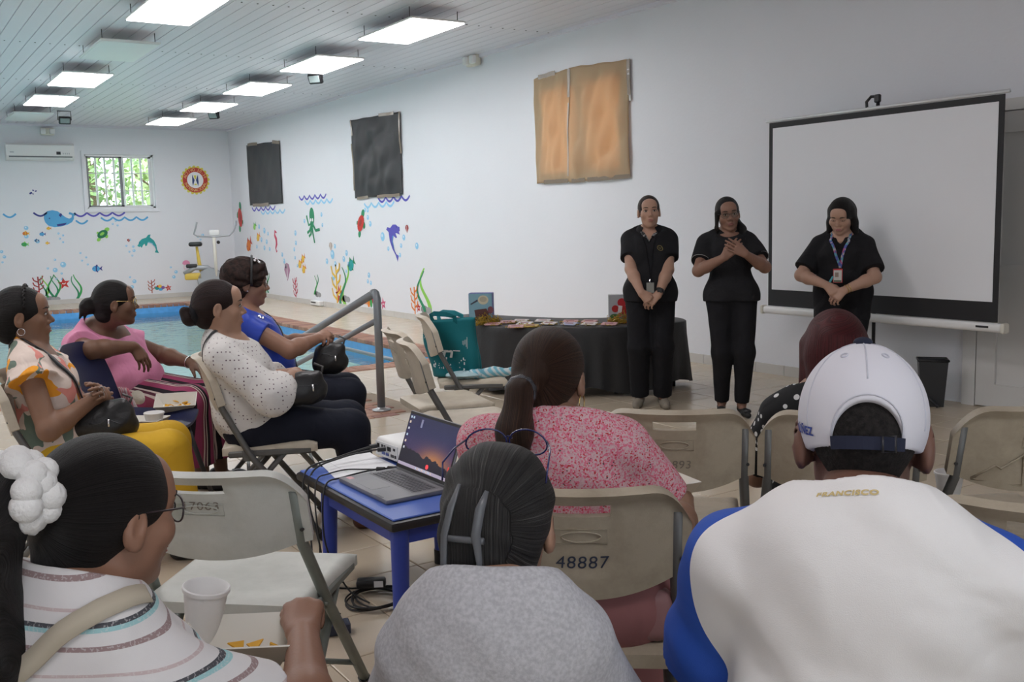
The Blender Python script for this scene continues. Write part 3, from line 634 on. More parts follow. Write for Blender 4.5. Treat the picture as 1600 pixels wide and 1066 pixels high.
for (w, x, y, s, lab) in [('F', 81, 467, 0.32, 'flat grey rock sticker under the seaweed on far wall'), ('R', 497, 460, 0.30, 'grey rock sticker under the small plant'), ('R', 541, 467, 0.34, 'grey rock sticker at the foot of the tall seaweed'), ('R', 666, 484, 0.34, 'grey rock sticker nearest the folding chairs')]:
    decal('rock_sticker', lab, 'wall sticker', w, x, y, s, [(EL(-0.15, 0, 0.33, 0.17), GREY), (EL(0.22, -0.02, 0.27, 0.14), (0.36, 0.37, 0.38))])
decal('jellyfish_sticker', 'pink jellyfish sticker on the far wall near the exercise bike', 'wall sticker', 'F', 291, 414, 0.20, [([(-0.4, 0.1), (-0.34, 0.34), (-0.1, 0.48), (0.15, 0.46), (0.36, 0.3), (0.4, 0.06), (0.1, 0.0), (-0.2, 0.0)], PINK), (STROKE([(-0.2, 0), (-0.25, -0.3), (-0.15, -0.48)], 0.08), (0.8, 0.55, 0.62)), (STROKE([(0.05, 0), (0.1, -0.25), (0.05, -0.48)], 0.08), (0.8, 0.55, 0.62)), (STROKE([(0.25, 0.02), (0.35, -0.2), (0.3, -0.4)], 0.08), (0.8, 0.55, 0.62))])
decal('shell_cluster_sticker', 'colourful cluster of shells sticker at the bottom of the far wall', 'wall sticker', 'F', 250, 450, 0.24, [(EL(-0.25, 0.0, 0.18, 0.16), TEAL), (EL(0, 0.14, 0.17, 0.14), YELLOW), (EL(0.05, -0.12, 0.18, 0.13), SKY), (EL(0.25, 0.02, 0.15, 0.14), (0.25, 0.12, 0.4)), (EL(-0.2, 0.15, 0.08, 0.08), RED)])
decal('reef_sticker', 'orange and red reef fish sticker behind the handrail', 'wall sticker', 'R', 578, 469, 0.46, [(EL(-0.1, 0, 0.13, 0.26), ORANGE), (EL(0.1, -0.05, 0.10, 0.2), GREEN), (EL(0.3, 0.08, 0.13, 0.2), (0.5, 0.03, 0.08)), (STAR(-0.32, -0.05, 0.17), ORANGE)])
decal('water_spray_sticker', 'navy droplets sticker above the whale on the far wall', 'wall sticker', 'F', 50.6, 300, 0.15, [(EL(-0.2, -0.15, 0.2, 0.12, 0.6), NAVY), (EL(0.1, 0.2, 0.12, 0.08, -0.6), NAVY), (EL(0.4, 0.1, 0.14, 0.08, 0.3), NAVY), (EL(0.05, -0.25, 0.1, 0.07, -0.5), NAVY)])
for (w, x, y, L, n, c, lab) in [('F', 156, 335, 0.95, 4, PURPLE, 'purple wave line sticker right of the whale'), ('F', 195, 342, 0.90, 4, SKY, 'light blue wave line sticker beneath the window'), ('F', 63, 335, 0.24, 1, NAVY, 'short navy wave sticker left of the whale'), ('F', 128, 347, 0.22, 1, SKY, 'short blue wave sticker below the whale tail'), ('F', 15, 337, 0.22, 1, SKY, 'short blue wave sticker at the left edge of the photo'),
        ('R', 411.6, 326, 1.35, 5, PURPLE, 'purple wave sticker below the far black paper'), ('R', 426, 331, 1.35, 5, LBLUE, 'light blue wave sticker below the far black paper'), ('R', 488, 308, 1.25, 5, PURPLE, 'purple wave sticker between the two black papers'), ('R', 497.6, 315, 1.25, 5, LBLUE, 'light blue wave sticker between the two black papers'), ('R', 615, 311, 1.05, 4, PURPLE, 'purple wave sticker below the creased black paper'), ('R', 592, 320, 1.05, 4, LBLUE, 'light blue wave sticker below the creased black paper')]:
    decal('wave_sticker', lab, 'wall sticker', w, x, y, 1.0, [(WAVY(-L/2, L/2, 0.065, n, 0.034), c)])
def bubbles(w, x, y, pts, lab, k=1.0):
    c = at_y(x, y, FY) if w == 'F' else at_x(x, y, WX); o = thing('bubble_sticker', lab, 'wall sticker', (c[0] if w == 'F' else WX, FY if w == 'F' else c[1], c[2]), 0, 'bubble stickers on the walls')
    for (dx, dy, r) in pts:
        q = MB()
        for j, (u0, v0, rr, mi) in enumerate(((dx, dy, r, 0), (dx-r*0.2, dy+r*0.25, r*0.35, 1))):
            q.prism(EL(u0, v0, rr, rr, 0, 12), 0.001, (lambda u, v, t_: (u, -0.0012-t_-0.001*j, v)) if w == 'F' else (lambda u, v, t_: (-0.0012-t_-0.001*j, -u, v)), mi)
        q.build('bubble', [pcol(LBLUE), pcol((0.7, 0.85, 0.95))], o)
bubbles('F', 41, 358, [(0, 0.02, 0.04), (-0.01, -0.14, 0.04), (0.18, -0.24, 0.04), (0.0, -0.3, 0.02)], 'blue bubbles sticker left of the whale')
bubbles('F', 92, 373, [(0, 0.1, 0.02), (0.08, 0.06, 0.02), (0.02, 0.0, 0.02), (0.07, -0.07, 0.02)], 'tiny bubbles sticker below the whale mouth')
bubbles('F', 181, 350, [(0, 0.06, 0.02), (-0.06, 0.0, 0.02), (0.03, -0.03, 0.02)], 'tiny bubbles sticker above the green turtle')
bubbles('F', 204, 384, [(0, 0.12, 0.018), (-0.08, 0.0, 0.02), (0.05, -0.02, 0.025), (0.06, -0.1, 0.03), (-0.03, -0.12, 0.02), (0.02, -0.2, 0.02)], 'bubbles sticker left of the teal dolphin')
bubbles('F', 135, 407, [(-0.1, 0.15, 0.02), (0.0, 0.06, 0.02), (-0.08, 0.0, 0.02), (0.02, -0.08, 0.02)], 'bubbles sticker above the striped blue fish')
bubbles('F', 90, 414, [(0.1, 0.0, 0.055), (-0.05, -0.1, 0.045), (-0.18, -0.06, 0.022), (-0.04, 0.1, 0.022), (0.06, -0.17, 0.022), (-0.04, -0.27, 0.022), (0.06, -0.28, 0.022)], 'large bubbles sticker above the red starfish')
bubbles('F', 275, 425, [(0, 0.0, 0.035), (-0.05, -0.1, 0.035), (-0.1, 0.1, 0.02)], 'bubbles sticker left of the pink jellyfish')
bubbles('F', 206, 440, [(0.05, 0.0, 0.04), (0.0, -0.11, 0.035), (-0.03, 0.09, 0.02)], 'bubbles sticker right of the pink woman head')
bubbles('F', 313, 370, [(0.05, 0.03, 0.03), (-0.05, 0.0, 0.02), (0, -0.06, 0.02), (-0.03, -0.13, 0.02)], 'bubbles sticker between the round emblem and the corner')
bubbles('F', 3, 400, [(0, 0.08, 0.03), (0.04, -0.02, 0.03), (0, -0.12, 0.02)], 'bubbles sticker at the left edge of the far wall')
bubbles('R', 411, 370, [(-0.2, 0.2, 0.05), (0.1, 0.12, 0.06), (0.3, 0.06, 0.04), (-0.1, -0.06, 0.05), (0.2, -0.1, 0.05), (-0.4, -0.2, 0.04), (0.05, -0.22, 0.05), (0.35, -0.24, 0.04)], 'bubbles sticker below the far black paper')
bubbles('R', 463, 390, [(0, 0.3, 0.05), (0, 0.12, 0.045), (-0.1, 0.0, 0.04), (-0.08, -0.15, 0.035), (0.02, -0.3, 0.03)], 'rising bubbles sticker left of the octopus')
bubbles('R', 443, 408, [(-0.05, 0.12, 0.045), (0.04, 0.0, 0.05), (0.12, -0.1, 0.04)], 'bubbles sticker above the mauve shell')
bubbles('R', 520, 407, [(0, 0.1, 0.08), (-0.25, -0.02, 0.05), (0.1, -0.06, 0.05), (0.0, -0.28, 0.06), (0.12, 0.24, 0.04)], 'bubbles sticker above the yellow coral')
bubbles('R', 542, 405, [(0.0, 0.1, 0.05), (-0.12, 0.0, 0.05), (0.05, -0.08, 0.04), (-0.05, -0.2, 0.03)], 'bubbles sticker left of the teal fish')
bubbles('R', 573, 338, [(-0.05, 0.1, 0.035), (0.05, 0.09, 0.035), (0.04, -0.02, 0.04), (0.12, -0.12, 0.045)], 'bubbles sticker above the red turtle')
bubbles('R', 598, 370, [(0, 0, 0.07), (0.18, -0.18, 0.035)], 'bubbles sticker left of the purple dolphin')
bubbles('R', 634, 382, [(-0.05, 0.1, 0.045), (0.35, -0.02, 0.05), (-0.15, -0.02, 0.035), (-0.2, -0.16, 0.035)], 'bubbles sticker right of the purple dolphin')
bubbles('R', 577, 440, [(0, 0.1, 0.045), (-0.05, 0.0, 0.035), (0.06, -0.02, 0.035)], 'bubbles sticker above the handrail top')
bubbles('R', 489, 345, [(-0.4, 0.0, 0.04), (0.4, 0.1, 0.04), (0.42, -0.08, 0.035)], 'bubbles sticker around the octopus')

# round emblem with gear edge and curved lettering
c = at_y(305, 281.5, FY); R0 = 0.27
em = thing('wall_emblem', 'round yellow and red gear emblem on the far wall right of window', 'emblem', (c[0], FY, c[2]))
gear = []
for k in range(60):
    a = 2*math.pi*k/60; r = R0*(1.12 if k % 3 == 0 else (1.10 if k % 3 == 1 else 0.98)); gear.append((r*math.cos(a), r*math.sin(a)))
def efn(k): return lambda u, v, w: (u, -0.002-w-0.0015*k, v)
YEL = (0.72, 0.66, 0.10)
q = MB(); q.prism(gear, 0.001, efn(0)); q.build('gear', pcol(YEL), em)
q = MB(); q.prism(EL(0, 0, R0*0.95, R0*0.95, 0, 40), 0.001, efn(1)); q.build('ring', pcol((0.55, 0.05, 0.04)), em)
q = MB(); q.prism(EL(0, 0, R0*0.62, R0*0.62, 0, 40), 0.001, efn(2)); q.build('disc', pcol(WHT), em)
q = MB(); s = R0
for sx in (-1, 1): q.prism([(sx*0.22*s, 0.42*s), (sx*0.05*s, 0.0), (sx*0.20*s, -0.46*s), (sx*0.24*s, -0.2*s)], 0.001, efn(3), 0)
q.prism([(-0.10*s, 0.36*s), (0.10*s, 0.36*s), (0.05*s, 0.08*s), (-0.05*s, 0.08*s)], 0.001, efn(3), 1); q.prism([(-0.10*s, -0.38*s), (0.10*s, -0.38*s), (0.08*s, -0.28*s), (-0.08*s, -0.28*s)], 0.001, efn(3), 1)
q.build('monogram', [pcol((0.03, 0.06, 0.20)), pcol(YEL)], em)
def arc_text(s, rad, a0, a1, flip):
    for k, ch in enumerate(s):
        if ch == ' ': continue
        a = a0+(a1-a0)*k/(len(s)-1); tilt = (a-math.pi/2) if not flip else (a+math.pi/2)
        ct, st = math.cos(tilt), math.sin(tilt)
        lettering('letter', ch, R0*0.30, lambda u, v, w: (rad*math.cos(a)+u*ct-v*st, -0.0062, rad*math.sin(a)+u*st+v*ct), pcol((0.85, 0.62, 0.25)), em, depth=0.0)
arc_text('ACTIVO 20-30', R0*0.785, math.radians(163), math.radians(17), False)
arc_text('INTERNACIONAL', R0*0.785, math.radians(197), math.radians(343), True)
# ------------------------------------------------------------------ folding chairs
def chair_plastic(name, col, dirt):
    m = bpy.data.materials.new(name); m.use_nodes = True; N, L = nodes_of(m); b = N['Principled BSDF']; b.inputs['Roughness'].default_value = 0.5
    tc = N.new('ShaderNodeTexCoord'); n = N.new('ShaderNodeTexNoise'); n.inputs['Scale'].default_value = 7; n.inputs['Detail'].default_value = 6; n.inputs['Roughness'].default_value = 0.7
    L.new(tc.outputs['Object'], n.inputs['Vector']); L.new(ramp(N, L, n.outputs['Fac'], [(0.35, dirt), (0.6, col)]), b.inputs['Base Color'])
    n2 = N.new('ShaderNodeTexNoise'); n2.inputs['Scale'].default_value = 350; L.new(tc.outputs['Object'], n2.inputs['Vector'])
    bp = N.new('ShaderNodeBump'); bp.inputs['Strength'].default_value = 0.12; bp.inputs['Distance'].default_value = 0.002; L.new(n2.outputs['Fac'], bp.inputs['Height']); L.new(bp.outputs[0], b.inputs['Normal']); return m
CP_CREAM = chair_plastic('cream_chair_plastic', (0.56, 0.50, 0.40), (0.47, 0.41, 0.32))
CP_TAN_SHADED = chair_plastic('stained_shaded_tan_plastic', (0.43, 0.37, 0.28), (0.34, 0.285, 0.21))  # brown stains, plus the shade on these backs put into the colour
CP_GREY = chair_plastic('pale_grey_chair_plastic', (0.56, 0.57, 0.53), (0.48, 0.495, 0.455))
FRAME = mat('chair_frame_paint', (0.13, 0.13, 0.125), 0.45, metal=0.3, var=0.2, vscale=15)
FRAME2 = mat('chair_frame_green_grey', (0.19, 0.21, 0.19), 0.5, metal=0.3, var=0.25, vscale=15)
def back_point(x, z):
    """rear surface of the backrest"""
    return Vector((x, -0.245-0.26*(z-0.62)+0.075*(x/0.235)**2-0.0, z))
def back_shape(u, v):
    x = (u-0.5)*0.465; a = abs(x)/0.2325
    zt = 0.838-0.085*max(0.0, (a-0.60)/0.40)**2.6; zb = 0.580+0.055*a**2.2
    return x, zb+(zt-zb)*v
def chair_meshes(pl, fr, tag_):
    out = {}
    q = MB(); NU, NV = 44, 26
    def fn(u, v):
        x, z = back_shape(u, v); p = back_point(x, z); n = Vector((-0.14*x/0.235*2, 1, 0.26)).normalized()
        rim = max(0.0, 1-min(1-v, min(u, 1-u)*2.0, 1)*9); rec = 0.0
        if abs(x) < 0.085 and v < 0.77: rec = 0.005*min(1, (0.085-abs(x))/0.012)*min(1, max(0, (v-0.20)/0.12))
        return p+n*(0.012+rec)-n*0.008*rim, n
    def th(u, v):
        rim = max(0.0, 1-min(1-v, min(u, 1-u)*2.0)*8); return 0.014+0.020*rim**0.6
    def hole(i, j):
        x = ((i+0.5)/NU-0.5)*0.465; v = (j+0.5)/NV; return abs(x) < 0.068 and 0.77 < v < 0.885
    q.sheet(fn, NU, NV, th, 0, hole); out['backrest'] = (q, pl, 50)
    q = MB(); c = back_point(0, 0.70)
    ring = [back_point(0.042*math.cos(a), 0.735+0.012*math.sin(a))+Vector((0, 0.0065, 0)) for a in [2*math.pi*k/28 for k in range(28)]]
    q.tube(ring, 0.0016, 5, closed=True); q.tube([back_point(sx*0.055, 0.735+sz*0.017)+Vector((0, 0.0065, 0)) for sx, sz in ((-1, -1), (1, -1), (1, 1), (-1, 1))], 0.0012, 4, closed=True)
    out['embossing'] = (q, pl, True)
    q = MB()
    def sf(u, v):
        x = (u-0.5)*0.43; y = -0.185+v*0.41; a = abs(u-0.5)*2; ed = max(0.0, 1-min(1-a, (1-v)*1.0, v)*7)
        return Vector((x*(1-0.06*(1-v)), y, 0.443-0.016*math.sin(math.pi*min(1, v*1.05))*(1-a*a)-0.020*ed**2)), Vector((0, 0, 1))
    q.sheet(sf, 24, 22, lambda u, v: 0.022+0.010*max(0, 1-min(u, 1-u, v, 1-v)*9)); out['seat'] = (q, pl, 60)
    for s in (-1, 1):
        x = s*0.205
        q = MB(); q.tube([back_point(x, 0.78)+Vector((0, 0.012, 0)), back_point(x, 0.62)+Vector((0, 0.012, 0)), (s*0.222, -0.06, 0.40), (s*0.222, 0.235, 0.012)], 0.0145, 10); out['post_%d' % s] = (q, fr, True)
        q = MB(); q.tube([(s*0.198, 0.09, 0.415), (s*0.200, -0.285, 0.012)], 0.0130, 10); out['rear_leg_%d' % s] = (q, fr, True)
        q = MB(); q.rbox((s*0.205, 0.02, 0.412), (0.022, 0.36, 0.028), 0.006, 1); out['seat_rail_%d' % s] = (q, fr, 40)
        q = MB(); q.rbox((s*0.214, -0.075, 0.405), (0.012, 0.05, 0.05), 0.005, 1); q.sphere((s*0.222, -0.075, 0.405), 0.008, 6); out['bracket_%d' % s] = (q, fr, 40)
        for k, (y, xx) in enumerate(((0.237, s*0.222), (-0.287, s*0.200))):
            q = MB(); q.tube([(xx, y, 0.0), (xx, y-0.022*(1 if k == 0 else -1), 0.035)], 0.0175, 10); out['foot_cap_%d_%d' % (s, k)] = (q, M_BLACK, 40)
    q = MB(); q.tube([(-0.222, 0.15, 0.115), (0.222, 0.15, 0.115)], 0.009, 8); out['front_stretcher'] = (q, fr, True)
    q = MB(); q.tube([(-0.199, -0.19, 0.115), (0.199, -0.19, 0.115)], 0.009, 8); out['rear_stretcher'] = (q, fr, True)
    for s in (-1, 1):
        q = MB(); q.tube([back_point(s*0.215, 0.665)+Vector((0, -0.010, 0)), back_point(s*0.215, 0.665)], 0.005, 8); out['rivet_%d' % s] = (q, M_BLACK, False)
    return out
PARTNAME = {'post': 'post', 'rear_leg': 'rear_leg', 'seat_rail': 'seat_rail', 'bracket': 'bracket', 'foot_cap': 'foot_cap', 'rivet': 'rivet'}
def make_chair(label, loc, az, pl, fr):
    o = thing('folding_chair', label, 'chair', loc, az, 'folding chairs')
    for key, (q, m, sm) in chair_meshes(pl, fr, 0).items():
        nm = key
        for p in PARTNAME:
            if key.startswith(p): nm = p
        q.build(nm, m, o, sm)
    return o
proto = {}
def chair(label, loc, az_deg, kind='cream', sc=1.0):
    az = math.radians(az_deg)
    if kind not in proto:
        proto[kind] = make_chair(label, (loc[0], loc[1], 0), az, {'cream': CP_CREAM, 'grey': CP_GREY, 'tan': CP_TAN_SHADED}[kind], FRAME2 if kind == 'grey' else FRAME); return proto[kind]
    o = copy_tree(proto[kind]); o.location = (loc[0], loc[1], 0); o.rotation_euler = (0, 0, -az); o['label'] = label; return o
M_MARKER = mat('marker_ink', (0.03, 0.04, 0.07), 0.6); M_FAINT = mat('faint_marker_ink', (0.22, 0.19, 0.16), 0.7)
def chair_text(o, s, x, z, size, m, shear=0.1):
    lettering('chair_number', s, size, lambda u, v, w: back_point(x+u, z+v)+Vector((0, 0.0082, 0)), m, o, depth=0.0, shear=shear, spacing=1.1)

def fwd(a): a = math.radians(a); return np.array([math.sin(a), math.cos(a), 0.0])
def rgt(a): a = math.radians(a); return np.array([math.cos(a), -math.sin(a), 0.0])
def by_back(px, py, depth, az): return at_d(px, py, depth)+fwd(az)*0.27
CH = {}
CH['k'] = chair('stained, shade-darkened tan folding chair numbered 48887 holding the woman in pink floral', by_back(908, 850, 2.08, 38), 38, 'tan')
CH['e'] = chair('empty stained, shade-darkened tan folding chair numbered 48893 near the capped man', by_back(1054, 738, 2.90, 42), 42, 'tan')
CH['n'] = chair('pale grey empty folding chair numbered 17063 beside the laptop table', (0.83, 2.67), 42, 'grey'); CH['n'].scale = (1.12, 1.0, 0.945)
CH['d'] = chair('cream folding chair under the woman in dotted white blouse', (1.478, 4.37), 112)
CH['b'] = chair('cream folding chair under the woman in royal blue', (1.84, 5.19), 108)
CH['6'] = chair('empty cream folding chair, nearest of two overlapping behind the laptop', (2.394, 4.15), 112)
CH['7'] = chair('empty cream folding chair, farther of two overlapping behind the laptop', (2.56, 4.66), 102)
CH['8'] = chair('cream folding chair holding the teal tote bag', (3.08, 5.27), 116)
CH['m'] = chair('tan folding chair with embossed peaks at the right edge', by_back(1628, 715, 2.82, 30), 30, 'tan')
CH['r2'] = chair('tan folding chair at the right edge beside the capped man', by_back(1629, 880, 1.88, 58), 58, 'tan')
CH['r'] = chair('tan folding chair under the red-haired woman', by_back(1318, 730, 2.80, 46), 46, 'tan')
CH['f'] = chair('cream folding chair under the woman in tropical blouse', (0.665, 4.41), 108)
CH['p'] = chair('cream folding chair under the woman in pink blouse', (1.20, 5.64), 134)
chair_text(CH['k'], '48887', 0, 0.672, 0.042, M_MARKER); chair_text(CH['e'], '48893', 0, 0.672, 0.036, M_FAINT)
chair_text(CH['n'], '17063', 0, 0.745, 0.034, M_FAINT); chair_text(CH['r2'], '48838', 0, 0.672, 0.04, M_FAINT)
# embossed peak outline on one chair
q = MB()
for k in range(2):
    pk = [(-0.17, 0.62), (-0.115, 0.665), (-0.10, 0.655), (-0.045, 0.70), (-0.035, 0.60), (-0.17, 0.62)] if k == 0 else [(0.02, 0.60), (0.02, 0.70), (0.10, 0.69), (0.11, 0.61), (0.02, 0.60)]
    q.tube([back_point(x, z)+Vector((0, 0.004, 0)) for x, z in pk], 0.004, 5)
q.build('embossed_peaks', CP_TAN_SHADED, CH['m'], True)

# navy plastic chair between the two seated women, seat used as a tray
NC = np.array([1.05, 5.0, 0]); nav = thing('navy_chair', 'navy blue plastic chair holding snacks between two seated women', 'chair', NC, math.radians(127))
M_NAVY = mat('navy_plastic', (0.012, 0.016, 0.055), 0.35, bump=0.08, bscale=200)
q = MB(); q.sheet(lambda u, v: (Vector(((u-0.5)*0.46*(1-0.10*(2*v-1)**2), -0.22+0.44*v, 0.45+0.05*(2*u-1)**4-0.012*math.sin(math.pi*v)-0.02*max(0, v-0.85)/0.15)), Vector((0, 0, 1))), 20, 18, 0.014); q.build('seat', M_NAVY, nav, 60)
q = MB(); q.sheet(lambda u, v: (Vector(((u-0.5)*0.46*(1-0.35*max(0, v-0.4)**2), -0.235-0.09*v+0.05*(2*u-1)**2, 0.50+0.36*v-0.07*(2*u-1)**4*v)), Vector((0, 1, 0.2)).normalized()), 20, 16, 0.014); q.build('backrest', M_NAVY, nav, 60)
for sx in (-1, 1):
    q = MB(); q.tube([(sx*0.16, 0.17, 0.43), (sx*0.22, 0.27, 0.0)], 0.013, 8); q.build('leg', M_STEEL if sx > 0 else M_BLACK, nav, True)
    q = MB(); q.tube([(sx*0.16, -0.17, 0.43), (sx*0.22, -0.27, 0.0)], 0.013, 8); q.build('leg', M_BLACK, nav, True)
q = MB(); q.tube([(-0.2, -0.3, 0.72), (-0.17, -0.22, 0.46), (-0.16, 0.0, 0.43), (0.16, 0.0, 0.43), (0.17, -0.22, 0.46), (0.2, -0.3, 0.72)], 0.011, 8); q.build('under_frame', M_BLACK, nav, True)

# ------------------------------------------------------------------ laptop table
LT = (1.645, 3.27, 0.43); M_BLUE = mat('blue_table_plastic', (0.03, 0.06, 0.36), 0.45, var=0.1); M_BLUETOP = mat('blue_table_top', (0.06, 0.13, 0.48), 0.4)
t = thing('small_table', 'low blue plastic table with black rim under the laptop', 'table', (LT[0], LT[1], 0))
q = MB(); q.rbox((0, 0, 0.413), (0.58, 0.86, 0.034), 0.012, 2); q.build('rim', M_BLACK, t, 40)
q = MB(); q.rbox((0, 0, 0.4335), (0.55, 0.83, 0.008), 0.003, 1); q.build('table_top', M_BLUETOP, t)
q = MB()
for a, b, c2, d in ((-0.24, -0.39, 0.24, -0.37), (-0.24, 0.22, 0.24, 0.24), (-0.25, -0.38, -0.23, 0.23), (0.23, -0.38, 0.25, 0.23)): q.box2((a, b, 0.34), (c2, d, 0.398))
q.build('apron', M_BLUE, t)
for sx in (-1, 1):
    for ly in (-0.385, 0.225):
        q = MB(); q.tube([(sx*0.235, ly*0.98, 0.40), (sx*0.245, ly, 0.05)], [0.032, 0.026], 14); lg = q.build('leg', M_BLUE, t, 40)
        q = MB(); q.tube([(sx*0.245, ly, 0.06), (sx*0.246, ly, 0.0)], [0.030, 0.030], 14); q.build('foot_cap', M_BLACK, lg, 40)
TZ = 0.4375
# laptop
lc = np.array([1.545, 3.22, TZ]); laz = math.radians(89)
def screen_material():
    m = bpy.data.materials.new('laptop_screen'); m.use_nodes = True; N, L = nodes_of(m); b = N['Principled BSDF']
    tc = N.new('ShaderNodeTexCoord'); sp = N.new('ShaderNodeSeparateXYZ'); L.new(tc.outputs['Object'], sp.inputs[0])
    x, z = sp.outputs[0], sp.outputs[2]      # x -0.16..0.16, z 0..0.20 on the panel
    nz = N.new('ShaderNodeTexNoise'); nz.noise_dimensions = '1D'; nz.inputs['Scale'].default_value = 22; nz.inputs['Detail'].default_value = 4; L.new(x, nz.inputs['W'])
    ridge = math_node(N, L, 'MULTIPLY_ADD', nz.outputs['Fac'], 0.055, 0.028)
    ridge = math_node(N, L, 'SUBTRACT', ridge, math_node(N, L, 'MULTIPLY', x, 0.10))
    land = math_node(N, L, 'LESS_THAN', z, ridge)
    sky = ramp(N, L, math_node(N, L, 'MULTIPLY', z, 5.0), [(0.12, (0.22, 0.10, 0.12)), (0.35, (0.08, 0.05, 0.16)), (0.7, (0.03, 0.03, 0.13)), (1.0, (0.022, 0.025, 0.10))])
    dx = math_node(N, L, 'MULTIPLY', math_node(N, L, 'SUBTRACT', x, 0.055), 12.0); dz = math_node(N, L, 'MULTIPLY', math_node(N, L, 'SUBTRACT', z, 0.045), 26.0)
    g = math_node(N, L, 'POWER', 2.718, math_node(N, L, 'MULTIPLY', math_node(N, L, 'ADD', math_node(N, L, 'MULTIPLY', dx, dx), math_node(N, L, 'MULTIPLY', dz, dz)), -1.0))
    mx = N.new('ShaderNodeMix'); mx.data_type = 'RGBA'; L.new(g, mx.inputs[0]); L.new(sky, mx.inputs[6]); mx.inputs[7].default_value = (0.75, 0.30, 0.10, 1)
    m2 = N.new('ShaderNodeMix'); m2.data_type = 'RGBA'; L.new(land, m2.inputs[0]); L.new(mx.outputs[2], m2.inputs[6]); m2.inputs[7].default_value = (0.020, 0.016, 0.035, 1)
    L.new(m2.outputs[2], b.inputs['Emission Color']); b.inputs['Emission Strength'].default_value = 0.38; b.inputs['Base Color'].default_value = (0.01, 0.01, 0.012, 1); b.inputs['Roughness'].default_value = 0.25
    return m
lp = thing('laptop', 'open grey laptop showing a mountain sunset wallpaper', 'laptop', (lc[0], lc[1], TZ), laz); lp.scale = (1.12, 1.0, 1.0)
M_LAPTOP = mat('laptop_grey', (0.22, 0.22, 0.235), 0.45, metal=0.4); M_KEY = mat('laptop_keys', (0.06, 0.06, 0.07), 0.5)
q = MB(); q.rbox((0, 0, 0.009), (0.355, 0.245, 0.018), 0.006, 2); base = q.build('base', M_LAPTOP, lp, 40)
km = MB(); km.rbox((0, 0, 0), (0.0165, 0.0145, 0.003), 0.0012, 1); km = km.mesh('key'); km.materials.append(M_KEY)
for r in range(5):
    for k in range(15): link('key', km, base, (-0.137+k*0.0196, 0.085-r*0.0185, 0.0185))
q = MB(); q.box((0, 0.048, 0.0178), (0.312, 0.108, 0.001)); q.build('keyboard_well', mat('keyboard_well', (0.13, 0.13, 0.14), 0.5), base)
q = MB(); q.box((-0.02, -0.065, 0.0182), (0.115, 0.072, 0.0006)); q.build('touchpad', mat('touchpad_grey', (0.19, 0.19, 0.2), 0.4), base)
q = MB(); q.box((-0.145, -0.09, 0.0182), (0.032, 0.022, 0.0006)); q.build('sticker', mat('pink_sticker', (0.65, 0.35, 0.38), 0.5), base)
q = MB(); q.box((0.12, -0.118, 0.0182), (0.045, 0.012, 0.0006)); q.build('palm_badge', M_KEY, base)
lid_m = Matrix.Rotation(math.radians(-22), 4, 'X')
lid = link('lid', None, lp); q = MB(); q.rbox((0, 0.004, 0.118), (0.355, 0.008, 0.232), 0.004, 2); me = q.mesh('lid'); me.materials.append(M_LAPTOP); lid.data = None
bpy.data.objects.remove(lid); lid = link('lid', me, lp, (0, 0.118, 0.016)); lid.rotation_euler = (math.radians(-20), 0, 0)
q = MB(); q.box((0, -0.0004, 0.120), (0.347, 0.001, 0.222)); q.build('bezel', M_BLACK, lid)
q = MB(); q.box((0, 0, 0.098), (0.334, 0.001, 0.200)); sc = q.build('screen', screen_material(), lid, False, (0, -0.0016, 0.023))
sc.data.transform(Matrix.Translation((0, 0, 0.0)))
q = MB(); q.box((0, 0, 0), (0.334, 0.0006, 0.012)); q.build('taskbar', mat('taskbar_glow', (0.30, 0.26, 0.34), 0.4, emit=0.6), lid, False, (0, -0.0024, 0.028))
for k in range(11):
    q = MB(); q.box((0, 0, 0), (0.006, 0.0006, 0.006)); q.build('taskbar_icon', mat('icon_%d' % (k % 3), [(0.4, 0.5, 0.6), (0.6, 0.5, 0.4), (0.5, 0.5, 0.55)][k % 3], 0.4, emit=0.4), lid, False, (-0.04+k*0.010, -0.003, 0.028))
for k, (x, z) in enumerate([(-0.155, 0.21), (-0.155, 0.19), (-0.155, 0.165), (-0.155, 0.14), (-0.155, 0.115), (-0.155, 0.09), (-0.138, 0.21)]):
    q = MB(); q.box((0, 0, 0), (0.009, 0.0006, 0.009)); q.build('desktop_icon', mat('icon_%d' % (k % 3), (0.5, 0.5, 0.55), 0.4, emit=0.4), lid, False, (x, -0.003, z))
q = MB(); q.box((0, 0, 0), (0.012, 0.0006, 0.032)); q.build('desktop_note', mat('icon_dim', (0.16, 0.16, 0.25), 0.4, emit=0.5), lid, False, (-0.075, -0.003, 0.195))
q = MB(); q.box((0, 0, 0), (0.006, 0.0006, 0.030)); q.build('red_badge', mat('red_print_glow', (0.6, 0.04, 0.03), 0.4, emit=0.5), lid, False, (0.158, -0.003, 0.06))
q = MB(); q.lathe([(0.009, -0.0004), (0.009, 0.0004)], 14, (0, 0, 0), 0, Matrix.Rotation(math.pi/2, 3, 'X')); q.build('red_moon', mat('red_moon_glow', (0.7, 0.05, 0.06), 0.4, emit=0.7), lid, False, (0.028, -0.003, 0.047))
q = MB(); q.tube([(-0.16, 0.12, 0.014), (0.16, 0.12, 0.014)], 0.008, 8); q.build('hinge', M_KEY, lp, True)

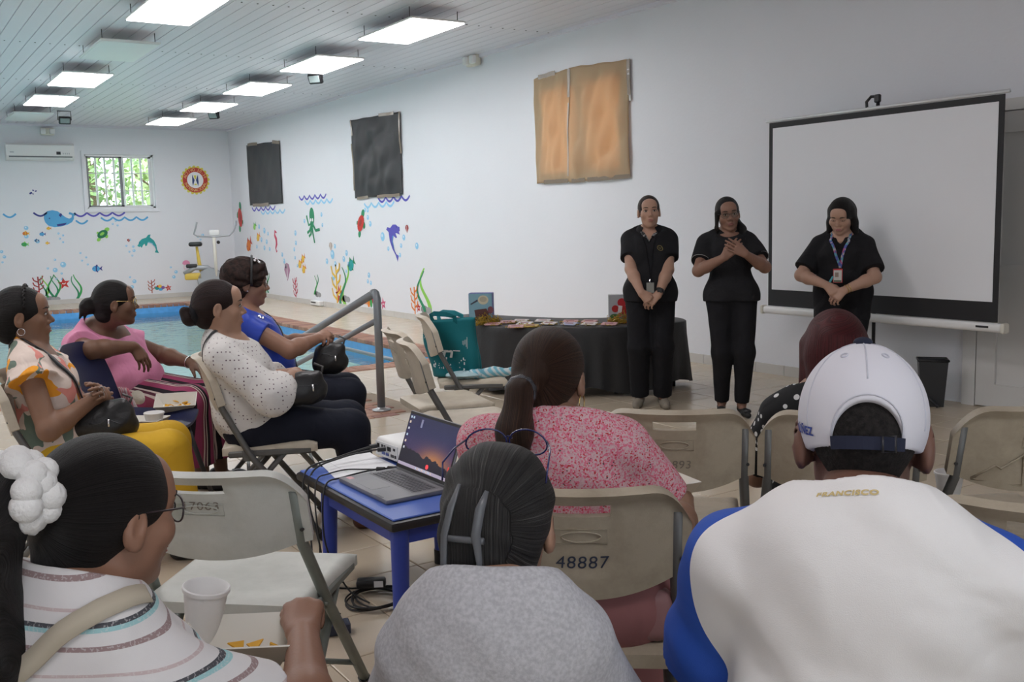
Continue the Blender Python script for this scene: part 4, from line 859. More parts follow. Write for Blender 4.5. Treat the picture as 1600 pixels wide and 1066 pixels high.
# projector, papers, cables
pr = thing('projector', 'white projector with a port panel behind the laptop', 'projector', (1.815, 3.57, TZ), math.radians(88)); pr.scale = (0.85, 0.9, 0.95)
q = MB(); q.rbox((0, 0, 0.052), (0.30, 0.235, 0.088), 0.02, 3); body = q.build('housing', M_WHITE, pr, 40)
q = MB(); q.box((-0.03, -0.1185, 0.048), (0.22, 0.004, 0.062)); pan = q.build('port_panel', mat('port_panel_grey', (0.66, 0.67, 0.68), 0.5), pr)
for k, (x, z, w2, h2) in enumerate([(-0.11, 0.06, 0.02, 0.02), (-0.07, 0.064, 0.012, 0.012), (-0.045, 0.064, 0.012, 0.012), (0.0, 0.06, 0.03, 0.018), (0.05, 0.064, 0.014, 0.01), (-0.06, 0.034, 0.026, 0.012), (-0.02, 0.034, 0.026, 0.012), (0.03, 0.034, 0.026, 0.012), (0.06, 0.034, 0.012, 0.012)]):
    q = MB(); q.box((x, -0.122, z), (w2, 0.004, h2)); q.build('port', mat('port_blue', (0.05, 0.08, 0.3), 0.4) if k in (5, 6) else M_DARKMETAL, pr)
q = MB(); q.lathe([(0.04, 0), (0.04, 0.03), (0.03, 0.032)], 18, (0.07, 0.118, 0.055), 0, Matrix.Rotation(-math.pi/2, 3, 'X')); q.build('lens', M_BLACK, pr, 40)
for k in range(3):
    q = MB(); q.lathe([(0.012, 0), (0.012, 0.009)], 10, ((-0.11, 0.1, 0.0)[k], (0.08, 0.08, -0.08)[k], 0.0)); q.build('foot', M_BLACK, pr)
M_PAPER = mat('paper_white', (0.80, 0.81, 0.83), 0.7)
for k, (px, py, a, lab) in enumerate([(550, 726, 92, 'upper white sheet of paper on the blue table'), (535, 731, 100, 'lower white sheet of paper overhanging the blue table edge')]):
    c = at_z(px, py, TZ); q = MB(); q.sheet(lambda u, v: (Vector(((u-0.5)*0.28, (v-0.5)*0.20, 0.001+0.010*max(0, 0.2-u)**2*10)), Vector((0, 0, 1))), 8, 6, 0.0008)
    tag(q.build('paper_sheet', M_PAPER, None, False, (c[0]+0.03, c[1]-0.02, TZ+0.0015*(2-k)), -math.radians(a)), lab, 'paper')
M_CABLE = mat('black_cable', (0.012, 0.012, 0.013), 0.45)
def cable(label, pts, r=0.0037, plug=None):
    P = [np.array(p, float) for p in pts]; out = []
    for i in range(len(P)-1):
        a, b, c, d = P[max(i-1, 0)], P[i], P[i+1], P[min(i+2, len(P)-1)]
        for k in range(8):
            t_ = k/8; out.append(0.5*((2*b)+(-a+c)*t_+(2*a-5*b+4*c-d)*t_*t_+(-a+3*b-3*c+d)*t_**3))
    out.append(P[-1]); o = thing('cable', label, 'cable', out[0]); q = MB(); q.tube([p-out[0] for p in out], r, 7); q.build('cord', M_CABLE, o, True)
    q = MB(); dv = (out[0]-out[4]); dv /= np.linalg.norm(dv); q.tube([np.zeros(3)-dv*0.03, np.zeros(3)+dv*0.002], 0.010, 8); q.build('plug', M_BLACK, o, 40)
E3 = lambda px, py, z: at_z(px, py, z)
def pp(lx, z): return np.array([1.697, 3.57-lx*0.85, TZ+z])      # in front of a projector port
cable('black power cable from projector hanging over the table corner', [pp(-0.11, 0.055), (1.64, 3.67, TZ+0.05), (1.50, 3.66, TZ+0.03), (1.375, 3.62, TZ+0.015), (1.335, 3.57, 0.36), (1.33, 3.50, 0.22), (1.30, 3.42, 0.10), (1.27, 3.35, 0.012), (1.32, 3.22, 0.008)])
cable('black video cable from projector looping to the laptop', [pp(-0.02, 0.055), (1.63, 3.60, TZ+0.055), (1.52, 3.62, TZ+0.04), (1.39, 3.59, TZ+0.015), (1.345, 3.54, 0.36), (1.345, 3.45, 0.20), (1.36, 3.42, 0.05), (1.50, 3.40, 0.008)])
cable('thin black cable lying across the white papers', [(1.62, 3.44, TZ+0.012), (1.56, 3.50, TZ+0.010), (1.50, 3.54, TZ+0.010), (1.42, 3.52, TZ+0.010), (1.36, 3.48, TZ+0.006), (1.335, 3.45, 0.36), (1.33, 3.42, 0.15), (1.30, 3.5, 0.01)], 0.003)
cable('black cable dropping beside the table leg from the laptop', [(1.66, 3.425, TZ+0.012), (1.60, 3.47, TZ+0.010), (1.45, 3.45, TZ+0.006), (1.365, 3.41, TZ), (1.335, 3.38, 0.33), (1.34, 3.36, 0.2), (1.40, 3.33, 0.05), (1.45, 3.25, 0.008)], 0.0035)
coil = []
for k in range(60):
    a = k*0.55; coil.append((1.50+0.11*math.cos(a)*(1+0.25*math.sin(k*0.37)), 3.25+0.10*math.sin(a)*(1+0.3*math.sin(k*0.53)), 0.006+0.0009*k*0.35))
cable('coiled black cable heap on the floor under the table', coil)
o = thing('power_adapter', 'black power adapter with a white label beside the table leg', 'power adapter', (1.50, 3.34, 0.02), math.radians(30)); q = MB(); q.rbox((0, 0, 0.028), (0.11, 0.05, 0.032), 0.008, 2); q.build('housing', M_BLACK, o, 40); q = MB(); q.box((0.03, -0.0255, 0.03), (0.035, 0.001, 0.024)); q.build('rating_label', M_PAPER, o)
o = thing('floor_bar', 'dark blue grey metal channel lying on floor under the pale chair', 'metal channel', (1.13, 3.12, 0), math.radians(15)); q = MB(); q.rbox((0, 0, 0.02), (0.34, 0.055, 0.04), 0.004, 1); q.build('channel', mat('blue_grey_metal', (0.05, 0.06, 0.10), 0.45, metal=0.4), o); q = MB(); q.box((0, 0, 0.0405), (0.30, 0.02, 0.002)); q.build('slot', M_BLACK, o)

# ------------------------------------------------------------------ curved table with a black cloth
TBZ = 0.55
front = [at_z(x, y, TBZ)[:2] for x, y in ((713, 499), (735, 506), (770, 511), (810, 513), (850, 514), (890, 514), (930, 513), (985, 511))]
front += [np.array([5.35, 5.92]), np.array([5.62, 6.02])]
back = [np.array([5.72, 6.30]), at_z(985, 496, TBZ)[:2], at_z(930, 497, TBZ)[:2], at_z(870, 497, TBZ)[:2], at_z(800, 494, TBZ)[:2], at_z(735, 491, TBZ)[:2], at_z(718, 493, TBZ)[:2]]
outl = front+back; ctr = sum(outl)/len(outl)
def resample(pts, n):
    P = pts+[pts[0]]; out = []; k = len(pts)
    for i in range(k):
        a, b, c, d = pts[i-1], pts[i], pts[(i+1) % k], pts[(i+2) % k]
        for j in range(n):
            s = j/n; out.append(0.5*((2*b)+(-a+c)*s+(2*a-5*b+4*c-d)*s*s+(-a+3*b-3*c+d)*s**3))
    return out
ol = resample(outl, 5)
tb = thing('curved_table', 'low curved table beneath the black cloth', 'table', (ctr[0], ctr[1], 0))
q = MB(); q.prism([tuple((p-ctr)*0.97) for p in ol], 0.03, lambda u, v, w: (u, v, TBZ-0.034+w)); q.build('table_top', M_WHITE, tb)
for p in (at_z(966, 616, 0)[:2]+np.array([0.02, 0.05]), outl[1]*0.8+ctr*0.2, outl[9]*0.9+ctr*0.1, outl[13]*0.85+ctr*0.15):
    q = MB(); d2 = p-ctr; q.tube([(d2[0], d2[1], TBZ-0.04), (d2[0], d2[1], 0)], 0.016, 8); q.build('leg', M_BLACK, tb, True)
M_CLOTH = mat('black_cloth', (0.017, 0.017, 0.018), 0.55, bump=0.5, bscale=14, sheen=0.0)
q = MB(); N_ = len(ol); vs = []; fs = []; rings = [(0.35, TBZ+0.002), (0.8, TBZ+0.002), (0.99, TBZ+0.002), (1.0, TBZ-0.004)]+[(1.0, TBZ-0.05-0.058*k) for k in range(9)]
for ri, (sc_, z) in enumerate(rings):
    for k, p in enumerate(ol):
        d2 = (p-ctr); l = np.linalg.norm(d2); drop = max(0.0, TBZ-z); fold = (0.035*math.sin(k*1.9)+0.02*math.sin(k*0.7+1))*drop*1.6
        hem = 0.0
        if ri == len(rings)-1: hem = 0.02+0.03*math.sin(k*0.5)
        o2 = d2*sc_+d2/l*(fold+0.05*drop); vs.append((o2[0], o2[1], max(0.012, z+hem)))
for r in range(len(rings)-1):
    for k in range(N_): fs.append((r*N_+k, r*N_+(k+1) % N_, (r+1)*N_+(k+1) % N_, (r+1)*N_+k))
vs.append((0, 0, TBZ+0.002)); fs += [(len(vs)-1, (k+1) % N_, k) for k in range(N_)]
q.add(vs, fs); cl = q.build('tablecloth', M_CLOTH, None, True, (ctr[0], ctr[1], 0)); tag(cl, 'black cloth draped over the low curved table', 'tablecloth')
# cards on the table
rc = random.Random(5)
spots = [(770, 508, 'pink'), (793, 505, 'pink'), (814, 503, 'white'), (820, 507, 'white'), (829, 511, 'gold'), (848, 503, 'white'), (858, 507, 'white'), (891, 504, 'pink'), (890, 508, 'blue'), (921, 504, 'pink'), (921, 508, 'white'), (952, 508, 'pink'), (806, 512, 'pink')]
CC = {'pink': (0.62, 0.36, 0.36), 'white': (0.70, 0.66, 0.64), 'gold': (0.5, 0.36, 0.1), 'blue': (0.45, 0.48, 0.65)}
ordn = ['first', 'second', 'third', 'fourth', 'fifth', 'sixth', 'seventh', 'eighth', 'ninth', 'tenth', 'eleventh', 'twelfth', 'thirteenth']
order = sorted(range(len(spots)), key=lambda i: (spots[i][0], spots[i][1])); rank = {i: r for r, i in enumerate(order)}
for i, (px, py, cn) in enumerate(spots):
    c = at_z(px, py, TBZ+0.006); o = thing('gift_card', 'small %s card with gold shreds, %s from the left on black cloth' % (cn, ordn[rank[i]]), 'card', (c[0], c[1], TBZ+0.004), rc.uniform(0.5, 1.1), 'cards on the black table')
    q = MB(); q.rbox((0, 0, 0.012), (0.125, 0.085, 0.010), 0.003, 1, Matrix.Rotation(0.12, 3, 'X')); q.build('card', pcol(CC[cn]), o)
    q = MB(); q.box((0.0, -0.005, 0.0185), (0.07, 0.02, 0.001), 0, 0, Matrix.Rotation(0.12, 3, 'X')); q.build('print', pcol((0.35, 0.12, 0.14)), o)
    q = MB()
    for k in range(14):
        a = rc.uniform(0, 6.28); r1 = rc.uniform(0.05, 0.085); q.tube([(r1*math.cos(a)*0.8, r1*math.sin(a)*0.6, 0.004), (r1*1.15*math.cos(a+0.3)*0.9, r1*math.sin(a+0.3)*0.75, rc.uniform(0.008, 0.02)), (r1*1.2*math.cos(a+0.5)*0.9, r1*math.sin(a+0.5)*0.75, 0.004)], 0.0025, 4)
    tag(q.build('gold_shred', mat('gold_shred', (0.45, 0.30, 0.03), 0.35, metal=0.3), o), kind='stuff')
def gift_box(px, py, w, h, d, az, lab, seed, scheme):
    c = at_z(px, py, TBZ+0.004); o = thing('picture_gift_bag', lab, 'gift bag', (c[0], c[1], TBZ+0.004), az)
    q = MB(); q.rbox((0, 0, h/2), (w, d, h), 0.004, 1); q.build('bag', pcol(scheme[0]), o)
    q = MB(); q.box((0, -d/2-0.001, h/2), (w*0.97, 0.002, h*0.98)); q.build('front_print', pcol(scheme[1]), o)
    for k, (poly, col) in enumerate(scheme[2]):
        q = MB(); q.prism([(u*w, v*h) for u, v in poly], 0.001, lambda u, v, t_: (u, -d/2-0.0025-0.001*k-t_, v)); q.build('print_shape', pcol(col), o)
    return o
gb = gift_box(753, 505, 0.20, 0.255, 0.10, math.radians(40), 'blue gift bag with a brown bull picture at the left of table', 1,
    ((0.05, 0.06, 0.30), (0.22, 0.42, 0.52), [(EL(0.12, 0.78, 0.22, 0.15), (0.62, 0.58, 0.42)), (EL(0.12, 0.80, 0.15, 0.09), (0.45, 0.42, 0.32)), ([(-0.42, 0.66), (-0.12, 0.80), (-0.1, 0.74), (-0.4, 0.62)], (0.06, 0.07, 0.1)), ([(-0.22, 0.25), (-0.26, 0.45), (-0.1, 0.47), (0.25, 0.5), (0.34, 0.35), (0.3, 0.2), (0.0, 0.2)], (0.10, 0.035, 0.03)), (EL(0.0, 0.17, 0.3, 0.09), (0.03, 0.03, 0.04)), (EL(0.42, 0.45, 0.12, 0.12), (0.2, 0.07, 0.09))]))
gb2 = gift_box(968, 503, 0.18, 0.225, 0.09, math.radians(36), 'grey gift bag with red flowers picture beside the standing woman', 2,
    ((0.35, 0.36, 0.38), (0.42, 0.43, 0.45), [(EL(-0.2, 0.5, 0.16, 0.13), (0.45, 0.02, 0.02)), (EL(0.1, 0.72, 0.2, 0.16), (0.5, 0.02, 0.03)), (EL(0.2, 0.45, 0.14, 0.17), (0.42, 0.02, 0.02)), ([(-0.1, 0.3), (0.08, 0.3), (0.12, 0.6), (-0.05, 0.62)], (0.75, 0.73, 0.72)), (EL(-0.25, 0.2, 0.2, 0.12), (0.05, 0.15, 0.04))]))
def shreds(px, py, lab, cols, seed):
    c = at_z(px, py, TBZ+0.004); o = thing('gift_shreds', lab, 'paper shreds', (c[0], c[1], TBZ+0.003)); r_ = random.Random(seed); q = MB()
    for k in range(170):
        a, rr = r_.uniform(0, 6.28), 0.135*math.sqrt(r_.random()); z0 = 0.085*(1-(rr/0.14)**2)*r_.random()+0.003; p = np.array([rr*math.cos(a), rr*math.sin(a)*0.6, z0]); pts = [p]
        for j in range(4): pts.append(pts[-1]+np.array([r_.gauss(0, 0.014), r_.gauss(0, 0.010), r_.gauss(0.001, 0.010)])); pts[-1][2] = max(0.003, pts[-1][2])
        q.tube(pts, 0.0028, 4, True, r_.choice([0, 0, 0, 0, 1]))
    o2 = q.build('shred_pile', cols, o); tag(o2, kind='stuff')
GOLD = mat('gold_shred', (0.45, 0.30, 0.03), 0.35, metal=0.3)
shreds(760, 507, 'gold paper shreds piled before the bull gift bag', [GOLD, mat('dark_gold', (0.25, 0.16, 0.03), 0.5)], 1)
shreds(972, 504, 'gold and red shreds piled before the flower gift bag', [GOLD, mat('red_flower', (0.5, 0.04, 0.03), 0.5)], 2)

# ------------------------------------------------------------------ tote bag and umbrella on a chair
c8 = CH['8'].location; f8 = fwd(116); tz = 0.455
M_TEAL = mat('teal_fabric', (0.0, 0.16, 0.19), 0.7, bump=0.35, bscale=10, var=0.12, vscale=6); M_TEALL = mat('teal_light', (0.03, 0.30, 0.35), 0.7)
tt = thing('tote_bag', 'teal fabric tote bag with white print standing on a chair', 'bag', (c8[0]-0.06, c8[1]+0.02, tz), math.radians(62))
def tote(u, v):
    a = 2*math.pi*u; w = 0.175*(1+0.06*math.sin(3*v)), 0.085*(1-0.55*v); p = 2.6
    ca, sa = math.cos(a), math.sin(a); x = w[0]*math.copysign(abs(ca)**(2/p), ca); y = w[1]*math.copysign(abs(sa)**(2/p), sa)+0.012*math.sin(5*v+x*20)
    return Vector((x*(0.92+0.1*v)+0.010*math.sin(7*v), y-0.10*v, 0.006+0.355*v+0.012*math.sin(x*9))), Vector((ca, sa, 0)).normalized()
q = MB(); q.sheet(tote, 48, 20, 0.004); q.box((0, 0, 0.008), (0.28, 0.13, 0.004)); q.build('bag_body', M_TEAL, tt, True)
for sy in (-1, 1):
    q = MB(); q.ribbon([(-0.08, -0.10+sy*0.035, 0.34), (-0.085, -0.11+sy*0.04, 0.385), (-0.04, -0.13+sy*0.05, 0.40), (0.04, -0.13+sy*0.05, 0.398), (0.085, -0.11+sy*0.04, 0.38), (0.08, -0.10+sy*0.035, 0.34)], (0, 1, 0.1), 0.03, 0.003); q.build('handle', M_TEALL if sy > 0 else M_TEAL, tt)
M_PRINT = mat('white_print', (0.72, 0.76, 0.76), 0.7)
def tsurf(x, z, off=0.006): return Vector((x, -0.10*((z-0.006)/0.385)-0.085*(1-0.55*(z/0.385))*1.05-off, z))
lettering('print_letter', 'm', 0.085, lambda u, v, w: tsurf(0.0+u*1.1, 0.155+v), M_PRINT, tt, depth=0.0, shear=0.3, bold=0.004)
q = MB(); rr = random.Random(4)
for k in range(26):
    x, z = rr.uniform(-0.11, 0.14), rr.uniform(0.05, 0.125); p = tsurf(x, z); s = rr.uniform(0.003, 0.008); q.box((p.x, p.y, p.z), (s, 0.001, s*rr.uniform(0.6, 2.5)))
for k in range(5): p = tsurf(0.12+0.008*k, 0.22+0.01*rr.random()); q.box((p.x, p.y, p.z), (0.002, 0.001, rr.uniform(0.02, 0.07)))
for (x0, z0) in ((-0.04, 0.155), (0.07, 0.17)): p = tsurf(x0, z0); q.box((p.x, p.y, p.z), (0.05, 0.001, 0.005))
for (x0, z0) in ((-0.14, 0.26), (-0.14, 0.24)):
    q.tube([tsurf(x0+0.014*math.cos(a), z0+0.012*math.sin(a)) for a in (0, 0.8, 1.6, 2.4, 3.1)], 0.002, 4)
q.build('white_print', M_PRINT, tt)
um = thing('folded_umbrella', 'folded light blue and white umbrella lying on the tote chair', 'umbrella', (c8[0]+0.08, c8[1]-0.15, 0.475), math.radians(98))
q = MB(); P = []; R_ = []
for k in range(13): P.append((0.008*math.sin(k), -0.16+0.03*k, 0.006*math.sin(k*1.3))); R_.append([0.018, 0.032, 0.036, 0.033, 0.036, 0.032, 0.034, 0.030, 0.028, 0.025, 0.022, 0.018, 0.012][k])
q.tube(P, R_, 9); mu = bpy.data.materials.new('umbrella_cloth'); mu.use_nodes = True; N, L = nodes_of(mu); tc = N.new('ShaderNodeTexCoord'); wv = N.new('ShaderNodeTexWave'); wv.bands_direction = 'DIAGONAL'; wv.inputs['Scale'].default_value = 14; wv.inputs['Distortion'].default_value = 3; L.new(tc.outputs['Object'], wv.inputs['Vector'])
L.new(ramp(N, L, wv.outputs['Fac'], [(0.3, (0.62, 0.70, 0.72)), (0.6, (0.18, 0.48, 0.60))]), N['Principled BSDF'].inputs['Base Color']); q.build('folded_canopy', mu, um, True)
q = MB(); q.tube([(0, 0.19, 0), (0, 0.29, -0.005)], 0.011, 8); q.build('handle', M_BLACK, um, True)
ub = thing('plastic_bag', 'pale blue crumpled plastic bag under the teal tote', 'plastic bag', (c8[0]-0.10, c8[1]-0.12, 0.455), 0.6); q = MB()
q.sheet(lambda u, v: (Vector((0.10*math.cos(6.283*u)*math.sin(3.14*v)*(1+0.2*math.sin(9*u*3+5*v)), 0.06*math.sin(6.283*u)*math.sin(3.14*v)*(1+0.25*math.sin(15*v)), 0.022-0.022*math.cos(3.14*v)*(1+0.2*math.sin(31*u)))), Vector((math.cos(6.283*u), math.sin(6.283*u), 0))), 30, 12, 0.001); q.build('bag_body', mat('pale_blue_film', (0.42, 0.58, 0.62), 0.3), ub, True)

# ------------------------------------------------------------------ projection screen
SX = WX-0.38; sA, sB = at_x(1198, 187, SX), at_x(1578, 147, SX); syL, syR = sA[1], sB[1]; ztop = 2.15; zbot = 0.615
scn = thing('projection_screen', 'white portable projection screen with black border before the long wall', 'projection screen', (SX, (syL+syR)/2, 0))
hw = (syL-syR)/2
q = MB(); q.box((0, 0, (ztop+zbot)/2+0.01), (0.004, 2*hw-0.06, ztop-zbot-0.05)); q.build('black_border', mat('screen_black', (0.012, 0.012, 0.014), 0.6), scn)
q = MB(); q.box((-0.003, 0, (ztop-0.06+zbot+0.17)/2), (0.003, 2*hw-0.14, ztop-0.06-zbot-0.17)); q.build('white_surface', mat('screen_white', (0.83, 0.84, 0.87), 0.85), scn)
q = MB(); q.tube([(0, -hw, ztop), (0, hw, ztop)], 0.013, 10); q.build('top_rod', M_ALU, scn, True)
q = MB(); q.rbox((0.0, 0, zbot), (0.06, 2*hw+0.02, 0.062), 0.022, 3); q.build('case', M_WHITE, scn, 40)
for s in (-1, 1):
    q = MB(); q.rbox((0, s*(hw+0.02), zbot), (0.07, 0.035, 0.074), 0.02, 2); q.build('end_cap', M_OFFWHITE, scn, 40)
q = MB(); q.box((-0.031, -hw+0.12, zbot+0.004), (0.002, 0.09, 0.014)); q.build('maker_mark', M_DARKMETAL, scn)
q = MB(); q.tube([(0.045, 0, 0.35), (0.045, 0, ztop+0.09)], 0.014, 10); q.build('mast', M_DARKMETAL, scn, True)
q = MB(); q.tube([(0.045, 0, ztop+0.085), (0.045, 0.06, ztop+0.09), (0.0, 0.065, ztop+0.05), (0, 0.06, ztop)], 0.011, 8); q.rbox((0.04, 0.0, ztop+0.07), (0.03, 0.05, 0.06), 0.008, 1); q.build('hook', M_BLACK, scn, 40)
for k, a in enumerate((0.5, 2.6, 4.7)):
    q = MB(); q.tube([(0.045, 0, 0.42), (0.045+0.28*math.cos(a), 0.55*math.sin(a), 0.012)], 0.011, 8); q.build('leg', M_DARKMETAL, scn, True)
# waste bin
bc = (at_z(1428, 637, 0)+at_z(1464, 637, 0))/2; wb = thing('waste_bin', 'black plastic waste bin beneath the projection screen', 'waste bin', (bc[0]+0.10, bc[1]+0.02, 0), math.radians(50))
q = MB(); H_ = 0.335
def binp(s, w, d, z): return [(s*sx*w, s*sy*d, z) for sx, sy in ((-1, -1), (1, -1), (1, 1), (-1, 1))]
vs = binp(1, 0.075, 0.055, 0)+binp(1, 0.098, 0.075, H_)+binp(1, 0.092, 0.069, H_)+binp(1, 0.070, 0.050, 0.008); fs = [(3, 2, 1, 0), (12, 13, 14, 15)]
for r in range(3): fs += [(r*4+k, r*4+(k+1) % 4, r*4+4+(k+1) % 4, r*4+4+k) for k in range(4)]
q.add(vs, fs); q.build('bin_body', M_BLACK, wb)
q = MB(); q.tube([(-0.1, -0.077, H_), (0.1, -0.077, H_), (0.1, 0.077, H_), (-0.1, 0.077, H_)], 0.009, 8, closed=True); q.build('rim', M_BLACK, wb, True)
# wall outlet at the long baseboard
c = at_x(499, 471, WX); o = thing('floor_outlet', 'small grey outlet box at the foot of the long wall', 'outlet box', (WX-0.05, c[1], 0)); q = MB(); q.rbox((0, 0, 0.05), (0.08, 0.42, 0.08), 0.008, 1); q.build('housing', M_WHITE, o); q = MB(); q.box((-0.042, 0.06, 0.06), (0.004, 0.22, 0.02)); q.build('slot', M_BLACK, o)

# exercise bike in the far corner
eb = at_z(352, 470, 0); eb = np.array([5.75, 19.95, 0]); bk = thing('exercise_bike', 'yellow and grey exercise bike in the far corner', 'exercise bike', eb, math.radians(20))
M_BIKE = mat('bike_grey', (0.38, 0.40, 0.42), 0.4, metal=0.3); M_YEL = mat('bike_yellow', (0.70, 0.50, 0.08), 0.4)
q = MB(); q.tube([(0.12, 0.1, 0.25), (0.12, 0.0, 1.22)], 0.032, 10); q.build('handlebar_post', M_OFFWHITE, bk, True)
q = MB(); q.tube([(-0.19, 0.0, 1.53), (-0.22, 0.0, 1.42), (-0.26, 0.0, 1.29), (-0.2, 0, 1.25), (0.12, 0, 1.23), (0.42, 0, 1.25), (0.50, 0, 1.33), (0.56, 0, 1.46), (0.57, 0, 1.54)], 0.017, 8); q.build('handlebar', M_BIKE, bk, True)
q = MB(); q.rbox((0.13, 0.02, 1.31), (0.2, 0.06, 0.12), 0.03, 2); q.build('console', M_WHITE, bk, 40)
q = MB(); q.sphere((0.2, -0.03, 1.12), 0.035, 8); q.build('knob', M_BLACK, bk, True)
q = MB(); q.tube([(-0.08, 0.15, 0.3), (-0.2, 0.2, 0.62), (-0.24, 0.22, 1.04)], [0.05, 0.04, 0.025], 10); q.build('seat_post', M_YEL, bk, True)
q = MB(); q.rbox((-0.26, 0.22, 1.09), (0.26, 0.2, 0.09), 0.04, 3); q.build('saddle', M_BLACK, bk, 40)
q = MB(); q.lathe([(0.24, -0.05), (0.26, 0), (0.24, 0.05)], 24, (0.0, 0.1, 0.36), 0, Matrix.Rotation(math.pi/2, 3, 'X')); q.build('flywheel_cover', M_BIKE, bk, 40)
q = MB(); q.tube([(-0.5, 0.1, 0.50), (-0.3, 0.1, 0.62), (-0.05, 0.1, 0.62), (0.1, 0.1, 0.5)], 0.05, 8); q.build('frame', M_BIKE, bk, True)
q = MB(); q.rbox((-0.35, 0.1, 0.66), (0.22, 0.12, 0.08), 0.03, 2); q.build('cover', M_BLACK, bk, 40)
q = MB(); q.rbox((-0.32, 0.1, 0.45), (0.35, 0.1, 0.14), 0.03, 2); q.build('side_panel', M_YEL, bk, 40)
for y in (-0.15, 0.4):
    q = MB(); q.tube([(-0.3, y, 0.03), (0.3, y, 0.03)], 0.028, 8); q.build('foot_bar', M_BIKE, bk, True)
q = MB(); q.tube([(0, -0.15, 0.03), (0, 0.1, 0.2), (0, 0.4, 0.03)], 0.025, 8); q.build('base_tube', M_BIKE, bk, True)
# ------------------------------------------------------------------ people: smooth signed-distance bodies meshed with surface nets
f32 = np.float32
def rotm(yaw=0, pitch=0, roll=0):
    """columns: right, forward, up. yaw>0 turns right, pitch>0 looks up, roll>0 tilts the head to its right"""
    y, p, r = map(math.radians, (yaw, pitch, roll))
    Rz = np.array([[math.cos(y), math.sin(y), 0], [-math.sin(y), math.cos(y), 0], [0, 0, 1]])
    Rx = np.array([[1, 0, 0], [0, math.cos(p), -math.sin(p)], [0, math.sin(p), math.cos(p)]])
    Ry = np.array([[math.cos(r), 0, math.sin(r)], [0, 1, 0], [-math.sin(r), 0, math.cos(r)]])
    return Rz @ Rx @ Ry
class SDF:
    def __init__(s): s.it = []; s.cuts = []; s.sub = []; s.disp = None
    def cone(s, a, b, ra, rb, k=0.02, sq=None, flat=False, neg=False):
        a, b = np.array(a, f32), np.array(b, f32); d = b-a; L = max(1e-6, float(np.linalg.norm(d))); dn = d/L; R = max(ra, rb)*(max(1, sq[1]) if sq else 1)
        def f(P):
            v = P-a; t = (v@dn)/L; tc = np.clip(t, 0, 2 if flat else 1); off = v-np.outer(tc, d)
            if sq is not None:
                n = np.array(sq[0], f32); c = off@n; off = off+np.outer(c*(1/sq[1]-1), n)
            r = np.sqrt((off*off).sum(1))-(ra+(rb-ra)*np.clip(t, 0, 1))
            return np.maximum(r, (t-1)*L) if flat else r
        s.it.append((f, np.minimum(a, b)-R, np.maximum(a, b)+R, k, neg)); return s
    def ell(s, c, r, k=0.02, M=None, neg=False):
        c, r = np.array(c, f32), np.array(r, f32); Mt = None if M is None else np.array(M, f32); B = float(max(r))
        def f(P):
            q = P-c
            if Mt is not None: q = q@Mt
            k0 = np.sqrt(((q/r)**2).sum(1)); k1 = np.sqrt(((q/(r*r))**2).sum(1))+1e-9
            return k0*(k0-1)/k1
        s.it.append((f, c-B, c+B, k, neg)); return s
    def cut(s, p, n): s.cuts.append((np.array(p, f32), np.array(n, f32)/np.linalg.norm(n))); return s
    def join(s, o, org=None, R=None, k=0.02): s.sub.append((o, None if org is None else np.array(org, f32), None if R is None else np.array(R, f32), k)); return s
    def bounds(s):
        lo, hi = np.full(3, 9.0), np.full(3, -9.0)
        for (f, a, b, k, n) in s.it:
            if not n: lo = np.minimum(lo, a); hi = np.maximum(hi, b)
        for (o, org, R, k) in s.sub:
            a, b = o.bounds()
            if org is not None:
                cs = np.array([[x, y, z] for x in (a[0], b[0]) for y in (a[1], b[1]) for z in (a[2], b[2])])@R.T+org; a, b = cs.min(0), cs.max(0)
            lo = np.minimum(lo, a); hi = np.maximum(hi, b)
        return lo, hi
    def __call__(s, P, ext=0.0):
        """P (N,3), or (M,K,3) blocks of nearby points tested together by their first point and extent ext"""
        if P.ndim == 2: return s(P[:, None, :], 0.0)[:, 0]
        K = P.shape[1]; d = np.ones(P.shape[:2], f32); P0 = P[:, 0, :]
        for (f, lo, hi, k, neg) in s.it:
            g = 0.032+k; m = np.nonzero(((P0 > lo-g-ext) & (P0 < hi+g)).all(1))[0]
            if len(m) == 0: continue
            v = f(P[m].reshape(-1, 3)).astype(f32).reshape(-1, K); c = d[m]
            if neg:
                v = -v; h = np.clip(0.5-0.5*(c-v)/k, 0, 1); d[m] = c*(1-h)+v*h+k*h*(1-h)
            else:
                h = np.clip(0.5+0.5*(c-v)/k, 0, 1); d[m] = c*(1-h)+v*h-k*h*(1-h)
        for (p, n) in s.cuts: d = np.maximum(d, (P-p)@n)
        for (o, org, R, k) in s.sub:
            if org is None: v = o(P, ext)
            else:
                a, b = o.bounds(); cc = (a+b)/2; rad = float(np.linalg.norm(b-a))/2+0.04+ext; wc = org+R@cc.astype(f32)
                m = np.nonzero(((P0-wc)**2).sum(1) < rad*rad)[0]; v = np.ones_like(d)
                if len(m): v[m] = o(((P[m].reshape(-1, 3)-org)@R).astype(f32)).reshape(-1, K)
            h = np.clip(0.5+0.5*(d-v)/k, 0, 1); d = d*(1-h)+v*h-k*h*(1-h)
        if s.disp is not None: d = d+s.disp(P.reshape(-1, 3)).reshape(d.shape)
        return d
